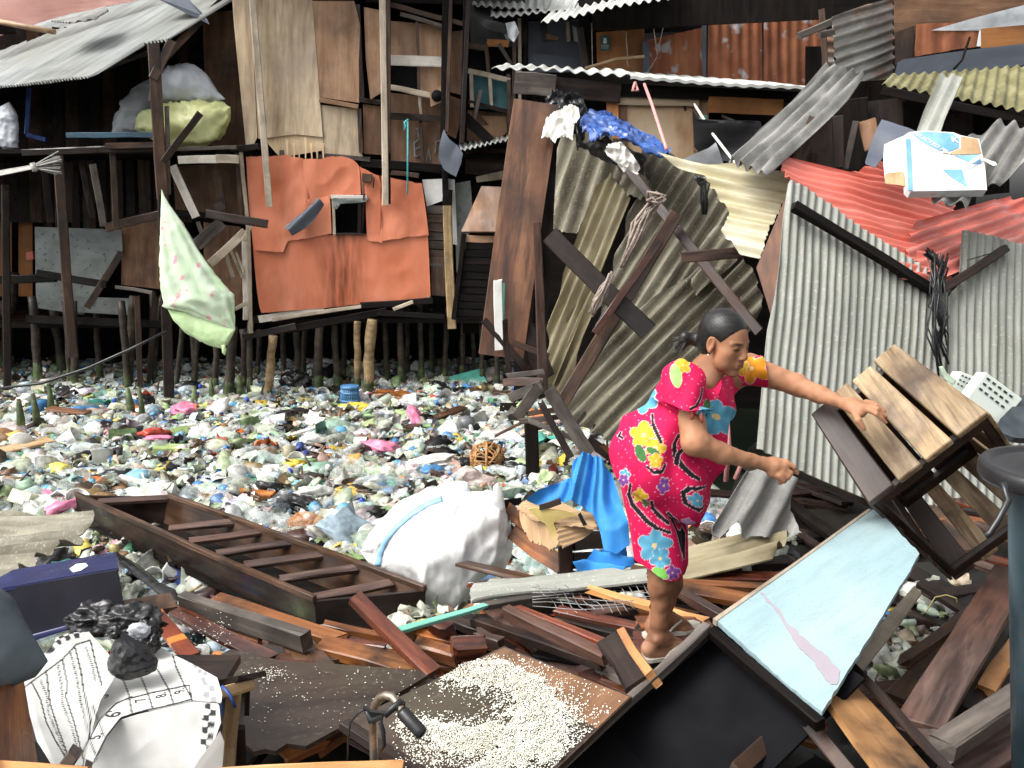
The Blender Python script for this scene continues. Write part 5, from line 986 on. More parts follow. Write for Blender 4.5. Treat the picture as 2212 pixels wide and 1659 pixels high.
# rice grains
def inblob(u, v):
    b = [(1060, 1470, 110, 26, .12), (1010, 1452, 70, 22, .3), (1140, 1500, 75, 40, .5), (1165, 1560, 70, 60, .3), (1060, 1600, 130, 34, -.15), (960, 1590, 75, 26, .2), (1110, 1640, 120, 30, -.4), (1085, 1452, 60, 22, .3), (1190, 1600, 40, 60, .2)]
    d = 9
    for cu, cv, ru, rv, an in b:
        x, y = u - cu, v - cv; c, s = math.cos(an), math.sin(an); X, Y = (c*x + s*y)/ru, (-s*x + c*y)/rv; d = min(d, X*X + Y*Y)
    return d
GV = []; GF = []; rg = random.Random(3); cnt = 0; o0 = on(TP, 1050, 1560)
while cnt < 21000:
    u, v = rg.uniform(780, 1350), rg.uniform(1405, 1700); d = inblob(u, v) + .75*nz(u*.035, v*.05) + .35*nz(u*.11, v*.13)
    pr = 1 if d < .8 else .45 if d < 1.2 else .16 if d < 2.2 else .05 if d < 4 else .012
    if d > 2.4 and (u < 850 or v < 1415): continue
    if rg.random() > pr: continue
    if (v - 1396) < .39*(u - 1088) + 6 and u > 1088: continue
    if u - 1365 > -(v - 1505)*1.04 - 8 and v > 1500: continue
    if v - 1396 < (1088 - u)*.49 + 6 and u <= 1088: continue
    p = on(TP, u, v) + TP[1]*(.004 + (.012*rg.random()*max(0, 1-d) + (.004 if d < 1 else 0)))
    s = rg.uniform(.0013, .0022)*(1.7 if d > 1.2 and rg.random() < .22 else 1); ax = Vector((rg.gauss(0, 1), rg.gauss(0, 1), rg.gauss(0, .3))).normalized(); ay = ax.orthogonal().normalized(); az = ax.cross(ay)
    k = len(GV); GV += [p + ax*s*1.7, p - ax*s*1.7, p + ay*s, p - ay*s, p + az*s, p - az*s]
    GF += [(k+i, k+j, k+l) for i, j, l in ((0, 2, 4), (2, 1, 4), (1, 3, 4), (3, 0, 4), (2, 0, 5), (1, 2, 5), (3, 1, 5), (0, 3, 5))]; cnt += 1
for i in range(420):           # grains strewn on the boards beyond
    u, v = rg.choice([(rg.gauss(585, 25), rg.gauss(1455, 10)), (rg.uniform(540, 900), rg.uniform(1440, 1580)), (rg.gauss(470, 50), rg.gauss(1365, 25))])
    if v < 1442 and u > 500: continue
    pl_ = PW if u > 500 else flat(.56); p = on(pl_, u, v) + pl_[1]*.004; s = rg.uniform(.0012, .0026); k = len(GV)
    GV += [p + Vector((s*1.5, 0, 0)), p - Vector((s*1.5, 0, 0)), p + Vector((0, s, 0)), p - Vector((0, s, 0)), p + Vector((0, 0, s)), p - Vector((0, 0, s))]
    GF += [(k+i, k+j, k+l) for i, j, l in ((0, 2, 4), (2, 1, 4), (1, 3, 4), (3, 0, 4), (2, 0, 5), (1, 2, 5), (3, 1, 5), (0, 3, 5))]
o = obj('rice_grains', mesh('rice', GV, GF), m['rice'], None, None, True); tag(o, 'white rice grains strewn over the wooden tray and boards', 'rice', kind='stuff')
# ---- pale blue cabinet lying on its side, open towards the viewer
A, B, E = W(1545, 1343, 2.62), W(1775, 1536, 2.22), W(1885, 1100, 3.2)
dp = (E - A); ab = B - A; dn = ab.cross(dp).normalized()
if dn.z > 0: dn = -dn
Hh = .62; C4 = B + dn*Hh; D4 = A + dn*Hh
# lean the inside wall so its edge follows the photographed line
D4 = W(1170, 1690, 2.38); C4 = B + (D4 - A)
cab = thing('blue_cabinet', A, 'overturned cabinet with pale blue painted side and dark open inside', 'cabinet')
BP = plane(A, B, E)
def BPo(d): return BP[0] + BP[1]*d, BP[1]
panel('blue_side', ragged([(1548, 1340), (1700, 1232), (1884, 1098), (1905, 1112), (1930, 1135), (1986, 1196), (1950, 1258), (1860, 1405), (1776, 1537), (1758, 1524), (1690, 1470), (1620, 1405)], 12, 1.6, 3), BP, m['paint_paleblue'], cab, .018, ((1548, 1340), (1884, 1098)))
panel('pink_stain', ragged([(1638, 1276), (1648, 1280), (1680, 1315), (1706, 1352), (1740, 1380), (1790, 1420), (1815, 1450), (1808, 1478), (1795, 1478), (1775, 1455), (1760, 1430), (1720, 1390), (1696, 1350), (1670, 1310)], 7, 2.6, 5), BPo(.002), m['paint_pinkpatch'], cab, .001)
panel('edge_strip', [(1540, 1336), (1720, 1212), (1882, 1094), (1884, 1099), (1700, 1233), (1548, 1341)], BPo(.003), m['wood_pale'], cab, .022)
dd_ = -BP[1]*.03
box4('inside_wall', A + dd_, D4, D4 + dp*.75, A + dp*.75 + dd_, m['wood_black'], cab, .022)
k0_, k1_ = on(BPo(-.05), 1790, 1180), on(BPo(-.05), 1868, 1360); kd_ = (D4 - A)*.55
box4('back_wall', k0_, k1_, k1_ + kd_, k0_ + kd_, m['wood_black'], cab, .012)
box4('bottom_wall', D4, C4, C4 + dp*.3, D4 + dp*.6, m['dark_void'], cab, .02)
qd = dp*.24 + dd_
box4('inner_shade', A + qd, B + qd, C4 + qd, D4 + qd, m['dark_void'], cab, .012)  # added near-black sheet standing in for the shade inside the cabinet
beam('front_edge', A + Vector((-.02, -.01, -.012)), D4 + Vector((-.02, -.01, -.01)), .03, .03, m['wood_grey'], cab, n=Vector((-.5, -.3, 1)))
beam('front_rail', A + Vector((-.01, -.02, -.03)), B + Vector((-.005, -.01, -.035)), .04, .03, m['wood_black'], cab, n=Vector((0, -1, -.3)))
beam('shelf', W(1592, 1668, 2.2), W(1712, 1552, 2.45), .045, .02, m['wood_brown'], cab)
beam('shelf', W(1748, 1566, 2.3), W(1850, 1690, 2.1), .04, .02, m['wood_brown'], cab)
o = panel('plank_board', [(1790, 1516), (1828, 1462), (1900, 1535), (2035, 1690), (1920, 1690), (1850, 1600)], plane((1790, 1516, 2.3), (1828, 1462, 2.5), (1990, 1690, 1.98)), m['wood_scorch'], None, .02, ((1810, 1490), (1980, 1680))); tag(o, 'orange-brown board with dark scorch marks under the blue cabinet', 'board')
o = bm('plank_edge', (1838, 1438), (2075, 1690), (2.55, 2.0), 24, m['wood_dark'], None, t=.03); tag(o, 'dark narrow plank running beside the scorched orange board', 'plank')
o = panel('plank_board', [(1842, 1430), (1900, 1350), (1975, 1265), (1990, 1280), (1925, 1370), (1860, 1450)], plane((1842, 1430, 2.75), (1975, 1265, 3.2), (1990, 1280, 3.15)), m['wood_pale'], None, .012, ((1842, 1430), (1975, 1265))); tag(o, 'pale board strip showing beyond the blue cabinet side', 'board')
# ---- slatted crate tilted by the woman
Pq, Yq = (1886, 1087), 3.05
def pv(du, dv, dd): return W(Pq[0] + du, Pq[1] + dv, Yq + mpx(dd, Yq))
P0 = W(*Pq, Yq); va = pv(244, -187, -34) - P0; vb = pv(174, 163, 350) - P0; vc = pv(-120, -183, 145) - P0
cr = thing('wooden_crate', P0 + vb, 'slatted wooden fruit crate tilted up under the woman hand', 'crate')
def cbox(nm, a0, a1, b0, b1, c0, c1, mt, par=None):
    def q(a, b, c): return P0 + va*(a*(1 - .21*c)) + vb*b + vc*c
    ctr = q((a0+a1)/2, (b0+b1)/2, (c0+c1)/2); M = frame(ctr, vc, -vb); Mi = M.inverted()
    pts = [Mi @ q(a, b, c) for a in (a0, a1) for b in (b0, b1) for c in (c0, c1)]
    me = mesh(nm, pts, [(0, 1, 3, 2), (4, 6, 7, 5), (0, 4, 5, 1), (2, 3, 7, 6), (0, 2, 6, 4), (1, 5, 7, 3)])
    bb = bmesh.new(); bb.from_mesh(me); bmesh.ops.recalc_face_normals(bb, faces=bb.faces); bmesh.ops.bevel(bb, geom=bb.edges[:], offset=.004, segments=1, affect='EDGES'); bb.to_mesh(me); bb.free()
    return obj(nm, me, m[mt], par or cr, M)
bt = .035
for k, (a0, a1, mt) in enumerate([(-.02, .20, 'crate_dark'), (.25, .445, 'crate_pale'), (.485, .715, 'crate_pale'), (.76, 1.02, 'crate_pale')]):
    cbox('slat', a0, a1, -bt, .0, -.02, 1.03 + .02*(k % 2), mt)
for k, (a0, a1) in enumerate([(0, .22), (.29, .46), (.54, .72), (.79, 1.0)]): cbox('slat', a0, a1, 1., 1. + bt, 0, 1, 'crate_pale' if k else 'crate_dark')
for c0 in (0., .93):
    cbox('end_bar', 0, 1, .005, .07, c0, c0 + .07, 'wood_dark'); cbox('end_bar', 0, 1, .93, .995, c0, c0 + .07, 'wood_dark')
    cbox('end_bar', .0, .06, .07, .93, c0, c0 + .07, 'wood_dark'); cbox('end_bar', .94, 1., .07, .93, c0, c0 + .07, 'wood_dark')
cbox('side_slat', 1.005, 1.035, -.0, .30, -.01, 1.02, 'crate_pale'); cbox('side_slat', 1.005, 1.035, .37, .66, 0, 1, 'crate_pale'); cbox('side_slat', 1.005, 1.035, .74, 1., 0, 1, 'crate_pale')
cbox('side_slat', -.035, -.005, .0, .30, 0, 1, 'crate_dark'); cbox('side_slat', -.035, -.005, .38, .66, 0, 1, 'crate_dark'); cbox('side_slat', -.035, -.005, .74, 1., 0, 1, 'crate_dark')
cbox('bottom_board', .02, .5, .05, .95, .99, 1.03, 'wood_dark'); cbox('bottom_board', .54, .98, .05, .95, .99, 1.03, 'wood_dark')
# beam in her lower hand
o = bm('dark_beam', (1686, 1010), (1880, 1090), (3.02, 3.12), 17, m['wood_dark'], None, t=.03); tag(o, 'dark edge beam gripped in the woman lower hand', 'beam')
# ================================================================ floating litter
def arr(V): return np.array([tuple(v) for v in V], np.float32)
def lath(prof, K):
    V = [(r*math.cos(2*math.pi*j/K), r*math.sin(2*math.pi*j/K), z) for r, z in prof for j in range(K)]
    T = []
    for i in range(len(prof)-1):
        for j in range(K):
            a, b = i*K+j, i*K+(j+1) % K; T += [(a, b, b+K), (a, b+K, a+K)]
    for base, rev in ((0, 1), ((len(prof)-1)*K, 0)):
        if prof[0 if rev else -1][0] > .004:
            for j in range(1, K-1): T.append((base, base+j+1, base+j) if rev else (base, base+j, base+j+1))
    return arr(V), np.array(T, np.int32)
def crum(sub, sx, sy, sz, amp, seed, fs=3.2):
    b = bmesh.new(); bmesh.ops.create_icosphere(b, subdivisions=sub, radius=1)
    V = []
    for v in b.verts:
        p = v.co.copy(); q = p*fs*.5 + Vector((seed*7.1, seed*3.3, 0))
        d = 1 + amp*(1.1 - 2.6*abs(noise.noise(q)) - 1.1*abs(noise.noise(q*2.3)) + .22*noise.noise(q*5))
        p *= d; V.append((p.x*sx, p.y*sy, p.z*sz))
    T = [[v.index for v in f.verts] for f in b.faces]; b.free(); return arr(V), np.array(T, np.int32)
def wrap(n, sx, sy, amp, seed, th=.004):
    V = []; T = []; rr = random.Random(seed)
    for i in range(n+1):
        for j in range(n+1):
            x, y = i/n - .5, j/n - .5
            e = 1 + .25*nz(x*3 + seed, y*3)
            V.append((x*sx*e, y*sy*e, amp*(2.2*nz(x*3.1 + seed*2.7, y*3.1) + 1.2*nz(x*7, y*7 + seed))))
    for i in range(n):
        for j in range(n):
            a = i*(n+1)+j; T += [(a, a+1, a+n+2), (a, a+n+2, a+n+1)]
    return arr(V), np.array(T, np.int32)
def blk(sx, sy, sz):
    V = [(x*sx/2*(1 - .06*(z > 0)), y*sy/2*(1-.06*(z > 0)), z*sz/2) for x in (-1, 1) for y in (-1, 1) for z in (-1, 1)]
    T = [(0, 1, 3), (0, 3, 2), (4, 6, 7), (4, 7, 5), (0, 4, 5), (0, 5, 1), (2, 3, 7), (2, 7, 6), (0, 2, 6), (0, 6, 4), (1, 5, 7), (1, 7, 3)]
    return arr(V), np.array(T, np.int32)
bot = [lath([(.022, -.105), (.03, -.1), (.031, -.06), (.028, -.03), (.031, 0), (.03, .04), (.024, .07), (.011, .09), (.011, .102)], 9), lath([(.03, -.13), (.038, -.125), (.038, .03), (.03, .07), (.013, .1), (.013, .115)], 9), lath([(.025, -.07), (.031, -.065), (.026, -.01), (.031, .04), (.012, .075)], 8)]
cup = [lath([(.0, -.045), (.026, -.045), (.036, .045), (.039, .047), (.034, .044), (.024, -.035), (.0, -.035)], 10), lath([(.0, -.05), (.045, -.05), (.055, .05), (.06, .052), (.052, .046), (.042, -.04), (.0, -.04)], 11), lath([(0, -.03), (.05, -.03), (.07, .03), (.075, .03), (.066, .026), (.046, -.02), (0, -.02)], 12)]
bag = [crum(2, .10, .075, .035, .42, s) for s in range(6)] + [crum(2, .06, .055, .035, .45, s) for s in range(6, 10)]
wrp = [wrap(4, .15, .11, .022, s) for s in range(6)] + [wrap(4, .10, .07, .018, s) for s in range(6, 10)] + [wrap(5, .22, .16, .03, s) for s in range(10, 13)]
fom = [blk(.16, .11, .05), blk(.10, .08, .03), blk(.2, .04, .02), blk(.3, .05, .02), blk(.12, .12, .06)]
cap = [lath([(.016, -.008), (.016, .007), (.013, .009)], 8)]
CLR = [(.62, .68, .64), (.70, .74, .72), (.55, .62, .50), (.66, .70, .58), (.6, .68, .72)]
PAL = [((.66, .67, .63), 30), ((.50, .53, .45), 24), ((.42, .43, .35), 20), ((.22, .27, .13), 10), ((.42, .50, .27), 4), ((.018, .018, .021), 11), ((.10, .25, .50), 2.2), ((.28, .46, .60), 3), ((.58, .07, .04), 1.5), ((.70, .24, .07), 1.6), ((.70, .54, .12), 2.2), ((.6, .26, .34), 1.2), ((.22, .13, .07), 8), ((.06, .038, .025), 10), ((.12, .33, .2), 2), ((.3, .5, .44), 1.6), ((.34, .27, .19), 6), ((.03, .05, .22), 1)]
rl = random.Random(77); PC = [c for c, w in PAL]; PWt = [w for c, w in PAL]
def inboat(x, y):
    return False
LV = []; LT = []; LC = []; LM = []; nv = 0
def put(arc, pos, rot, sc, col, mi):
    global nv
    V, T = arc; V = (V*sc) @ np.array(rot.to_matrix()).T.astype(np.float32) + np.array(pos, np.float32)
    LV.append(V); LT.append(T + nv); LC.append(np.tile(np.array([*col, 1], np.float32), (len(V), 1))); LM.append(np.full(len(T), mi, np.int32)); nv += len(V)
from mathutils import Euler
def area(x, y):
    if y > 13.2: return False
    if abs(x) > y*.60 + .3: return False
    if hm(x, y) > -.02: return False
    return x < 1.6
def lz(x, y): return .02 + .05*max(0, nz(x*1.3, y*1.3, 4)) + .03*nz(x*4, y*4)
n_ = 0
while n_ < 16500:
    y = 3.9 + 9.2*rl.random()**1.25; x = rl.uniform(-8, 1.6)
    if not area(x, y): continue
    n_ += 1; k = rl.random(); z = lz(x, y) + rl.uniform(-.02, .035)
    sc = min(1.9, .36*math.exp(abs(rl.gauss(0, .62))))*(1.2 if y < 8 else 1.05)
    e = Euler((rl.gauss(0, .35), rl.gauss(0, .35), rl.uniform(0, 6.28)))
    if k < .22:
        e = Euler((1.57 + rl.gauss(0, .25), rl.uniform(0, 6), rl.uniform(0, 6.28)), 'XYZ'); c = rl.choice(CLR); put(rl.choice(bot), (x, y, z + .015), e, sc, c, 1)
        if rl.random() < .5:
            d = e.to_matrix() @ Vector((0, 0, .105*sc)); put(cap[0], (x + d.x, y + d.y, z + .015 + d.z), e, sc, rl.choice([(.03, .08, .5), (.03, .08, .5), (.6, .6, .6), (.08, .3, .6)]), 0)
            put(lath([(.0335, -.025), (.0335, .025)], 8), (x, y, z + .015), e, sc, rl.choice([(.08, .25, .6), (.5, .6, .7), (.12, .4, .65)]), 0)
    elif k < .33:
        e = Euler((rl.uniform(0, 3), rl.uniform(-1.6, 1.6), rl.uniform(0, 6.28))); c = rl.choice(CLR + [(.75, .75, .72)]*3)
        put(rl.choice(cup), (x, y, z + .015), e, sc, c, 0 if c[0] > .74 or rl.random() < .4 else 1)
    elif k < .58:
        c = rl.choices(PC, PWt)[0]; put(rl.choice(bag), (x, y, z), e, sc, [min(1, q*rl.uniform(.8, 1.15)) for q in c], 1 if c[0] > .55 and rl.random() < .35 else 0)
    elif k < .90:
        c = rl.choices(PC, PWt)[0]; e = Euler((rl.gauss(0, .5), rl.gauss(0, .5), rl.uniform(0, 6.28))); put(rl.choice(wrp), (x, y, z + .012), e, sc, [min(1, q*rl.uniform(.8, 1.15)) for q in c], 1 if c[0] > .6 and rl.random() < .3 else 0)
    elif k < .915:
        c = rl.choice([(.6, .62, .56), (.5, .54, .44), (.66, .66, .62), (.02, .02, .024), (.45, .5, .5)]); put(wrap(5, .3, .2, .03, rl.randrange(99)), (x, y, z + .03), Euler((rl.gauss(0, .15), rl.gauss(0, .15), rl.uniform(0, 6.28))), rl.uniform(.8, 1.4), c, 1 if rl.random() < .55 else 0)
    elif k < .955:
        c = rl.choice([(.76, .76, .73), (.7, .7, .64), (.3, .18, .09), (.55, .56, .45), (.16, .09, .05), (.65, .4, .3)]); put(rl.choice(fom), (x, y, z + .01), e, sc*.9, c, 0)
    else:
        c = rl.choice([(.12, .07, .04), (.3, .2, .1), (.05, .03, .02)]); put(blk(rl.uniform(.1, .35), .018, .012), (x, y, z + .025), e, 1, c, 0)
# small bits caught between the timber on the right and beside the navy box
for (u0, v0, u1, v1, z0, n) in [(1890, 1260, 2090, 1500, .5, 220), (180, 1130, 330, 1290, .12, 200), (1480, 1150, 1720, 1240, .5, 30), (1030, 1250, 1130, 1330, .45, 40), (850, 1320, 980, 1370, .5, 40), (1170, 930, 1260, 1010, .05, 120)]:
    for i in range(n):
        p = G(rl.uniform(u0, u1), rl.uniform(v0, v1), z0 + rl.uniform(-.03, .03)); c = rl.choices(PC, PWt)[0]
        put(rl.choice(wrp + bag), p, Euler((rl.gauss(0, .5), rl.gauss(0, .5), rl.uniform(0, 6))), rl.uniform(.35, .8), c, 1 if c[0] > .55 and rl.random() < .5 else 0)
me = npmesh('litter', np.concatenate(LV), np.concatenate(LT)); me.materials.append(MAT['litter']); me.materials.append(MAT['litter_clear'])
at = me.color_attributes.new('Col', 'FLOAT_COLOR', 'POINT'); at.data.foreach_set('color', np.concatenate(LC).ravel())
me.polygons.foreach_set('material_index', np.concatenate(LM)); me.polygons.foreach_set('use_smooth', np.ones(len(me.polygons), bool))
o = obj('floating_litter', me); tag(o, 'dense mat of mixed plastic litter floating on the water', 'litter', kind='stuff')
# ---- individual pieces that show largest
def amesh(arc, name): return npmesh(name, arc[0], arc[1])
for nm, c, r, a in [('lp_white', (.62, .62, .59), .4, 1), ('lp_cream', (.66, .62, .45), .5, 1), ('lp_green', (.38, .5, .2), .5, 1), ('lp_blue', (.07, .22, .46), .4, 1), ('lp_red', (.5, .06, .035), .4, 1), ('lp_orange', (.78, .2, .05), .4, 1), ('lp_yellow', (.75, .55, .07), .4, 1), ('lp_pink', (.72, .22, .36), .45, 1), ('lp_teal', (.12, .46, .38), .45, 1), ('lp_brown', (.12, .055, .025), .5, 1), ('lp_clear', (.7, .75, .73), .1, .4), ('lp_palegreen', (.6, .72, .58), .35, .75), ('lp_grey', (.16, .17, .18), .4, 1), ('lp_lilac', (.45, .3, .6), .4, 1), ('lp_peach', (.72, .42, .26), .5, 1)]: flatcol(nm, c, r, a)
CN = {'lp_white': 'white', 'lp_cream': 'cream', 'lp_green': 'mossy green', 'lp_blue': 'blue', 'lp_red': 'red', 'lp_orange': 'orange', 'lp_yellow': 'yellow', 'lp_pink': 'pink', 'lp_teal': 'teal', 'lp_brown': 'brown', 'lp_clear': 'clear', 'lp_palegreen': 'pale green', 'bag_black': 'black'}
bigbag = [crum(3, .17, .13, .06, .40, s + 20, 3.6) for s in range(5)]
KIND = [('plastic_bottle', bot, ['lp_clear']*8 + ['lp_palegreen']*2 + ['lp_blue'], 1.5, 'empty {} plastic bottle floating in the litter', 'bottle', 46),
        ('plastic_cup', cup, ['lp_white']*4 + ['lp_clear']*2 + ['lp_cream'], 1.45, 'discarded {} plastic cup floating in the litter', 'cup', 36),
        ('plastic_bag', bigbag, ['bag_black']*6 + ['lp_white']*4 + ['lp_clear']*3 + ['lp_red', 'lp_yellow', 'lp_palegreen', 'lp_blue', 'lp_orange', 'lp_pink'], .78, 'crumpled {} plastic bag floating in the litter', 'plastic bag', 62),
        ('food_wrapper', wrp, ['lp_yellow', 'lp_red', 'lp_blue', 'lp_orange', 'lp_teal', 'lp_white', 'lp_pink', 'lp_palegreen'], 1.3, 'flattened {} food wrapper floating in the litter', 'wrapper', 60),
        ('foam_piece', fom, ['lp_white', 'lp_cream', 'lp_green'], 1.3, 'broken {} foam piece floating in the litter', 'foam', 26)]
for nm, arcs, mats, scl, lab, cat, n in KIND:
    cache = {}; c = 0
    while c < n:
        y = 4.0 + 7.2*rl.random()**1.5; x = rl.uniform(-6.5, 1.4)
        if not area(x, y): continue
        c += 1; i = rl.randrange(len(arcs)); mt = rl.choice(mats)
        if (i, mt) not in cache:
            me = amesh(arcs[i], nm); me.materials.append(MAT[mt]); me.polygons.foreach_set('use_smooth', [nm != 'foam_piece']*len(me.polygons)); cache[(i, mt)] = me
        e = Euler((rl.gauss(0, .3), rl.gauss(0, .3), rl.uniform(0, 6.28)))
        if nm == 'plastic_bottle': e = Euler((1.57 + rl.gauss(0, .2), rl.uniform(0, 6), rl.uniform(0, 6.28)))
        if nm == 'plastic_cup': e = Euler((rl.uniform(0, 2.4), rl.uniform(-1.4, 1.4), rl.uniform(0, 6.28)))
        s = scl*rl.uniform(.85, 1.3)
        o = obj(nm, cache[(i, mt)], None, None, Matrix.Translation((x, y, lz(x, y) + .045)) @ e.to_matrix().to_4x4() @ Matrix.Scale(s, 4))
        tag(o, lab.format(CN[mt]), cat, CN[mt] + ' ' + cat + 's in the litter')
# ---- pieces with a place of their own
def at(arc, name, u, v, size, mt, label, cat, e=(0, 0, 0), z=None, dz=0.):
    p = G(u, v, .06) if z is None else G(u, v, z); s = mpx(size, p.y)
    V = arc[0]; w = max(np.ptp(V[:, 0]), np.ptp(V[:, 1]), np.ptp(V[:, 2]))
    me = amesh(arc, name); me.materials.append(MAT[mt]); me.polygons.foreach_set('use_smooth', [len(V) > 20]*len(me.polygons))
    return tag(obj(name, me, None, None, Matrix.Translation(p + Vector((0, 0, dz))) @ Euler(e).to_matrix().to_4x4() @ Matrix.Scale(s/w, 4)), label, cat)
at(crum(4, .2, .11, .07, .35, 51), 'rubbish_bag', 645, 1088, 118, 'bag_black', 'knotted black rubbish bag beyond the boat', 'bag', (0, .1, -.4))
at(crum(4, .16, .11, .06, .42, 52), 'rubbish_bag', 800, 1110, 95, 'bag_black', 'spread black rubbish bag touching the white sack', 'bag', (0, 0, .4))
at(crum(4, .2, .09, .06, .42, 53), 'rubbish_bag', 760, 1058, 110, 'bag_black', 'black rubbish bag lying behind the rusty can', 'bag', (0, 0, .2))
at(crum(4, .14, .1, .07, .4, 54), 'rubbish_bag', 1000, 1002, 62, 'bag_black', 'black rubbish bag in front of the wicker basket', 'bag', (0, 0, .2))
at(crum(4, .2, .1, .07, .4, 55), 'rubbish_bag', 920, 918, 100, 'bag_black', 'black rubbish bag beside the grey ball', 'bag', (0, 0, -.2))
at(crum(4, .2, .15, .12, .3, 56), 'rubbish_bag', 640, 838, 78, 'bag_black', 'bulging navy-black rubbish bag against the stilts', 'bag', (0, 0, -.2), None, .1)
at(crum(4, .2, .1, .07, .4, 57), 'rubbish_bag', 575, 1105, 70, 'bag_black', 'small black rubbish bag near the far side of the boat', 'bag', (0, 0, .5))
at(crum(4, .2, .09, .05, .35, 58), 'white_cloth', 930, 1000, 150, 'cloth_white', 'wet white cloth spread over the litter beside the wicker basket', 'cloth', (0, -.1, .25))
at(crum(4, .16, .09, .05, .3, 59), 'orange_bag', 200, 1040, 76, 'lp_orange', 'bright orange plastic bag floating beyond the broken asbestos sheet', 'bag', (0, 0, .1))
at(crum(3, .16, .09, .04, .3, 60), 'yellow_cloth', 775, 882, 110, 'lp_yellow', 'mustard yellow cloth floating before the blue basket', 'cloth', (0, 0, -.15))
at(crum(3, .2, .09, .03, .3, 61), 'pink_sheet', 345, 958, 70, 'lp_pink', 'shocking pink plastic sheet on the mossy foam block', 'plastic sheet', (0, 0, .1), None, .06)
at(crum(3, .2, .1, .05, .3, 62), 'brown_tarp', 840, 855, 110, 'wood_orange', 'crumpled rust brown plastic behind the blue basket', 'plastic sheet', (0, 0, .1))
at(crum(4, .2, .16, .07, .14, 63), 'foam_lump', 450, 1060, 88, 'lp_palegreen', 'pale green-grey round foam lump beside the boat', 'foam')
at(blk(.2, .12, .06), 'foam_block', 370, 975, 80, 'lp_green', 'mossy foam block carrying the pink sheet', 'foam', (0, .1, .3))
at(blk(.2, .12, .07), 'foam_box', 575, 1022, 62, 'lp_white', 'white foam food box floating beyond the boat', 'foam box', (.3, 0, .3))
at(blk(.2, .14, .07), 'foam_box', 680, 915, 46, 'lp_white', 'white foam lid tilted up near the mustard cloth', 'foam box', (.4, 0, -.3))
at(blk(.2, .14, .06), 'teal_box', 1012, 828, 76, 'lp_teal', 'teal plastic crate lid beside the wrecked planks', 'plastic lid', (.5, -.2, .3))
at(lath([(0, -.5), (.3, -.45), (.47, -.2), (.5, 0), (.46, .22), (.3, .42), (0, .5)], 20), 'grey_ball', 1006, 918, 44, 'lp_grey', 'dull grey ball floating among the bottles', 'ball')
at(lath([(0, -.2), (.3, -.2), (.42, .2), (.45, .2), (.39, .18), (.27, -.16), (0, -.16)], 20), 'white_bowl', 640, 996, 40, 'lp_white', 'white plastic bowl lying open beyond the boat', 'bowl', (.9, .2, 0))
at(lath([(0, -.2), (.3, -.2), (.36, .3), (.4, .3), (.34, .28), (.27, -.16), (0, -.16)], 20), 'white_tub', 560, 1000, 38, 'lp_white', 'white plastic tub on its side beside the food box', 'tub', (1.3, .4, 0))
at(lath([(0, -.2), (.36, -.2), (.36, .2), (.33, .2), (.33, -.15), (0, -.15)], 20), 'rusty_can', 764, 1056, 56, 'wood_brown', 'rusty round can standing open in the litter', 'can', (.1, .1, 0))
at(lath([(.07, -.5), (.08, .5), (.06, .5), (.055, .45), (.0, .4)], 12), 'bamboo_tube', 660, 1030, 84, 'wood_brown', 'brown bamboo tube floating beyond the boat', 'bamboo', (1.5, 0, 1.4))
for (u, v, s, mt, lb) in [(520, 950, 60, 'lp_white', 'white cup'), (170, 1010, 40, 'lp_cream', 'cream instant noodle cup floating near the orange bag'), (205, 995, 40, 'lp_white', 'white instant noodle cup floating near the orange bag')]:
    if lb.count(' ') > 3: at(cup[1], 'noodle_cup', u, v, s, mt, lb, 'cup', (1.3, .3, .7))
for (a, b, z, w, mt, lb) in [((190, 905), (265, 925), .1, 18, 'wood_dark', 'dark arm of the broken wooden frame among the mossy stakes'), ((258, 925), (325, 945), .1, 24, 'wood_dark', 'short arm of the broken wooden frame among the mossy stakes'), ((105, 882), (190, 892), .15, 16, 'door_brown', 'pinkish plank afloat near the mossy stakes'), ((880, 925), (1000, 880), .1, 22, 'wood_brown', 'brown board afloat before the teal lid'), ((300, 988), (420, 965), .05, 16, 'wood_grey', 'grey log afloat beside the mossy foam block'), ((1010, 840), (1120, 852), .08, 10, 'wood_brown', 'brown plank afloat beneath the jutting planks'), ((1080, 880), (1120, 880), .1, 34, 'wood_black', 'rounded black board afloat beneath the cracked grey board'), ((0, 975), (110, 950), .1, 22, 'cardboard', 'soggy cardboard strip afloat by the mossy stakes'), ((500, 1060), (590, 1068), .06, 16, 'wood_orange', 'split orange stick afloat beside the pale foam lump')]:
    o = gb('floating_plank', a, b, z, w, m[mt], None, .025); tag(o, lb, 'plank')
# blue basket: ribs and rims
bk = thing('blue_basket', G(757, 878, .02), 'blue plastic laundry basket standing upside down against the stilts', 'basket'); bp = G(757, 878, .02)
r0, r1, hh = mpx(22, bp.y), mpx(18, bp.y), mpx(44, bp.y)
for i in range(26):
    th = 2*math.pi*i/26; d = Vector((math.cos(th), math.sin(th), 0)); tube('rib', [bp + d*r0, bp + d*r1 + Vector((0, 0, hh))], .009, MAT['lp_blue'], bk, 4)
for rr_, z in ((r0, .0), (r0*.94, hh*.33), (r1*1.03, hh*.72), (r1, hh)):
    lathe('rim', [(rr_+.012, -.012), (rr_+.012, .015), (rr_-.006, .015), (rr_-.006, -.012)], MAT['lp_blue'], bk, Matrix.Translation(bp + Vector((0, 0, z))), 26)
lathe('base', [(r1, 0), (r1*.9, .02), (.0, .02)], MAT['lp_blue'], bk, Matrix.Translation(bp + Vector((0, 0, hh))), 26)
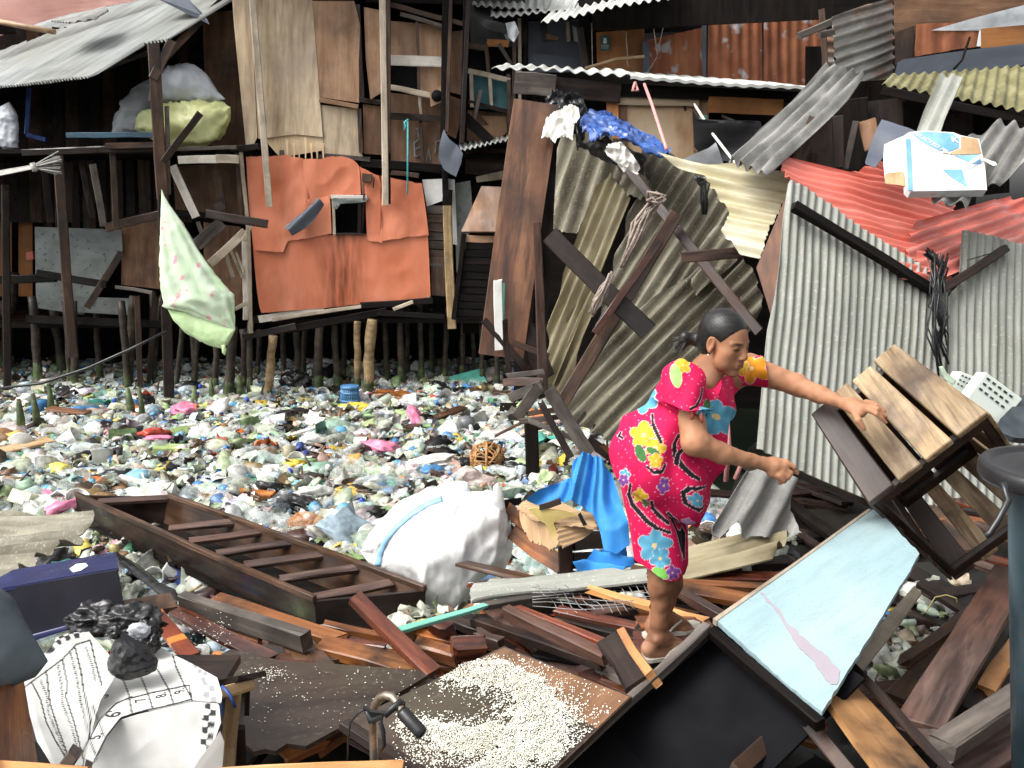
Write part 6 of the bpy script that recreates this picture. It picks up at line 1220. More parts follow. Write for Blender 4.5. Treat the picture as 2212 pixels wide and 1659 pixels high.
# wicker basket: bent canes
wb = thing('wicker_basket', G(1052, 1000, .02), 'broken round wicker basket lying on its side in the litter', 'basket'); wp = G(1052, 992, .10); wr_ = mpx(40, wp.y)
for i in range(46):
    ax = Vector((R.gauss(0, 1), R.gauss(0, 1), R.gauss(0, 1))).normalized(); u_ = ax.orthogonal().normalized(); v_ = ax.cross(u_); a0 = R.uniform(0, 6.28)
    tube('cane', [wp + (u_*math.cos(a0 + t*.4) + v_*math.sin(a0 + t*.4))*wr_*R.uniform(.92, 1.05)*1.0 for t in range(9)], .007, MAT['rattan'], wb, 4)
for rr_, dx in ((.75, -.6), (.98, 0.), (.7, .65)):
    pts = [wp + Vector((dx*wr_, math.cos(t*.35)*wr_*rr_, math.sin(t*.35)*wr_*rr_)) for t in range(19)]; tube('hoop', pts, .012, MAT['rattan'], wb, 5)
at(crum(3, .16, .14, .13, .12, 70), 'basket_shadow', 1052, 992, 52, 'wood_dark', 'dark lump standing in for the shade inside the broken wicker basket', 'shade filler', (0, 0, 0), .1)  # added dark lump in place of the shade within the canes
# ================================================================ boat
bo = thing('wooden_boat', G(450, 1200, .1), 'narrow brown wooden boat with plank sides and cross thwarts', 'boat')
gz = .36; Lf, Rf, Ln, Rn = G(165, 1070, gz), G(366, 1074, gz), G(680, 1298, gz), G(918, 1275, gz); dn_ = Vector((0, 0, -.22))
def side(nm, a, b, mt, inn): 
    q = inn*.05
    return box4(nm, a, b, b + dn_ + q, a + dn_ + q, m[mt], bo, .022)
ix = Vector((.8, .3, 0)).normalized()
side('side_plank', Lf, Ln, 'wood_dark', ix); side('side_plank', Rf, Rn, 'wood_brown', -ix); side('stern_board', Ln, Rn, 'wood_dark', Vector()); side('bow_board', Lf, Rf, 'wood_dark', Vector())
box4('hull_bottom', Lf + dn_*.85, Rf + dn_*.85, Rn + dn_*.85, Ln + dn_*.85, m['wood_black'], bo, .02)
for a, b in ((Lf, Ln), (Rf, Rn)): beam('gunwale', a + Vector((0, 0, .012)), b + Vector((0, 0, .012)), .03, .03, m['wood_brown'], bo, n=Vector((0, 0, 1)))
for a, b in [((212, 1084), (366, 1077)), ((366, 1143), (512, 1128)), ((409, 1170), (568, 1150)), ((468, 1197), (632, 1172)), ((528, 1221), (696, 1199)), ((606, 1252), (770, 1227)), ((682, 1292), (846, 1259))]:
    p, q = G(*a, gz - .012), G(*b, gz - .012); beam('thwart', p, q, .06, .025, m['wood_purple'], bo, n=Vector((0, -.25, 1)))
# ================================================================ sacks
def bigfold(x, th, q): return .012*math.sin(7*th + 9*x) + .02*math.sin(th*3 + 2*x)*math.sin(q*3.1)
ws = thing('white_sack', G(960, 1320, .3), 'huge bulging white woven sack with one blue stripe beside the boat', 'sack')
loft('sack_body', [(778, 1192), (798, 1152), (830, 1118), (872, 1084), (920, 1062), (960, 1062), (1010, 1070), (1050, 1064), (1082, 1074), (1100, 1110), (1109, 1160), (1106, 1198), (1082, 1240), (1035, 1268), (1012, 1294), (990, 1326), (950, 1334), (915, 1332), (906, 1294), (880, 1264), (840, 1240), (800, 1216)], 4.7, m['sack_white'], ws, axis=(1, .1), deep=.85, N=130, K=110, amp=.010, fs=8., fold=lambda x, th, q: .010*math.sin(6*th + 14*x) + .008*nz(x*9, th*3)*2, seed=2)
loft('sack_ear', [(1062, 1084), (1066, 1050), (1076, 1042), (1086, 1062), (1092, 1100), (1080, 1112)], 4.6, m['sack_white'], ws, axis=(0, 1), deep=.5, N=20, K=20, amp=.012, fs=14, seed=3)
loft('sack_mouth', [(925, 1072), (950, 1045), (985, 1038), (1010, 1042), (1020, 1070), (980, 1082), (940, 1084)], 4.85, m['sack_grey'], ws, axis=(1, 0), deep=.6, N=24, K=24, amp=.03, fs=12, seed=4)
# stripe follows the sack: rays thrown at the body
from mathutils.bvhtree import BVHTree
def drape(name, ob, pts, w, mt, parent, lift=.006, n=40):
    me = ob.data; M = ob.matrix_world.copy(); M = WORLD[ob.name]; bv = BVHTree.FromPolygons([M @ v.co for v in me.vertices], [tuple(p.vertices) for p in me.polygons])
    P = []
    for i in range(n + 1):
        t = i/n*(len(pts)-1); k = min(int(t), len(pts)-2); f = t - k; u = pts[k][0]*(1-f) + pts[k+1][0]*f; v = pts[k][1]*(1-f) + pts[k+1][1]*f
        k2 = min(len(pts)-1, k+1); dx, dy = pts[k2][0] - pts[k][0], pts[k2][1] - pts[k][1]; L = math.hypot(dx, dy) or 1
        row = []
        for s in (-.5, 0, .5):
            d = ray(u - dy/L*w*s, v + dx/L*w*s).normalized(); h, nn, _, _ = bv.ray_cast(CAM, d)
            row.append(h + (nn if nn.dot(d) < 0 else -nn)*lift if h else None)
        if all(row): P.append(row)
    V = [p for r in P for p in r]; Fc = []
    for i in range(len(P)-1):
        for j in range(2): Fc.append((i*3+j, i*3+j+1, i*3+j+4, i*3+j+3))
    o = obj(name, mesh(name, V, Fc), m[mt], parent, None, True); md = o.modifiers.new('s', 'SOLIDIFY'); md.thickness = .0012; return o
drape('stripe', [c for c in ws.children if c.name.startswith('sack_body')][0], [(955, 1078), (925, 1088), (890, 1110), (855, 1140), (835, 1165), (822, 1195), (816, 1222)], 12, 'blue_stripe', ws, .0035)
o = loft('storage_sack', [(352, 152), (385, 136), (420, 140), (450, 165), (470, 198), (487, 214), (470, 220), (430, 223), (370, 224), (320, 218), (330, 170)], 11.0, m['sack_grey'], None, axis=(1, 0), deep=.9, amp=.05, fs=4, seed=11); tag(o, 'stuffed white sack on top of the yellow-green sack on the balcony', 'sack')
o = loft('storage_sack', [(290, 278), (303, 246), (340, 230), (400, 224), (470, 222), (498, 231), (495, 262), (472, 300), (442, 318), (385, 314), (345, 306), (310, 292)], 10.9, m['sack_yellow'], None, axis=(1, 0), deep=.9, amp=.06, fs=4, fold=lambda x, th, q: .02*math.sin(th*5 + 4*x), seed=12); tag(o, 'stuffed yellow-green sack lying on the balcony floor', 'sack')
o = loft('storage_sack', [(240, 292), (255, 232), (288, 190), (332, 165), (345, 180), (335, 235), (300, 285)], 11.4, m['sack_grey'], None, axis=(.4, -1), deep=.8, amp=.05, fs=4, seed=13); tag(o, 'dim grey sack standing behind the yellow-green sack', 'sack')
o = loft('storage_sack', [(0, 230), (20, 220), (38, 250), (38, 320), (10, 325), (-10, 300)], 11.3, m['sack_grey'], None, axis=(0, 1), deep=.6, amp=.04, fs=5, seed=14); tag(o, 'grey bags hanging inside the dark shack', 'sack')
# ================================================================ hanging green cloth
gc = thing('cloth_bundle', W(420, 700, 10.1), 'pale green flowered cloth bundle hanging knotted from the porch post', 'cloth bundle')
fo = lambda x, th, q: .018*math.sin(9*th + 3*x)*min(1, q*2)
loft('flowered_cloth', [(349, 408), (356, 425), (366, 442), (395, 482), (440, 560), (480, 615), (504, 638), (507, 700), (508, 714), (465, 700), (400, 672), (352, 664), (358, 650), (347, 600), (346, 500)], 10.1, m['cloth_green'], gc, axis=(.35, 1), deep=.4, N=70, K=60, amp=.022, fs=5, fold=fo, seed=15)
loft('tied_cloth', [(362, 668), (400, 672), (465, 698), (508, 712), (500, 728), (488, 748), (478, 752), (448, 745), (405, 722), (375, 692)], 10.1, m['cloth_green_plain'], gc, axis=(1, .5), deep=.55, N=40, K=40, amp=.02, fs=7, seed=16)
loft('knot', [(478, 746), (486, 744), (490, 756), (486, 768), (480, 762)], 10.05, m['cloth_green_plain'], gc, axis=(0, 1), deep=.8, N=14, K=14, amp=.01, fs=20, seed=17)
# ================================================================ blue cloth over the box
bc = thing('blue_cloth', W(1300, 1238, 4.0), 'bright blue cloth draped over the cardboard-topped box down to the rubble', 'cloth')
fb = lambda x, th, q: .022*math.sin(11*th + 5*math.sin(x*5)) + .010*math.sin(23*th + 9*x) 
DPl = plane((1260, 985, 4.2), (1350, 1160, 3.95), (1150, 1085, 4.1)); _t0 = on(DPl, 1262, 985)
def dfold(a, r):
    x, y = r, a
    ph = math.atan2(a - .05, r + .42)*17 + 2.5*nz(a*5, r*3)
    return .022*math.sin(ph) + .012*math.sin(ph*2.3 + 1) + .03*nz(a*6, r*5, 2) + .05*(1 - abs(nz(a*3.5 + 3, r*2.5))*2)
sheet('drape', [(1140, 1086), (1165, 1068), (1200, 1052), (1236, 1036), (1237, 1000), (1250, 984), (1275, 978), (1300, 988), (1322, 1020), (1340, 1080), (1358, 1135), (1360, 1180), (1332, 1200), (1305, 1192), (1296, 1150), (1282, 1118), (1262, 1098), (1235, 1088), (1200, 1086), (1165, 1094)], DPl, m['cloth_blue'], bc, VER, dfold, .005, 80, .004, .006)
sheet('fallen_end', [(1236, 1228), (1250, 1212), (1290, 1192), (1310, 1176), (1345, 1174), (1368, 1212), (1370, 1232), (1340, 1240), (1285, 1238)], plane((1236, 1230, 3.85), (1370, 1232, 3.85), (1310, 1176, 4.05)), m['cloth_blue'], bc, HOR, lambda a, r: .03*math.sin(a*60 + 6*nz(r*6, a*5)) + .035*nz(r*9, a*12), .004, 70, .004, .01)
wbx = thing('wooden_box', W(1190, 1240, 4.3), 'wooden fruit box with cardboard on top beside the white sack', 'box')
bm('side_board', (1086, 1096), (1168, 1152), (4.75, 4.35), 34, m['wood_orange'], wbx, t=.02); bm('side_board', (1108, 1150), (1215, 1222), (4.6, 4.2), 40, m['wood_orange'], wbx, t=.02); bm('side_board', (1088, 1130), (1120, 1160), (4.75, 4.6), 20, m['wood_dark'], wbx, t=.02)
bm('corner_post', (1222, 1160), (1222, 1244), 4.18, 32, m['wood_brown'], wbx, t=.05); bm('front_board', (1238, 1170), (1310, 1165), (4.2, 4.4), 40, m['wood_brown'], wbx, t=.02); bm('front_board', (1238, 1212), (1310, 1205), (4.2, 4.4), 36, m['wood_dark'], wbx, t=.02)
bm('top_board', (1088, 1088), (1125, 1082), (4.7, 4.8), 16, m['wood_black'], wbx, t=.02)
cbd = thing('cardboard_roll', W(1200, 1170, 4.2), 'soggy bent cardboard with a yellow strip on the wooden box', 'cardboard')
cw = lambda k: (lambda a, r: .012*nz(a*8 + k, r*8) + .003*math.sin(a*260))
sheet('cardboard', [(1118, 1094), (1150, 1074), (1200, 1084), (1292, 1112), (1286, 1138), (1210, 1128), (1150, 1118)], plane((1118, 1094, 4.3), (1292, 1112, 4.2), (1200, 1130, 4.0)), m['cardboard'], cbd, HOR, cw(1), .006, 20, .012, .02)
sheet('cardboard', [(1196, 1128), (1288, 1128), (1284, 1144), (1262, 1162), (1218, 1182), (1206, 1160)], plane((1200, 1128, 4.02), (1288, 1128, 4.1), (1230, 1178, 3.96)), m['cardboard'], cbd, ((0, 0), (1, -.3)), cw(5), .006, 20, .012, .02)
sheet('cardboard', [(1120, 1098), (1160, 1112), (1196, 1130), (1206, 1176), (1188, 1190), (1166, 1178), (1140, 1162), (1124, 1132)], plane((1120, 1098, 4.3), (1196, 1130, 4.03), (1166, 1178, 4.08)), m['cardboard'], cbd, VER, cw(9), .006, 20, .012, .03)
sheet('yellow_strip', [(1140, 1100), (1160, 1096), (1230, 1104), (1252, 1112), (1200, 1124), (1196, 1132), (1216, 1180), (1202, 1182), (1178, 1132), (1160, 1118)], plane(4.0), m['yellow_card'], cbd, HOR, lambda a, r: .01*nz(a*9, r*9), .008, 16, .006)
bm('lath', (1166, 1098), (1210, 1082), 4.0, 14, m['wood_dark'], cbd, t=.02); bm('strap', (1252, 1110), (1264, 1134), 3.98, 8, m['rubber'], cbd, t=.006)
# ================================================================ near left: navy box, black bags, printed banner on a stool
nb = thing('navy_box', W(130, 1340, 3.3), 'dark navy box with white paint splash on its lid', 'box')
NP = plane((27, 1231, 3.75), (250, 1192, 3.85), (255, 1226, 3.4))
panel('lid', [(-40, 1270), (0, 1246), (27, 1231), (250, 1192), (256, 1226), (130, 1247), (-40, 1278)], NP, m['navy'], nb, .015)
panel('splash', [(150, 1228), (165, 1218), (185, 1216), (190, 1222), (175, 1232), (158, 1236)], (NP[0] + NP[1]*.003, NP[1]), m['paint_white'], nb, .001)
panel('front', [(-40, 1282), (130, 1252), (252, 1232), (266, 1322), (180, 1350), (-40, 1420)], plane((-40, 1282, 3.3), (252, 1232, 3.38), (100, 1390, 3.3)), m['navy_black'], nb, .02)
beam('bottom_rail', W(60, 1380, 3.28), W(262, 1322, 3.34), .02, .02, m['navy'], nb)
o = panel('tray_lid', [(268, 1296), (368, 1280), (384, 1310), (290, 1326), (272, 1318)], flat(.50), m['wood_brown'], None, .03); tag(o, 'small brown tray with navy edge beside the navy box', 'tray')
for i, (ou, lb) in enumerate([([(248, 1190), (300, 1222), (350, 1262), (382, 1276), (384, 1300), (360, 1296), (300, 1250), (256, 1215)], 'long black plastic strip lying along the boat side')]):
    o = loft('plastic_strip', ou, flat(.4), m['bag_black'], None, axis=(1, .6), deep=.4, amp=.03, fs=9, seed=30); tag(o, lb, 'plastic sheet')
def blob(nm, u, v, Y, wpx, hpx, dpx, mt, seed, label=None, cat=None, amp=.35, parent=None, rot=(0, 0, 0), fs=3.4, sub=5):
    a = crum(sub, mpx(wpx, Y)/2, mpx(dpx, Y)/2, mpx(hpx, Y)/2, amp, seed, fs); me = npmesh(nm, a[0], a[1]); me.materials.append(m[mt]); me.polygons.foreach_set('use_smooth', [True]*len(me.polygons))
    o = obj(nm, me, None, parent, Matrix.Translation(W(u, v, Y)) @ Euler(rot).to_matrix().to_4x4())
    return tag(o, label, cat) if label else o
bb = thing('black_bag', W(290, 1460, 2.45), 'tied black plastic bag resting on the printed banner', 'plastic bag')
loft('bag_body', [(236, 1440), (240, 1405), (252, 1370), (262, 1362), (285, 1380), (318, 1400), (340, 1430), (338, 1446), (310, 1458), (262, 1464)], 2.45, m['bag_black'], bb, axis=(.2, 1), deep=.7, N=44, K=64, amp=.022, fs=16, fold=lambda x, th, q: .006*math.sin(13*th + 5*math.sin(x*30))*(1-q*.6), seed=31)
blob('bag_knot', 246, 1366, 2.44, 26, 26, 24, 'bag_black', 71, parent=bb, amp=.3, fs=3, sub=4)
blob('black_bag', 205, 1335, 2.75, 105, 66, 80, 'bag_black', 72, 'loose crumpled black bag between the navy box and the banner', 'plastic bag', .36, fs=2.6)
blob('black_bag', 285, 1345, 2.72, 120, 70, 90, 'bag_black', 73, 'large crumpled black bag behind the tied black bag', 'plastic bag', .36, fs=2.6)
blob('black_bag', 320, 1375, 2.66, 50, 70, 60, 'bag_black', 74, 'narrow crumpled black bag beside the striped red board', 'plastic bag', .36, fs=2.6)
blob('clear_bag', 300, 1362, 2.5, 46, 34, 30, 'tarp_pale', 75, 'scrap of frosted plastic on the black bags', 'plastic bag', .22, fs=2.2, sub=4)
o = loft('plastic_chair_back', [(-60, 1250), (0, 1268), (28, 1290), (62, 1358), (104, 1428), (78, 1462), (30, 1482), (-60, 1500)], 2.1, m['dark_plastic'], None, axis=(1, .8), deep=.18, N=40, K=40, amp=.006, fs=6, seed=33); tag(o, 'dark wet plastic chair back beside the printed banner', 'chair')
# stool
stl = thing('wooden_stool', W(500, 1640, 2.45), 'pale wooden stool frame carrying the printed banner', 'stool')
bm('leg', (506, 1486), (490, 1690), 2.5, 34, m['stilt_bright'], stl, t=.05); bm('rail', (462, 1500), (542, 1478), (2.42, 2.55), 26, m['stilt_bright'], stl, t=.04); bm('seat_edge', (484, 1474), (545, 1462), (2.5, 2.6), 14, m['wood_dark'], stl, t=.12); bm('leg', (535, 1475), (534, 1540), 2.6, 10, m['wood_dark'], stl, t=.03); bm('leg', (520, 1570), (522, 1680), 2.52, 20, m['wood_dark'], stl, t=.03)
tube('blue_string', [W(480, 1482, 2.38), W(496, 1500, 2.36), W(508, 1528, 2.36)], .005, m['tarp_blue'], stl, 5); tube('blue_string', [W(476, 1510, 2.38), W(480, 1545, 2.36)], .004, m['tarp_blue'], stl, 5)
slab('seat', W(150, 1500, 2.4).x, W(440, 1500, 2.4).x, 2.32, 2.75, W(300, 1520, 2.4).z - .06, W(300, 1520, 2.4).z - .03, m['wood_dark'], stl)
# banner, printed
bn = thing('printed_banner', W(280, 1560, 2.3), 'white printed banner with black score lines, numbers and checked border on the stool', 'banner')
def seg(u, v, a, b):
    dx, dy = b[0]-a[0], b[1]-a[1]; t = max(0, min(1, ((u-a[0])*dx + (v-a[1])*dy)/(dx*dx + dy*dy))); return math.hypot(u - a[0] - t*dx, v - a[1] - t*dy)
def poly_d(u, v, P): return min(seg(u, v, P[i], P[i+1]) for i in range(len(P)-1))
K0, W0, GR = (.018, .017, .02), None, (.3, .3, .31)
LINES = [[(68, 1473), (88, 1512), (100, 1560), (120, 1600), (150, 1650)], [(100, 1448), (108, 1520), (124, 1570), (150, 1640), (160, 1670)], [(135, 1425), (146, 1480), (142, 1505), (160, 1560), (170, 1600), (185, 1660)], [(162, 1398), (175, 1450), (180, 1490), (196, 1555), (192, 1600)], [(52, 1485), (100, 1450), (135, 1424), (165, 1392), (195, 1383)], [(196, 1386), (206, 1430), (220, 1480)],
         [(265, 1465), (278, 1500), (285, 1540)], [(303, 1458), (320, 1500), (330, 1530)], [(340, 1446), (365, 1490), (375, 1520)], [(372, 1410), (380, 1440), (398, 1480), (415, 1510)], [(283, 1508), (330, 1496), (408, 1480), (415, 1512)], [(150, 1660), (200, 1650), (230, 1590), (262, 1550), (300, 1538), (380, 1520), (415, 1510)], [(180, 1620), (215, 1555), (250, 1520), (285, 1505)], [(200, 1525), (225, 1590)], [(195, 1600), (210, 1640)]]
TICKS = [[(88, 1470), (100, 1500), (105, 1540), (130, 1600), (150, 1650)], [(126, 1438), (134, 1490), (135, 1520), (155, 1570), (170, 1630)], [(152, 1410), (165, 1460), (175, 1520), (190, 1580)], [(186, 1400), (200, 1440), (206, 1470)]]
def bcol(u, v):
    for L in LINES:
        if poly_d(u, v, L) < 1.6: return K0
    for L in TICKS:
        if poly_d(u, v, L) < 2.6 and (v % 4.2) < 2.1: return K0
    for b, sq in (([(105, 1402), (122, 1384), (150, 1370), (180, 1366)], 11.), ([(408, 1420), (432, 1440), (444, 1468)], 9.), ([(450, 1468), (452, 1500), (456, 1520), (450, 1560), (446, 1610)], 13.)):
        d = poly_d(u, v, b)
        if d < sq*1.0: 
            s_ = 0; best = (9e9, 0, 0)
            for i in range(len(b)-1):
                (ax, ay), (bx2, by2) = b[i], b[i+1]; dx, dy = bx2-ax, by2-ay; L = math.hypot(dx, dy); t = max(0, min(1, ((u-ax)*dx + (v-ay)*dy)/(L*L))); e = math.hypot(u-ax-t*dx, v-ay-t*dy)
                if e < best[0]: best = (e, s_ + t*L, 1 if (dx*(v-ay) - dy*(u-ax)) > 0 else 0)
                s_ += L
            return (K0 if v > 1520 or v < 1410 else GR) if (int(best[1]/sq) + best[2]) % 2 else None
    return None
attrmat('print', .5)
for nd in MAT['print'].node_tree.nodes:
    if nd.type == 'MAP_RANGE': nd.inputs[3].default_value = .92
def printed(ob, f, base):
    me = ob.data; Mx = WORLD[ob.name]; C = []
    rr = random.Random(4)
    nh = len(me.vertices)//2
    for v in list(me.vertices)[:nh]:
        u, w = px(Mx @ v.co); c = f(u, w)
        if c is None: g = 1 - .22*max(0, nz(u*.02, w*.02)) - .05*max(0, nz(u*.05, w*.04, 3)); c = (base[0]*g, base[1]*g, base[2]*g*.985)
        C += [*c, 1.]
    C = C + C
    at_ = me.color_attributes.new('Col', 'FLOAT_COLOR', 'POINT'); at_.data.foreach_set('color', C); me.materials.clear(); me.materials.append(MAT['print'])
BW = (.64, .635, .61)
def wrb(k, s): return lambda a, r: k*(.022*nz(a*4 + s, r*4) + .012*(1 - 2*abs(nz(a*5 + s, r*2.2))) )
s1 = sheet('left_fold', [(48, 1484), (75, 1440), (108, 1408), (120, 1385), (150, 1370), (192, 1364), (212, 1390), (238, 1425), (262, 1446), (240, 1480), (215, 1520), (200, 1575), (186, 1640), (180, 1680), (120, 1680), (78, 1610), (62, 1545)], plane((60, 1480, 2.3), (230, 1440, 2.45), (160, 1640, 2.12)), m['banner'], bn, VER, wrb(1.1, 3), .0032, 190, .003); printed(s1, bcol, BW)
TPb = plane((265, 1470, 2.5), (440, 1460, 2.5), (300, 1540, 2.3)); hb = wrb(.45, 9)
s2 = sheet('top_face', [(215, 1525), (235, 1470), (262, 1440), (322, 1395), (345, 1396), (388, 1420), (440, 1452), (470, 1468), (480, 1500), (478, 1516), (418, 1512), (300, 1540), (262, 1552), (232, 1590), (205, 1650), (185, 1640), (195, 1590)], TPb, m['banner'], bn, VER, hb, .0032, 170, .003); printed(s2, bcol, BW)
FPb = plane((265, 1550, 2.28), (440, 1512, 2.30), (330, 1680, 2.22))
s3 = sheet('front_face', [(205, 1652), (232, 1592), (262, 1554), (300, 1542), (418, 1514), (478, 1518), (482, 1558), (470, 1592), (452, 1680), (200, 1690)], FPb, m['banner'], bn, VER, wrb(1.5, 14), .004, 70, .003); printed(s3, bcol, BW)
s4 = sheet('torn_corner', [(430, 1640), (468, 1590), (480, 1572), (486, 1600), (478, 1690), (400, 1690)], plane(2.2), m['banner'], bn, VER, wrb(.6, 4), .01, 20, .003)
def tx(s, u, v, size, ang, mt): text(s, u, v, TPb, size, ang, mt, bn, lift=.034)
tx('7', 308, 1536, .042, math.radians(-102), 'ink'); tx('8.', 352, 1525, .042, math.radians(-102), 'ink'); tx('9.', 392, 1516, .042, math.radians(-102), 'ink')
tx('S', 226, 1528, .05, math.radians(-60), 'ink'); tx("6'", 250, 1566, .06, math.radians(-60), 'ink'); tx('5.', 212, 1616, .042, math.radians(-60), 'ink')
# near left bottom
o = panel('orange_board', [(-30, 1490), (20, 1478), (52, 1472), (84, 1660), (-30, 1660)], plane((0, 1480, 2.05), (52, 1472, 2.15), (40, 1660, 1.95)), m['wood_orange'], None, .02); tag(o, 'orange-brown board standing under the dark chair back', 'board')
o = bm('near_plank', (-40, 1652), (190, 1672), 1.9, 30, m['wood_fresh'], None, t=.03); tag(o, 'pale orange plank edge below the printed banner', 'plank')
o = bm('near_plank', (440, 1676), (870, 1652), 1.95, 30, m['wood_fresh'], None, t=.03); tag(o, 'long pale orange plank edge below the handlebar', 'plank')
o = bm('wet_stub', (140, 1655), (165, 1625), 1.95, 30, m['wood_grey'], None, t=.03); tag(o, 'wet grey timber stub before the printed banner', 'timber')
# ================================================================ bicycle handlebar
hbk = thing('bicycle_handlebar', W(810, 1690, 2.0), 'rusty bicycle handlebar end with black grip and brake lever', 'handlebar')
Yh = 2.0
tube('bar', [W(u, v, Yh + d) for u, v, d in [(812, 1720, .02), (808, 1640, .01), (806, 1580, 0), (806, 1545, 0), (810, 1522, 0), (820, 1508, -.01), (834, 1502, -.02), (848, 1506, -.03), (858, 1518, -.04), (866, 1532, -.05), (880, 1548, -.06)]], .0105, m['chrome_old'], hbk, 12)
tube('grip', [W(868, 1536, Yh-.05), W(872, 1541, Yh-.055), W(905, 1577, Yh-.08), W(912, 1585, Yh-.086), W(915, 1588, Yh-.088)], .0165, m['rubber'], hbk, 16, rs=[.0145, .0165, .0165, .0155, .008])
tube('lever_clamp', [W(868, 1514, Yh-.045), W(848, 1530, Yh-.05), W(830, 1546, Yh-.06)], .009, m['rubber'], hbk, 8); lathe('clamp_band', [(.0145, -.008), (.0145, .008), (.011, .008), (.011, -.008)], m['rubber'], hbk, frame(W(862, 1524, Yh-.043), Vector((0, 0, 1)), (W(880, 1548, Yh-.06) - W(848, 1506, Yh-.03)).normalized()), 16)
tube('brake_lever', [W(790, 1532, Yh-.06), W(800, 1556, Yh-.065), W(826, 1548, Yh-.065), W(822, 1562, Yh-.07), W(828, 1580, Yh-.075), W(830, 1608, Yh-.075), W(822, 1625, Yh-.07)], .006, m['rubber'], hbk, 8, rs=[.004, .01, .008, .006, .006, .006, .004])
panel('lever_body', [(784, 1530), (800, 1538), (820, 1540), (834, 1542), (822, 1556), (806, 1564), (795, 1556)], plane(Yh-.065), m['rubber'], hbk, .012)
tube('brake_cable', [W(786, 1532, Yh-.06), W(772, 1542, Yh-.05), W(757, 1560, Yh-.04), W(752, 1600, Yh-.02), W(750, 1700, Yh)], .0028, m['rubber'], hbk, 6)
# ================================================================ bin, plastic baskets
bi = thing('plastic_bin', Vector((1.27, 1.95, .6)), 'blue-grey plastic bin with black lid beside the crate', 'bin')
bx_ = W(2135, 1000, 1.95); bc_ = Vector((bx_.x + .185, 1.95, bx_.z))
lathe('bin_body', [(.09, -1.15), (.122, -.10), (.130, -.06), (.128, -.04)], m['bin_blue'], bi, Matrix.Translation(bc_) @ Matrix.Rotation(math.radians(-5), 4, 'Y'), 40)
lathe('lid', [(.15, -.05), (.180, -.048), (.185, -.04), (.185, -.016), (.178, -.006), (.165, -.006), (.158, -.016), (.12, -.012), (.10, -.002), (.0, .004)], m['rubber'], bi, Matrix.Translation(bc_), 48)
tube('handle', [W(2166, 1042, 1.85), W(2172, 1062, 1.84), W(2178, 1082, 1.82), W(2158, 1120, 1.8), W(2138, 1152, 1.8), W(2128, 1158, 1.8)], .007, m['rubber'], bi, 8)
def crate2(nm, out, Y, mt, label, dep=.12):
    t = thing(nm, W(*out[3], Y), label, 'basket'); P = [W(u, v, Y) for u, v in out]; back = Vector((.02, dep, -.02))
    box4('face', *P, m[mt], t, .006); 
    for i in range(4): a, b = P[i], P[(i+1) % 4]; box4('wall', a, b, b + back, a + back, m[mt], t, .006)
    n = Vector((0, -1, 0))
    for i in range(5):
        for j in range(3):
            s, r = (i + .7)/6.2, (j + .6)/5; p = (P[0]*(1-s) + P[1]*s)*(1-r) + (P[3]*(1-s) + P[2]*s)*r
            e = (P[1] - P[0])*.045; f = (P[3] - P[0])*.035; w_ = n*.006; box4('slot', p - e - f + w_, p + e - f + w_, p + e + f + w_, p - e + f + w_, m['dark_plastic'], t, .001)
crate2('plastic_basket', [(2076, 804), (2122, 822), (2098, 880), (2052, 846)], 4.3, 'basket_white', 'pale perforated plastic basket standing behind the crate')
crate2('plastic_basket', [(2130, 806), (2206, 862), (2160, 918), (2090, 860)], 4.1, 'basket_white', 'white slotted plastic basket wedged beside the crate')
o = panel('mesh_tray', [(2160, 905), (2215, 850), (2250, 870), (2250, 950), (2190, 945), (2150, 930)], plane((2160, 905, 4.0), (2215, 850, 4.2), (2200, 940, 3.9)), m['dark_plastic'], None, .03); tag(o, 'black mesh tray below the white slotted basket', 'tray')
o = loft('green_scoop', [(2028, 792), (2036, 790), (2046, 806), (2066, 820), (2060, 834), (2044, 824), (2032, 806)], 4.3, m['lp_palegreen'], None, axis=(1, .8), deep=.3, N=20, K=16, amp=.004, seed=41); tag(o, 'pale green plastic scoop stuck behind the crate', 'scoop')
# wire netting by the strip of asbestos
wn_ = thing('wire_netting', G(1250, 1310, .6), 'crumpled wire netting lying under the asbestos strip', 'netting')
for k in range(13):
    u0 = 1160 + k*19; tube('wire', [G(u0 + t*7, 1262 + t*8.5 + 6*math.sin(t + k), .64 + .03*math.sin(k*.6 + t*.7)) for t in range(8)], .0022, m['wire'], wn_, 3)
for k in range(6): tube('wire', [G(1150 + t*34, 1268 + k*9 + 4*math.sin(t*.9 + k), .645 + .03*math.sin(t*.8 + k)) for t in range(9)], .0022, m['wire'], wn_, 3)
# straps and stand behind the woman
for a, b, c in [((1570, 905), (1574, 960), (1568, 1040)), ((1572, 960), (1600, 1005), (1588, 1035))]:
    o = tube('pink_strap', [W(*a, 3.75), W(*b, 3.75), W(*c, 3.75)], .011, m['rope_pink'], None, 6); tag(o, 'faded pink strap hanging behind the woman waist', 'strap', 'pink straps behind the woman')
for (u, v, s, lb) in [(2010, 1320, 60, 'green'), (1990, 1300, 40, 'clear'), (1955, 1345, 50, 'green'), (2030, 1360, 44, 'clear')]:
    at(bot[1], 'glass_bottle', u, v, s, 'lp_palegreen' if lb == 'green' else 'lp_clear', 'pale %s plastic bottle caught between the timbers below the crate' % lb, 'bottle', (1.5, .3, R.uniform(0, 6)), .6)['group'] = 'bottles below the crate'
o = tube('yellow_wire', [G(2000, 1322, .62), G(2020, 1290, .68), G(2045, 1285, .7), G(2066, 1292, .7), G(2068, 1308, .64)], .003, m['yellow_card'], None, 5); tag(o, 'thin yellow wire loop among the bottles below the crate', 'wire')
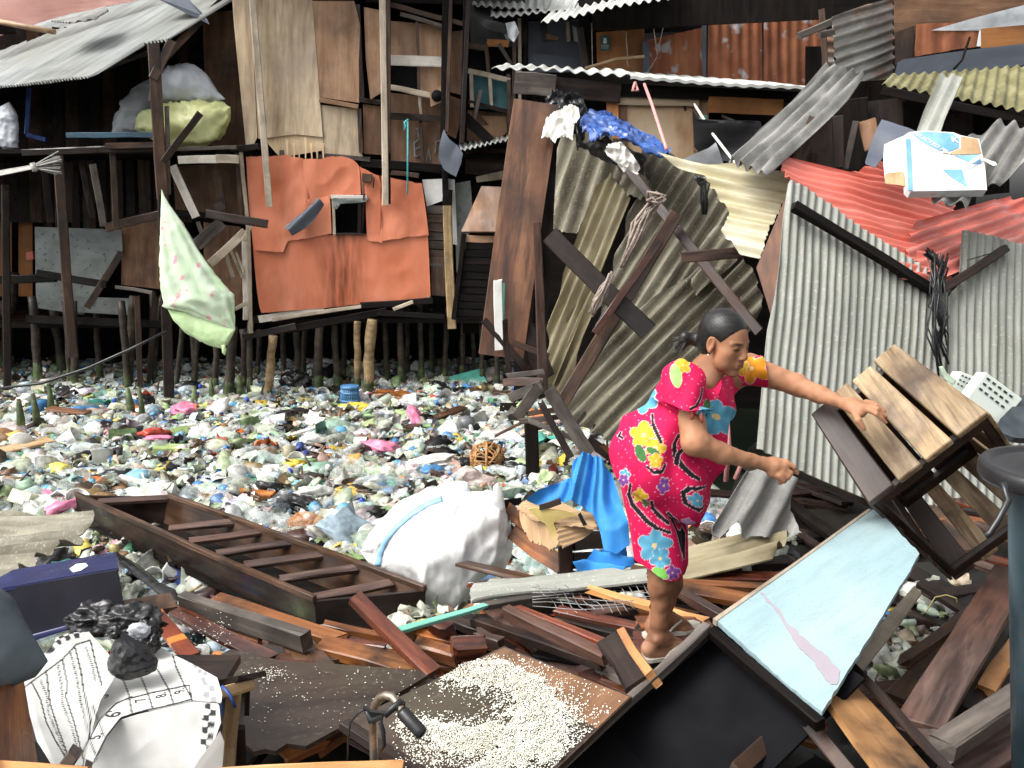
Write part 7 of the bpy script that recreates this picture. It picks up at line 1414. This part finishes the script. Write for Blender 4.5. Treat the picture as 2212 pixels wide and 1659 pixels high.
# ================================================================ the woman
def nets(f, lo, h):
    nx, ny, nz_ = f.shape; s = f < 0
    cnt = np.zeros((nx-1, ny-1, nz_-1), np.int8)
    for i in (0, 1):
        for j in (0, 1):
            for k in (0, 1): cnt += s[i:nx-1+i, j:ny-1+j, k:nz_-1+k]
    act = (cnt > 0) & (cnt < 8); I = np.argwhere(act); idx = np.full(act.shape, -1, np.int32); idx[act] = np.arange(len(I), dtype=np.int32)
    acc = np.zeros((len(I), 3)); num = np.zeros(len(I))
    cs = [(i, j, k) for i in (0, 1) for j in (0, 1) for k in (0, 1)]
    for a in cs:
        for b in cs:
            if sum(b) - sum(a) == 1 and sum(abs(x-y) for x, y in zip(a, b)) == 1:
                fa = f[I[:, 0]+a[0], I[:, 1]+a[1], I[:, 2]+a[2]]; fb = f[I[:, 0]+b[0], I[:, 1]+b[1], I[:, 2]+b[2]]
                mk = (fa < 0) != (fb < 0); t = np.where(mk, fa/np.where(mk, fa-fb, 1), 0)
                for ax in range(3): acc[:, ax] += np.where(mk, a[ax] + (b[ax]-a[ax])*t, 0)
                num += mk
    V = np.array(lo) + h*(I + acc/num[:, None]); Q = []
    for ax in range(3):
        o1, o2 = [(1, 2), (2, 0), (0, 1)][ax]
        sl0 = [slice(None)]*3; sl1 = [slice(None)]*3; sl0[ax] = slice(0, -1); sl1[ax] = slice(1, None)
        A, B = s[tuple(sl0)], s[tuple(sl1)]; E = np.argwhere(A != B)
        ok = (E[:, o1] > 0) & (E[:, o2] > 0) & (E[:, o1] < f.shape[o1]-1) & (E[:, o2] < f.shape[o2]-1); E = E[ok]
        d1 = np.zeros(3, int); d1[o1] = 1; d2 = np.zeros(3, int); d2[o2] = 1
        q = [idx[tuple((E - x).T)] for x in (0*d1, d1, d1+d2, d2)]; q = np.stack(q, 1)
        fl = A[tuple(E.T)]; q[fl] = q[fl][:, ::-1]; Q.append(q)
    return V, np.concatenate(Q)
class Field:
    def __init__(s, lo, hi, h):
        s.lo = np.array(lo, float); s.h = h; s.n = np.ceil((np.array(hi) - s.lo)/h).astype(int) + 1
        s.f = np.full(s.n, .5, np.float32)
    def _win(s, lo, hi):
        a = np.maximum(0, np.floor((lo - s.lo)/s.h).astype(int)); b = np.minimum(s.n, np.ceil((hi - s.lo)/s.h).astype(int) + 1)
        if (b <= a).any(): return None
        X, Y, Z = [s.lo[i] + s.h*np.arange(a[i], b[i]) for i in range(3)]
        return tuple(slice(a[i], b[i]) for i in range(3)), np.stack(np.meshgrid(X, Y, Z, indexing='ij'), -1).astype(np.float32)
    def _blend(s, w, d, k, sub=False):
        g = s.f[w]
        if sub:
            d = -d; hh = np.clip(k - np.abs(g - d), 0, None)/k; s.f[w] = np.maximum(g, d) + hh*hh*k*.25
        else:
            hh = np.clip(k - np.abs(g - d), 0, None)/k; s.f[w] = np.minimum(g, d) - hh*hh*k*.25
    def cap(s, a, b, ra, rb=None, k=.02, sub=False, cut=None):
        rb = ra if rb is None else rb; a, b = np.array(a, np.float32), np.array(b, np.float32); m_ = max(ra, rb) + k + 3*s.h
        r = s._win(np.minimum(a, b) - m_, np.maximum(a, b) + m_)
        if r is None: return
        w, P = r; ab = b - a; t = np.clip(((P - a) @ ab)/max(1e-9, float(ab @ ab)), 0, 1)
        d = np.linalg.norm(P - a - t[..., None]*ab, axis=-1) - (ra + (rb - ra)*t)
        if cut is not None: d = np.maximum(d, (P - np.array(cut[0], np.float32)) @ np.array(cut[1], np.float32))
        s._blend(w, d, k, sub)
    def ell(s, c, ax, r, k=.02, sub=False):
        c = np.array(c, np.float32); A = np.array([tuple(x) for x in ax], np.float32); r = np.array(r, np.float32); m_ = r.max() + k + 3*s.h
        q = s._win(c - m_, c + m_)
        if q is None: return
        w, P = q; L = (P - c) @ A.T; k0 = np.linalg.norm(L/r, axis=-1); k1 = np.linalg.norm(L/(r*r), axis=-1) + 1e-9
        s._blend(w, k0*(k0 - 1)/k1, k, sub)
    def plane_cut(s, p, n):
        w, P = s._win(s.lo, s.lo + s.h*s.n); d = (P - np.array(p, np.float32)) @ np.array(n, np.float32); s.f[w] = np.maximum(s.f[w], d)
    def mesh(s, name): 
        V, Q = nets(s.f, s.lo, s.h); return V, Q
def smooth_np(V, Q, it, lam=.5):
    n = len(V); e = np.concatenate([Q[:, [0, 1]], Q[:, [1, 2]], Q[:, [2, 3]], Q[:, [3, 0]]]); e = np.concatenate([e, e[:, ::-1]])
    deg = np.bincount(e[:, 0], minlength=n)[:, None] + 1e-9
    for _ in range(it):
        S = np.stack([np.bincount(e[:, 0], V[e[:, 1], i], n) for i in range(3)], 1); V = V + lam*(S/deg - V)
    return V
def vnormals(V, Q):
    n = np.cross(V[Q[:, 2]] - V[Q[:, 0]], V[Q[:, 3]] - V[Q[:, 1]]); N = np.zeros_like(V)
    for i in range(4):
        for ax in range(3): N[:, ax] += np.bincount(Q[:, i], n[:, ax], len(V))
    return N/(np.linalg.norm(N, axis=1, keepdims=True) + 1e-12)
def pxa(V):
    d = V - np.array(CAM); w = d @ np.array(_fw); return CX + F*d[:, 0]/w, CY - F*(d @ np.array(_up))/w
def r_(n, Y=3.1): return mpx(n, Y)
WM = thing('person', G(1430, 1420, .655), 'barefoot-looking person in sandals and pink flowered clothes bending to grip the crate', 'person')
WM['label'] = 'person in bright pink flowered blouse and shorts bending to move the slatted crate'
# ---- skin
B_ = Field((.30, 2.72, .60), (1.42, 3.62, 2.02), .0042)
def C(a, b, ra, rb, k=.02): B_.cap(W(*a), W(*b), r_(ra, a[2]), r_(rb, b[2]), k)
zf = .664
nf_h, nf_t = G(1402, 1404, zf + .03), G(1500, 1400, zf + .012)        # near foot heel, toe
ff_h, ff_t = G(1408, 1356, zf + .03), G(1505, 1345, zf + .012)
Yn, Yf = nf_h.y, ff_h.y
# trunk and thighs under the clothes
C((1520, 800, 3.17), (1496, 868, 3.15), 28, 62, .03); C((1496, 868, 3.15), (1450, 960, 3.17), 58, 66, .03); C((1450, 960, 3.17), (1405, 1020, 3.17), 66, 62, .03)
C((1410, 1030, 3.10), (1425, 1190, Yn), 50, 33, .03); C((1425, 1040, 3.28), (1450, 1190, Yf), 48, 32, .03)
# shins
C((1427, 1200, Yn), (1428, 1265, Yn), 30, 29); C((1428, 1265, Yn), (1424, 1345, Yn), 28, 19); C((1424, 1345, Yn), (1423, 1382, Yn), 18.5, 18)
C((1450, 1190, Yf), (1448, 1260, Yf), 28, 27); C((1448, 1260, Yf), (1432, 1335, Yf), 26, 17)
B_.cap(W(1419, 1384, Yn - .03), W(1422, 1388, Yn - .03), r_(8), r_(8), .012)                          # ankle bone
def foot(h, t, up):
    d = (t - h); L = d.length; d.normalize(); sd = d.cross(Vector((0, 0, 1))).normalized()
    ank = Vector((h.x + d.x*.035, h.y + d.y*.035, h.z + .055))
    B_.cap(h + Vector((0, 0, .004)), ank, .030, .030, .02)
    B_.cap(ank, h + d*.12 + Vector((0, 0, .012)), .030, .026, .03)
    B_.cap(h + d*.02 - Vector((0, 0, .006)), h + d*.15 - Vector((0, 0, .008)), .026, .024, .02)
    for i, (o_, l) in enumerate([(-.032, .205), (-.015, .215), (.0, .208), (.014, .198), (.027, .185)]):
        b = h + d*.13 + sd*o_ - Vector((0, 0, .012)); B_.cap(b, h + d*l + sd*o_*1.15 - Vector((0, 0, .017)), .014 if i else .016, .0085 if i else .0105, .008)
foot(nf_h, nf_t, 0); foot(ff_h, ff_t, 0)
# arms: near (right) arm
shn, eln, wrn = (1478, 838, 3.03), (1502, 955, 2.93), (1648, 1001, 2.98)
C(shn, eln, 31, 31, .03); C(eln, (1560, 980, 2.94), 29, 22, .02); C((1560, 980, 2.94), wrn, 22, 14, .02)
shf, elf, wrf = (1618, 796, 3.36), (1722, 832, 3.28), (1826, 873, 3.08)
C((1560, 815, 3.3), shf, 44, 30, .03); C(shf, elf, 30, 23, .03); C(elf, (1770, 852, 3.19), 23, 18, .02); C((1770, 852, 3.19), wrf, 18, 13, .02)
# far hand laid on the crate slat, fingers forward, thumb to the side
hk = [(1840, 874, 3.06), (1862, 884, 3.03)]
C(wrf, hk[0], 13, 15, .012); C(hk[0], hk[1], 15, 14, .012); C((1836, 880, 3.05), (1858, 892, 3.02), 13, 12, .012); C((1845, 870, 3.07), (1872, 876, 3.05), 10, 10, .012)
for P_ in ([(1868, 882, 3.02), (1893, 893, 2.985), (1914, 913, 2.985)], [(1872, 878, 3.03), (1896, 883, 3.0), (1914, 900, 2.995)], [(1874, 874, 3.05), (1894, 876, 3.03), (1909, 888, 3.02)], [(1872, 869, 3.07), (1888, 871, 3.05), (1901, 881, 3.04)]):
    C(P_[0], P_[1], 7, 5.8, .006); C(P_[1], P_[2], 5.8, 4.6, .004)
C((1842, 888, 3.03), (1854, 908, 2.99), 8, 7, .008); C((1854, 908, 2.99), (1866, 926, 2.985), 7, 5.5, .006)
# near hand gripping the beam
C(wrn, (1672, 1008, 2.98), 14, 19, .012); C((1668, 1002, 2.99), (1690, 1008, 2.98), 16, 14, .012); C((1670, 1018, 2.975), (1688, 1024, 2.97), 14, 11, .012)
for P_ in ([(1690, 1002, 2.985), (1708, 1010, 2.99), (1722, 1022, 2.985)], [(1692, 1010, 2.97), (1708, 1022, 2.965), (1702, 1034, 2.985)], [(1688, 1018, 2.962), (1702, 1030, 2.958), (1694, 1040, 2.98)], [(1682, 1026, 2.955), (1692, 1037, 2.955), (1684, 1043, 2.975)]):
    C(P_[0], P_[1], 7, 5.8, .005); C(P_[1], P_[2], 5.8, 4.8, .004)
C((1676, 996, 2.985), (1698, 998, 2.975), 7, 6, .008); C((1698, 998, 2.975), (1716, 1010, 2.97), 6, 5, .005)
# neck and head
hc = W(1566, 738, 3.10); yaw, pit, rol = math.radians(-50), math.radians(15), 0
fwd = Vector((math.cos(yaw)*math.cos(pit), math.sin(yaw)*math.cos(pit), -math.sin(pit))); lat = Vector((0, 0, 1)).cross(fwd).normalized(); upv = fwd.cross(lat).normalized()   # lat points to her left
AX = (fwd, lat, upv); S = .97
def H(f, l, u): return hc + (fwd*f + lat*l + upv*u)*S
B_.cap(W(1512, 815, 3.16), H(-.028, 0, -.075), .050, .046, .03); B_.cap(W(1530, 830, 3.10), H(.0, -.0, -.09), .036, .032, .03)
def E_(f, l, u, rf, rl, ru, k=.015, sub=False): B_.ell(H(f, l, u), AX, (rf*S, rl*S, ru*S), k, sub)
E_(-.012, 0, .028, .090, .070, .078); E_(.028, 0, -.018, .060, .058, .078, .02); E_(.040, 0, -.062, .042, .042, .042, .02)
E_(.066, 0, -.096, .020, .022, .016, .02)                                   # chin
for s_ in (-1, 1):
    E_(.048, .040*s_, -.020, .026, .022, .022, .018)                        # cheekbone
    E_(.040, .040*s_, -.058, .030, .022, .030, .02)                         # jaw
    E_(.088, .030*s_, .006, .018, .017, .010, .010, True)                   # eye socket
    E_(.068, .030*s_, .003, .013, .014, .010, .004)                         # lids
    B_.cap(H(.077, .014*s_, .021), H(.062, .046*s_, .020), .0075*S, .006*S, .010)   # brow
    E_(-.008, .072*s_, -.004, .018, .008, .030, .006); E_(-.004, .079*s_, .0, .009, .006, .018, .004, True); E_(-.002, .074*s_, -.030, .008, .006, .009, .006)
B_.cap(H(.080, 0, .012), H(.098, 0, -.024), .0085*S, .0115*S, .010); E_(.092, .011, -.030, .010, .008, .007, .006); E_(.092, -.011, -.030, .010, .008, .007, .006)
E_(.074, 0, -.056, .018, .026, .018, .012)
B_.cap(H(.086, -.017, -.053), H(.086, .017, -.053), .0052*S, .0052*S, .005); B_.cap(H(.088, -.014, -.0635), H(.088, .014, -.0635), .0062*S, .0062*S, .005)
B_.cap(H(.098, -.022, -.058), H(.098, .022, -.058), .0026*S, .0026*S, .003, True)
V, Q = B_.mesh('body'); V = smooth_np(V, Q, 1, .4); N_ = vnormals(V, Q); V = V + N_*np.array([.0022*nz(x*38, y*38, z*38) + .003*nz(x*15, y*15, z*15) for x, y, z in V])[:, None]*np.where(np.linalg.norm(V - np.array(hc), axis=1) < .16, .25, 1.)[:, None]
u_, v_ = pxa(V)
L = (V - np.array(hc))/S; hf, hl, hu = L @ np.array(fwd), L @ np.array(lat), L @ np.array(upv)
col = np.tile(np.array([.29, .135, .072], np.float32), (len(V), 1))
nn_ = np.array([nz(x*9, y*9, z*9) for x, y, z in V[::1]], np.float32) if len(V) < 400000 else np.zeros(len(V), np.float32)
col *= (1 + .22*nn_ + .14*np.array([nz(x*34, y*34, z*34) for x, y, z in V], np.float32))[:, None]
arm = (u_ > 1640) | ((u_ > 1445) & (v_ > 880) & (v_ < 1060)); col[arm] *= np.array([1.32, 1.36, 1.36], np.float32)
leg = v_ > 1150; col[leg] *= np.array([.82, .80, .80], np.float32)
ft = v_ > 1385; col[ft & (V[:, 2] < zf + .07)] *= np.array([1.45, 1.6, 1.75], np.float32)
hd = (np.abs(hf) < .13) & (np.abs(hu) < .13) & (np.abs(hl) < .1)
def spot(f, l, u, rf, rl, ru, c, am):
    d = ((hf - f)/rf)**2 + ((hl - l)/rl)**2 + ((hu - u)/ru)**2; w = np.clip(1.3 - d, 0, 1)*am*hd; col[:] = col*(1 - w[:, None]) + np.array(c, np.float32)*w[:, None]
for s_ in (-1, 1):
    spot(.08, .031*s_, .001, .03, .016, .0055, (.008, .005, .004), 1.); spot(.08, .031*s_, -.004, .03, .015, .006, (.15, .055, .03), .6); spot(.08, .030*s_, .022, .03, .020, .0055, (.02, .01, .008), .9)
    spot(.07, .036*s_, -.016, .03, .018, .006, (.20, .075, .036), .5)
    spot(.085, .028*s_, -.042, .03, .006, .018, (.20, .075, .036), .45)  # nose-to-mouth folds darkened, crease shade put into the skin colour
spot(.09, 0, -.058, .03, .026, .0030, (.07, .02, .015), .9); spot(.09, 0, -.063, .03, .018, .006, (.30, .09, .06), .7); spot(.09, 0, -.052, .03, .018, .005, (.27, .085, .055), .6); spot(.10, 0, -.036, .02, .012, .004, (.10, .035, .02), .6)
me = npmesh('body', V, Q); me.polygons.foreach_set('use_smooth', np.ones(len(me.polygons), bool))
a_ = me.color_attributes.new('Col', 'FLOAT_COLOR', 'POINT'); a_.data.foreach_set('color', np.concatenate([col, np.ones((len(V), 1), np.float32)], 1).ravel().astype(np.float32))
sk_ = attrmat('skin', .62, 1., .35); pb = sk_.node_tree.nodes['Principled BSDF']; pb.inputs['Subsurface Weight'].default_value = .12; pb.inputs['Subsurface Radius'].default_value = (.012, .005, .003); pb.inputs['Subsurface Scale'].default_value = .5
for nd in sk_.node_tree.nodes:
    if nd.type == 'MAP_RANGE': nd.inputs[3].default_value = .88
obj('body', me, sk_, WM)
# ---- hair
Hf = Field((.55, 2.8, 1.75), (.98, 3.4, 2.08), .0042)
Hf.ell(H(-.020, 0, .032), AX, (.094*S, .077*S, .085*S), .02); Hf.ell(H(-.05, 0, -.02), AX, (.055*S, .062*S, .06*S), .02)
Hf.ell(H(.085, 0, -.012), AX, (.085*S, .075*S, .078*S), .012, True)
for s_ in (-1, 1): Hf.ell(H(.004, .078*s_, -.022), AX, (.028*S, .03*S, .045*S), .008, True)
bunc = H(-.112, -.01, -.035)
Hf.ell(bunc, AX, (.022, .022, .024), .012); Hf.cap(bunc, bunc + Vector((-.045, 0, .008)), .022, .02, .015); Hf.cap(bunc + Vector((-.045, 0, .008)), bunc + Vector((-.075, 0, -.028)), .018, .008, .012); Hf.cap(bunc + Vector((-.03, 0, .0)), bunc + Vector((-.055, -.01, -.035)), .012, .006, .012)
V, Q = Hf.mesh('hair'); V = smooth_np(V, Q, 1, .4); N_ = vnormals(V, Q)
L = (V - np.array(hc)); ang = np.arctan2(L @ np.array(lat), L @ np.array(upv)); V = V + N_*(.0006*np.sin(ang*70 + 5*np.sin((L @ np.array(fwd))*25)))[:, None]
me = npmesh('hair', V, Q); me.polygons.foreach_set('use_smooth', np.ones(len(me.polygons), bool))
surf('hair', [(.003, .003, .003), (.007, .006, .006), (.022, .020, .020)], (14, 60, 60), rough=(.32, .5), spec=.4, rnd=0, bump=.12, dist=0); obj('hair', me, MAT['hair'], WM)
SV = []; SF = []; rh = random.Random(5)
def strand(p0, p1, p2, r=.0011):
    for i in range(6):
        t = i/5; p = p0*((1-t)**2) + p1*(2*t*(1-t)) + p2*(t*t); k = len(SV)
        for j in range(3): SV.append(p + Vector((math.cos(j*2.1), math.sin(j*2.1)*.6, math.sin(j*2.1)))*r*(1 - t*.6))
        if i: SF.extend([(k-3+j, k-3+(j+1) % 3, k+(j+1) % 3, k+j) for j in range(3)])
for i in range(70):
    e = Vector((rh.uniform(-.095, -.05), rh.uniform(-.03, .02), rh.uniform(-.055, .01))); strand(bunc, bunc + Vector((-.04, rh.uniform(-.03, .03), rh.uniform(0, .03))), bunc + e)
obj('hair_strands', mesh('hair_strands', SV, SF), MAT['hair'], WM)
lathe('hair_tie', [(.020, -.006), (.023, 0), (.020, .006)], m['rope_pink'], WM, frame(H(-.100, -.008, -.03), lat, fwd), 14)
lathe('earring', [(0, -.004), (.004, 0), (0, .004)], m['paint_white'], WM, Matrix.Translation(H(.002, -.083, -.042)), 8)
# ---- clothes
PINK = np.array([.56, .006, .072], np.float32)
FL = []   # flat printed motifs: kind, centre u, v, radius, rotation, colour
def clothes(name, field, it, fold):
    V, Q = field.mesh(name); V = smooth_np(V, Q, it, .5); N_ = vnormals(V, Q); f0 = fold(V); u, v = pxa(V); u = u + f0*420; v = v + f0*260; V = V + N_*f0[:, None]
    col = np.tile(PINK, (len(V), 1))
    g = np.floor(u/9.5).astype(int)*7919 + np.floor(v/9.5).astype(int)*104729; rx = ((g*1103515245 + 12345) % 1000)/1000.; ry = ((g*22695477 + 1) % 1000)/1000.
    d = np.hypot((u % 9.5) - 2 - rx*5.5, (v % 9.5) - 2 - ry*5.5); col[(d < 1.15) & (rx + ry < .8)] = (.76, .30, .40)
    for mo in FL:
        k = mo[0]
        if k == 'arc':
            P, w = mo[1], mo[2]; dd = np.full(len(u), 1e9)
            n = len(P)
            for i in range(n-1):
                a, b = np.array(P[i]), np.array(P[i+1]); ab = b - a; t = np.clip(((u-a[0])*ab[0] + (v-a[1])*ab[1])/(ab @ ab), 0, 1)
                ww = w*(.35 + .65*math.sin(math.pi*min(1, (i+.7)/n)))
                dd = np.minimum(dd, np.hypot(u-a[0]-t*ab[0], v-a[1]-t*ab[1]) - ww)
            col[dd < 1.1] = (.72, .45, .5); col[dd < 0] = (.012, .010, .014)
        else:
            cu, cv, r, rot, c = mo[1:6]; x, y = u - cu, v - cv; rad = np.hypot(x, y); th = np.arctan2(y, x) + rot
            if k == 'flower': e = r*(.66 + .34*np.abs(np.cos(th*2.5)))
            else:
                X = x*math.cos(rot) + y*math.sin(rot); Y = -x*math.sin(rot) + y*math.cos(rot); e = np.where(True, r, r); rad = np.hypot(X, Y*1.9) + .0
            col[rad < e + 1.2] = (.74, .52, .54)
            i_ = rad < e; sh = (1 - .25*np.cos(th*5)*(rad/r))[:, None] if k == 'flower' else 1.
            col[i_] = (np.array(c, np.float32)*(sh[i_] if k == 'flower' else 1.))
            if k == 'flower': col[rad < r*.16] = (.72, .55, .25)
    me = npmesh(name, V, Q); me.polygons.foreach_set('use_smooth', np.ones(len(me.polygons), bool))
    a = me.color_attributes.new('Col', 'FLOAT_COLOR', 'POINT'); a.data.foreach_set('color', np.concatenate([np.clip(col, 0, 1), np.ones((len(V), 1), np.float32)], 1).ravel().astype(np.float32))
    return obj(name, me, MAT['dress'], WM)
dm = attrmat('dress', .8, 1., .25)
for nd in dm.node_tree.nodes:
    if nd.type == 'MAP_RANGE': nd.inputs[3].default_value = .86
YL, BL, GN, PU, OG = (.66, .40, .03), (.10, .34, .50), (.045, .15, .04), (.20, .06, .30), (.66, .24, .015)
for q in [('flower', 1392, 940, 27, .3, YL), ('flower', 1418, 967, 20, 1.1, YL), ('leaf', 1385, 980, 17, 1.2, GN), ('leaf', 1412, 976, 12, .4, GN), ('flower', 1417, 995, 14, .2, YL), ('flower', 1433, 1048, 15, .6, PU), ('flower', 1350, 1030, 11, .1, BL), ('flower', 1392, 862, 26, .8, BL), ('leaf', 1412, 815, 12, 1.2, GN), ('flower', 1480, 787, 19, .5, YL), ('leaf', 1462, 812, 22, 1.35, (.30, .60, .16)), ('flower', 1556, 905, 34, .4, BL), ('leaf', 1543, 880, 12, 1.6, GN),
          ('flower', 1498, 1076, 13, .4, BL), ('flower', 1382, 1070, 14, .3, YL), ('leaf', 1394, 1086, 9, 1.3, GN), ('flower', 1415, 1180, 33, .2, BL), ('flower', 1430, 1210, 22, .9, BL), ('leaf', 1430, 1240, 17, .3, (.16, .42, .08)), ('flower', 1458, 1240, 14, .4, PU), ('flower', 1486, 1130, 10, .4, (.5, .3, .6)), ('flower', 1632, 798, 32, .7, OG), ('flower', 1605, 790, 16, .2, YL), ('flower', 1347, 1040, 10, .8, PU)]: FL.append(q)
FL[:] = [(q[0], q[1], q[2], q[3]*1.18, q[4], q[5]) for q in FL]
for P_, w in [([(1490, 932), (1472, 945), (1464, 965), (1468, 990), (1480, 1010), (1498, 1028), (1508, 1034)], 6), ([(1490, 975), (1474, 990), (1470, 1005)], 5), ([(1398, 1008), (1410, 1018), (1430, 1018), (1440, 1006)], 4), ([(1535, 1050), (1510, 1052), (1488, 1054), (1477, 1066), (1480, 1086), (1500, 1095), (1522, 1088)], 4), ([(1362, 1048), (1358, 1066), (1366, 1090), (1384, 1110), (1398, 1126), (1420, 1142), (1445, 1150)], 5), ([(1405, 1078), (1412, 1100), (1428, 1118), (1444, 1130)], 4.5), ([(1445, 1112), (1462, 1128), (1472, 1150), (1478, 1190), (1480, 1205)], 4), ([(1410, 895), (1412, 915), (1420, 935), (1428, 955)], 4), ([(1520, 840), (1522, 862), (1512, 878), (1496, 884)], 4), ([(1340, 935), (1336, 942), (1344, 946)], 3)]: FL.append(('arc', P_, w))
def foldA(V):
    u, v = pxa(V); q = (u - 1318) + (v - 780)*.45
    n = np.array([nz(x*7, y*7, z*5) for x, y, z in V], np.float32)
    n2 = np.array([nz(x*17 + 4, y*17, z*9) for x, y, z in V], np.float32); n3 = 1 - 2*np.abs(np.array([nz(x*10 + 9, y*6, z*4 + x*3) for x, y, z in V], np.float32))
    f = np.sin(((u - 1560)*.8 + (v - 830)*.55)*.06 + 3*n)*.004 + .012*n + .006*n2 + .010*n3
    return f
T_ = Field((.26, 2.72, 1.02), (.98, 3.66, 1.92), .0036)
def T(a, b, ra, rb=None, k=.05, cut=None): T_.cap(W(*a), W(*b), r_(ra, a[2]), r_(rb or ra, b[2]), k, False, cut)
T((1498, 848, 3.05), (1548, 832, 3.30), 56, 50); T((1480, 900, 3.06), (1508, 895, 3.29), 64, 58); T((1444, 950, 3.06), (1466, 955, 3.28), 78, 74); T((1400, 985, 3.08), (1408, 990, 3.28), 82, 82); T((1446, 1030, 3.07), (1450, 1030, 3.25), 86, 84); T((1462, 1080, 3.08), (1468, 1080, 3.24), 66, 64); T((1398, 1008, 3.08), (1403, 1008, 3.26), 80, 80); T((1545, 850, 3.12), (1556, 880, 3.2), 34, 36)
T((1540, 880, 3.1), (1530, 1000, 3.14), 34, 38); T((1494, 1050, 3.10), (1490, 1110, 3.13), 40, 34)
T((1430, 880, 3.12), (1394, 930, 3.12), 34, 56)
# hem: slanting plane
ha, hb_ = W(1318, 1020, 3.1), W(1514, 1146, 3.1); hn = Vector((-(hb_ - ha).z, 0, (hb_ - ha).x)); hn = hn if hn.z < 0 else -hn; T_.plane_cut(ha, tuple(hn.normalized()))
# sleeves
c0, c1 = W(1416, 862, 3.0), W(1530, 893, 2.96); sn = Vector((-(c1 - c0).z, 0, (c1 - c0).x)).normalized(); sn = sn if sn.z < 0 else -sn
T((1470, 812, 3.03), (1480, 905, 2.97), 46, 60, .03, (tuple(c0), tuple(sn)))
T((1458, 830, 3.12), (1440, 900, 3.04), 30, 46, .05, (tuple(c0), tuple(sn)))
T((1572, 800, 3.3), (1680, 800, 3.34), 36, 37, .03, (tuple(W(1650, 800, 3.34)), tuple(Vector((.96, 0, .12)).normalized())))
# neckline
T_.cap(W(1518, 782, 3.12), W(1546, 838, 3.0), r_(40), r_(22), .012, True); T_.cap(W(1546, 838, 3.0), W(1550, 868, 3.0), r_(20), r_(6), .012, True)
T_.cap(W(1505, 770, 3.15), W(1540, 770, 3.2), r_(36), r_(30), .012, True)
clothes('blouse', T_, 2, foldA)
for a, b in (((1498, 880), (1494, 905)), ((1512, 882), (1516, 912))): tube('sleeve_tie', [W(*a, 2.925), W((a[0]+b[0])/2, (a[1]+b[1])/2, 2.915), W(*b, 2.925)], .006, m['red_sheet'], WM, 6)
S_ = Field((.26, 2.72, .82), (.86, 3.6, 1.34), .0036)
hm0, hm1 = W(1366, 1208, Yn), W(1476, 1254, Yn); kn = Vector((-(hm1 - hm0).z, 0, (hm1 - hm0).x)).normalized(); kn = kn if kn.z < 0 else -kn
S_.cap(W(1404, 1050, 3.1), W(1426, 1230, Yn), r_(66), r_(52), .03, False, (tuple(hm0), tuple(kn)))
S_.cap(W(1426, 1045, 3.26), W(1448, 1215, Yf), r_(64), r_(44), .03, False, (tuple(W(1400, 1205, Yf)), tuple(kn)))
def foldB(V):
    n = np.array([nz(x*8, y*8, z*4) for x, y, z in V], np.float32); u, v = pxa(V); return .011*n + .005*np.sin((u*.9 - v*.2)*.08 + 4*n) + .009*(1 - 2*np.abs(np.array([nz(x*9 + 9, y*6, z*3) for x, y, z in V], np.float32)))
clothes('shorts', S_, 2, foldB)
# sandals
surf('sandal', [(.30, .27, .22), (.42, .39, .33), (.5, .47, .41)], (4, 8, 8), rough=(.5, .8), rnd=0)
for h_, t_ in ((nf_h, nf_t), (ff_h, ff_t)):
    d = (t_ - h_).normalized(); sd = d.cross(Vector((0, 0, 1))).normalized(); V = []; z0 = h_.z - .037
    ol = [(-.035, .0), (-.03, .024), (0, .032), (.06, .03), (.13, .043), (.18, .04), (.21, .025), (.225, 0)]; ring = ol + [(x, -y) for x, y in ol[-2:0:-1]]
    for z in (0, .014):
        for x, y in ring: p = h_ + d*x + sd*y; V.append((p.x, p.y, z0 + z + (.006 if x > .18 else 0)))
    n = len(ring); sdl = obj('sandal', mesh('sandal', V, [tuple(range(n-1, -1, -1)), tuple(range(n, 2*n))] + [(i, (i+1) % n, n+(i+1) % n, n+i) for i in range(n)]), MAT['sandal'], WM)
    tp_ = h_ + d*.155 - sd*.012 + Vector((0, 0, .006))
    for s_ in (-1, 1):
        tube('strap', [tp_, h_ + d*.12 + sd*(.022*s_) + Vector((0, 0, .028)), h_ + d*.07 + sd*(.036*s_) + Vector((0, 0, .006)), h_ + d*.05 + sd*(.036*s_) + Vector((0, 0, -.02))], .0055, MAT['sandal'], sdl, 6)
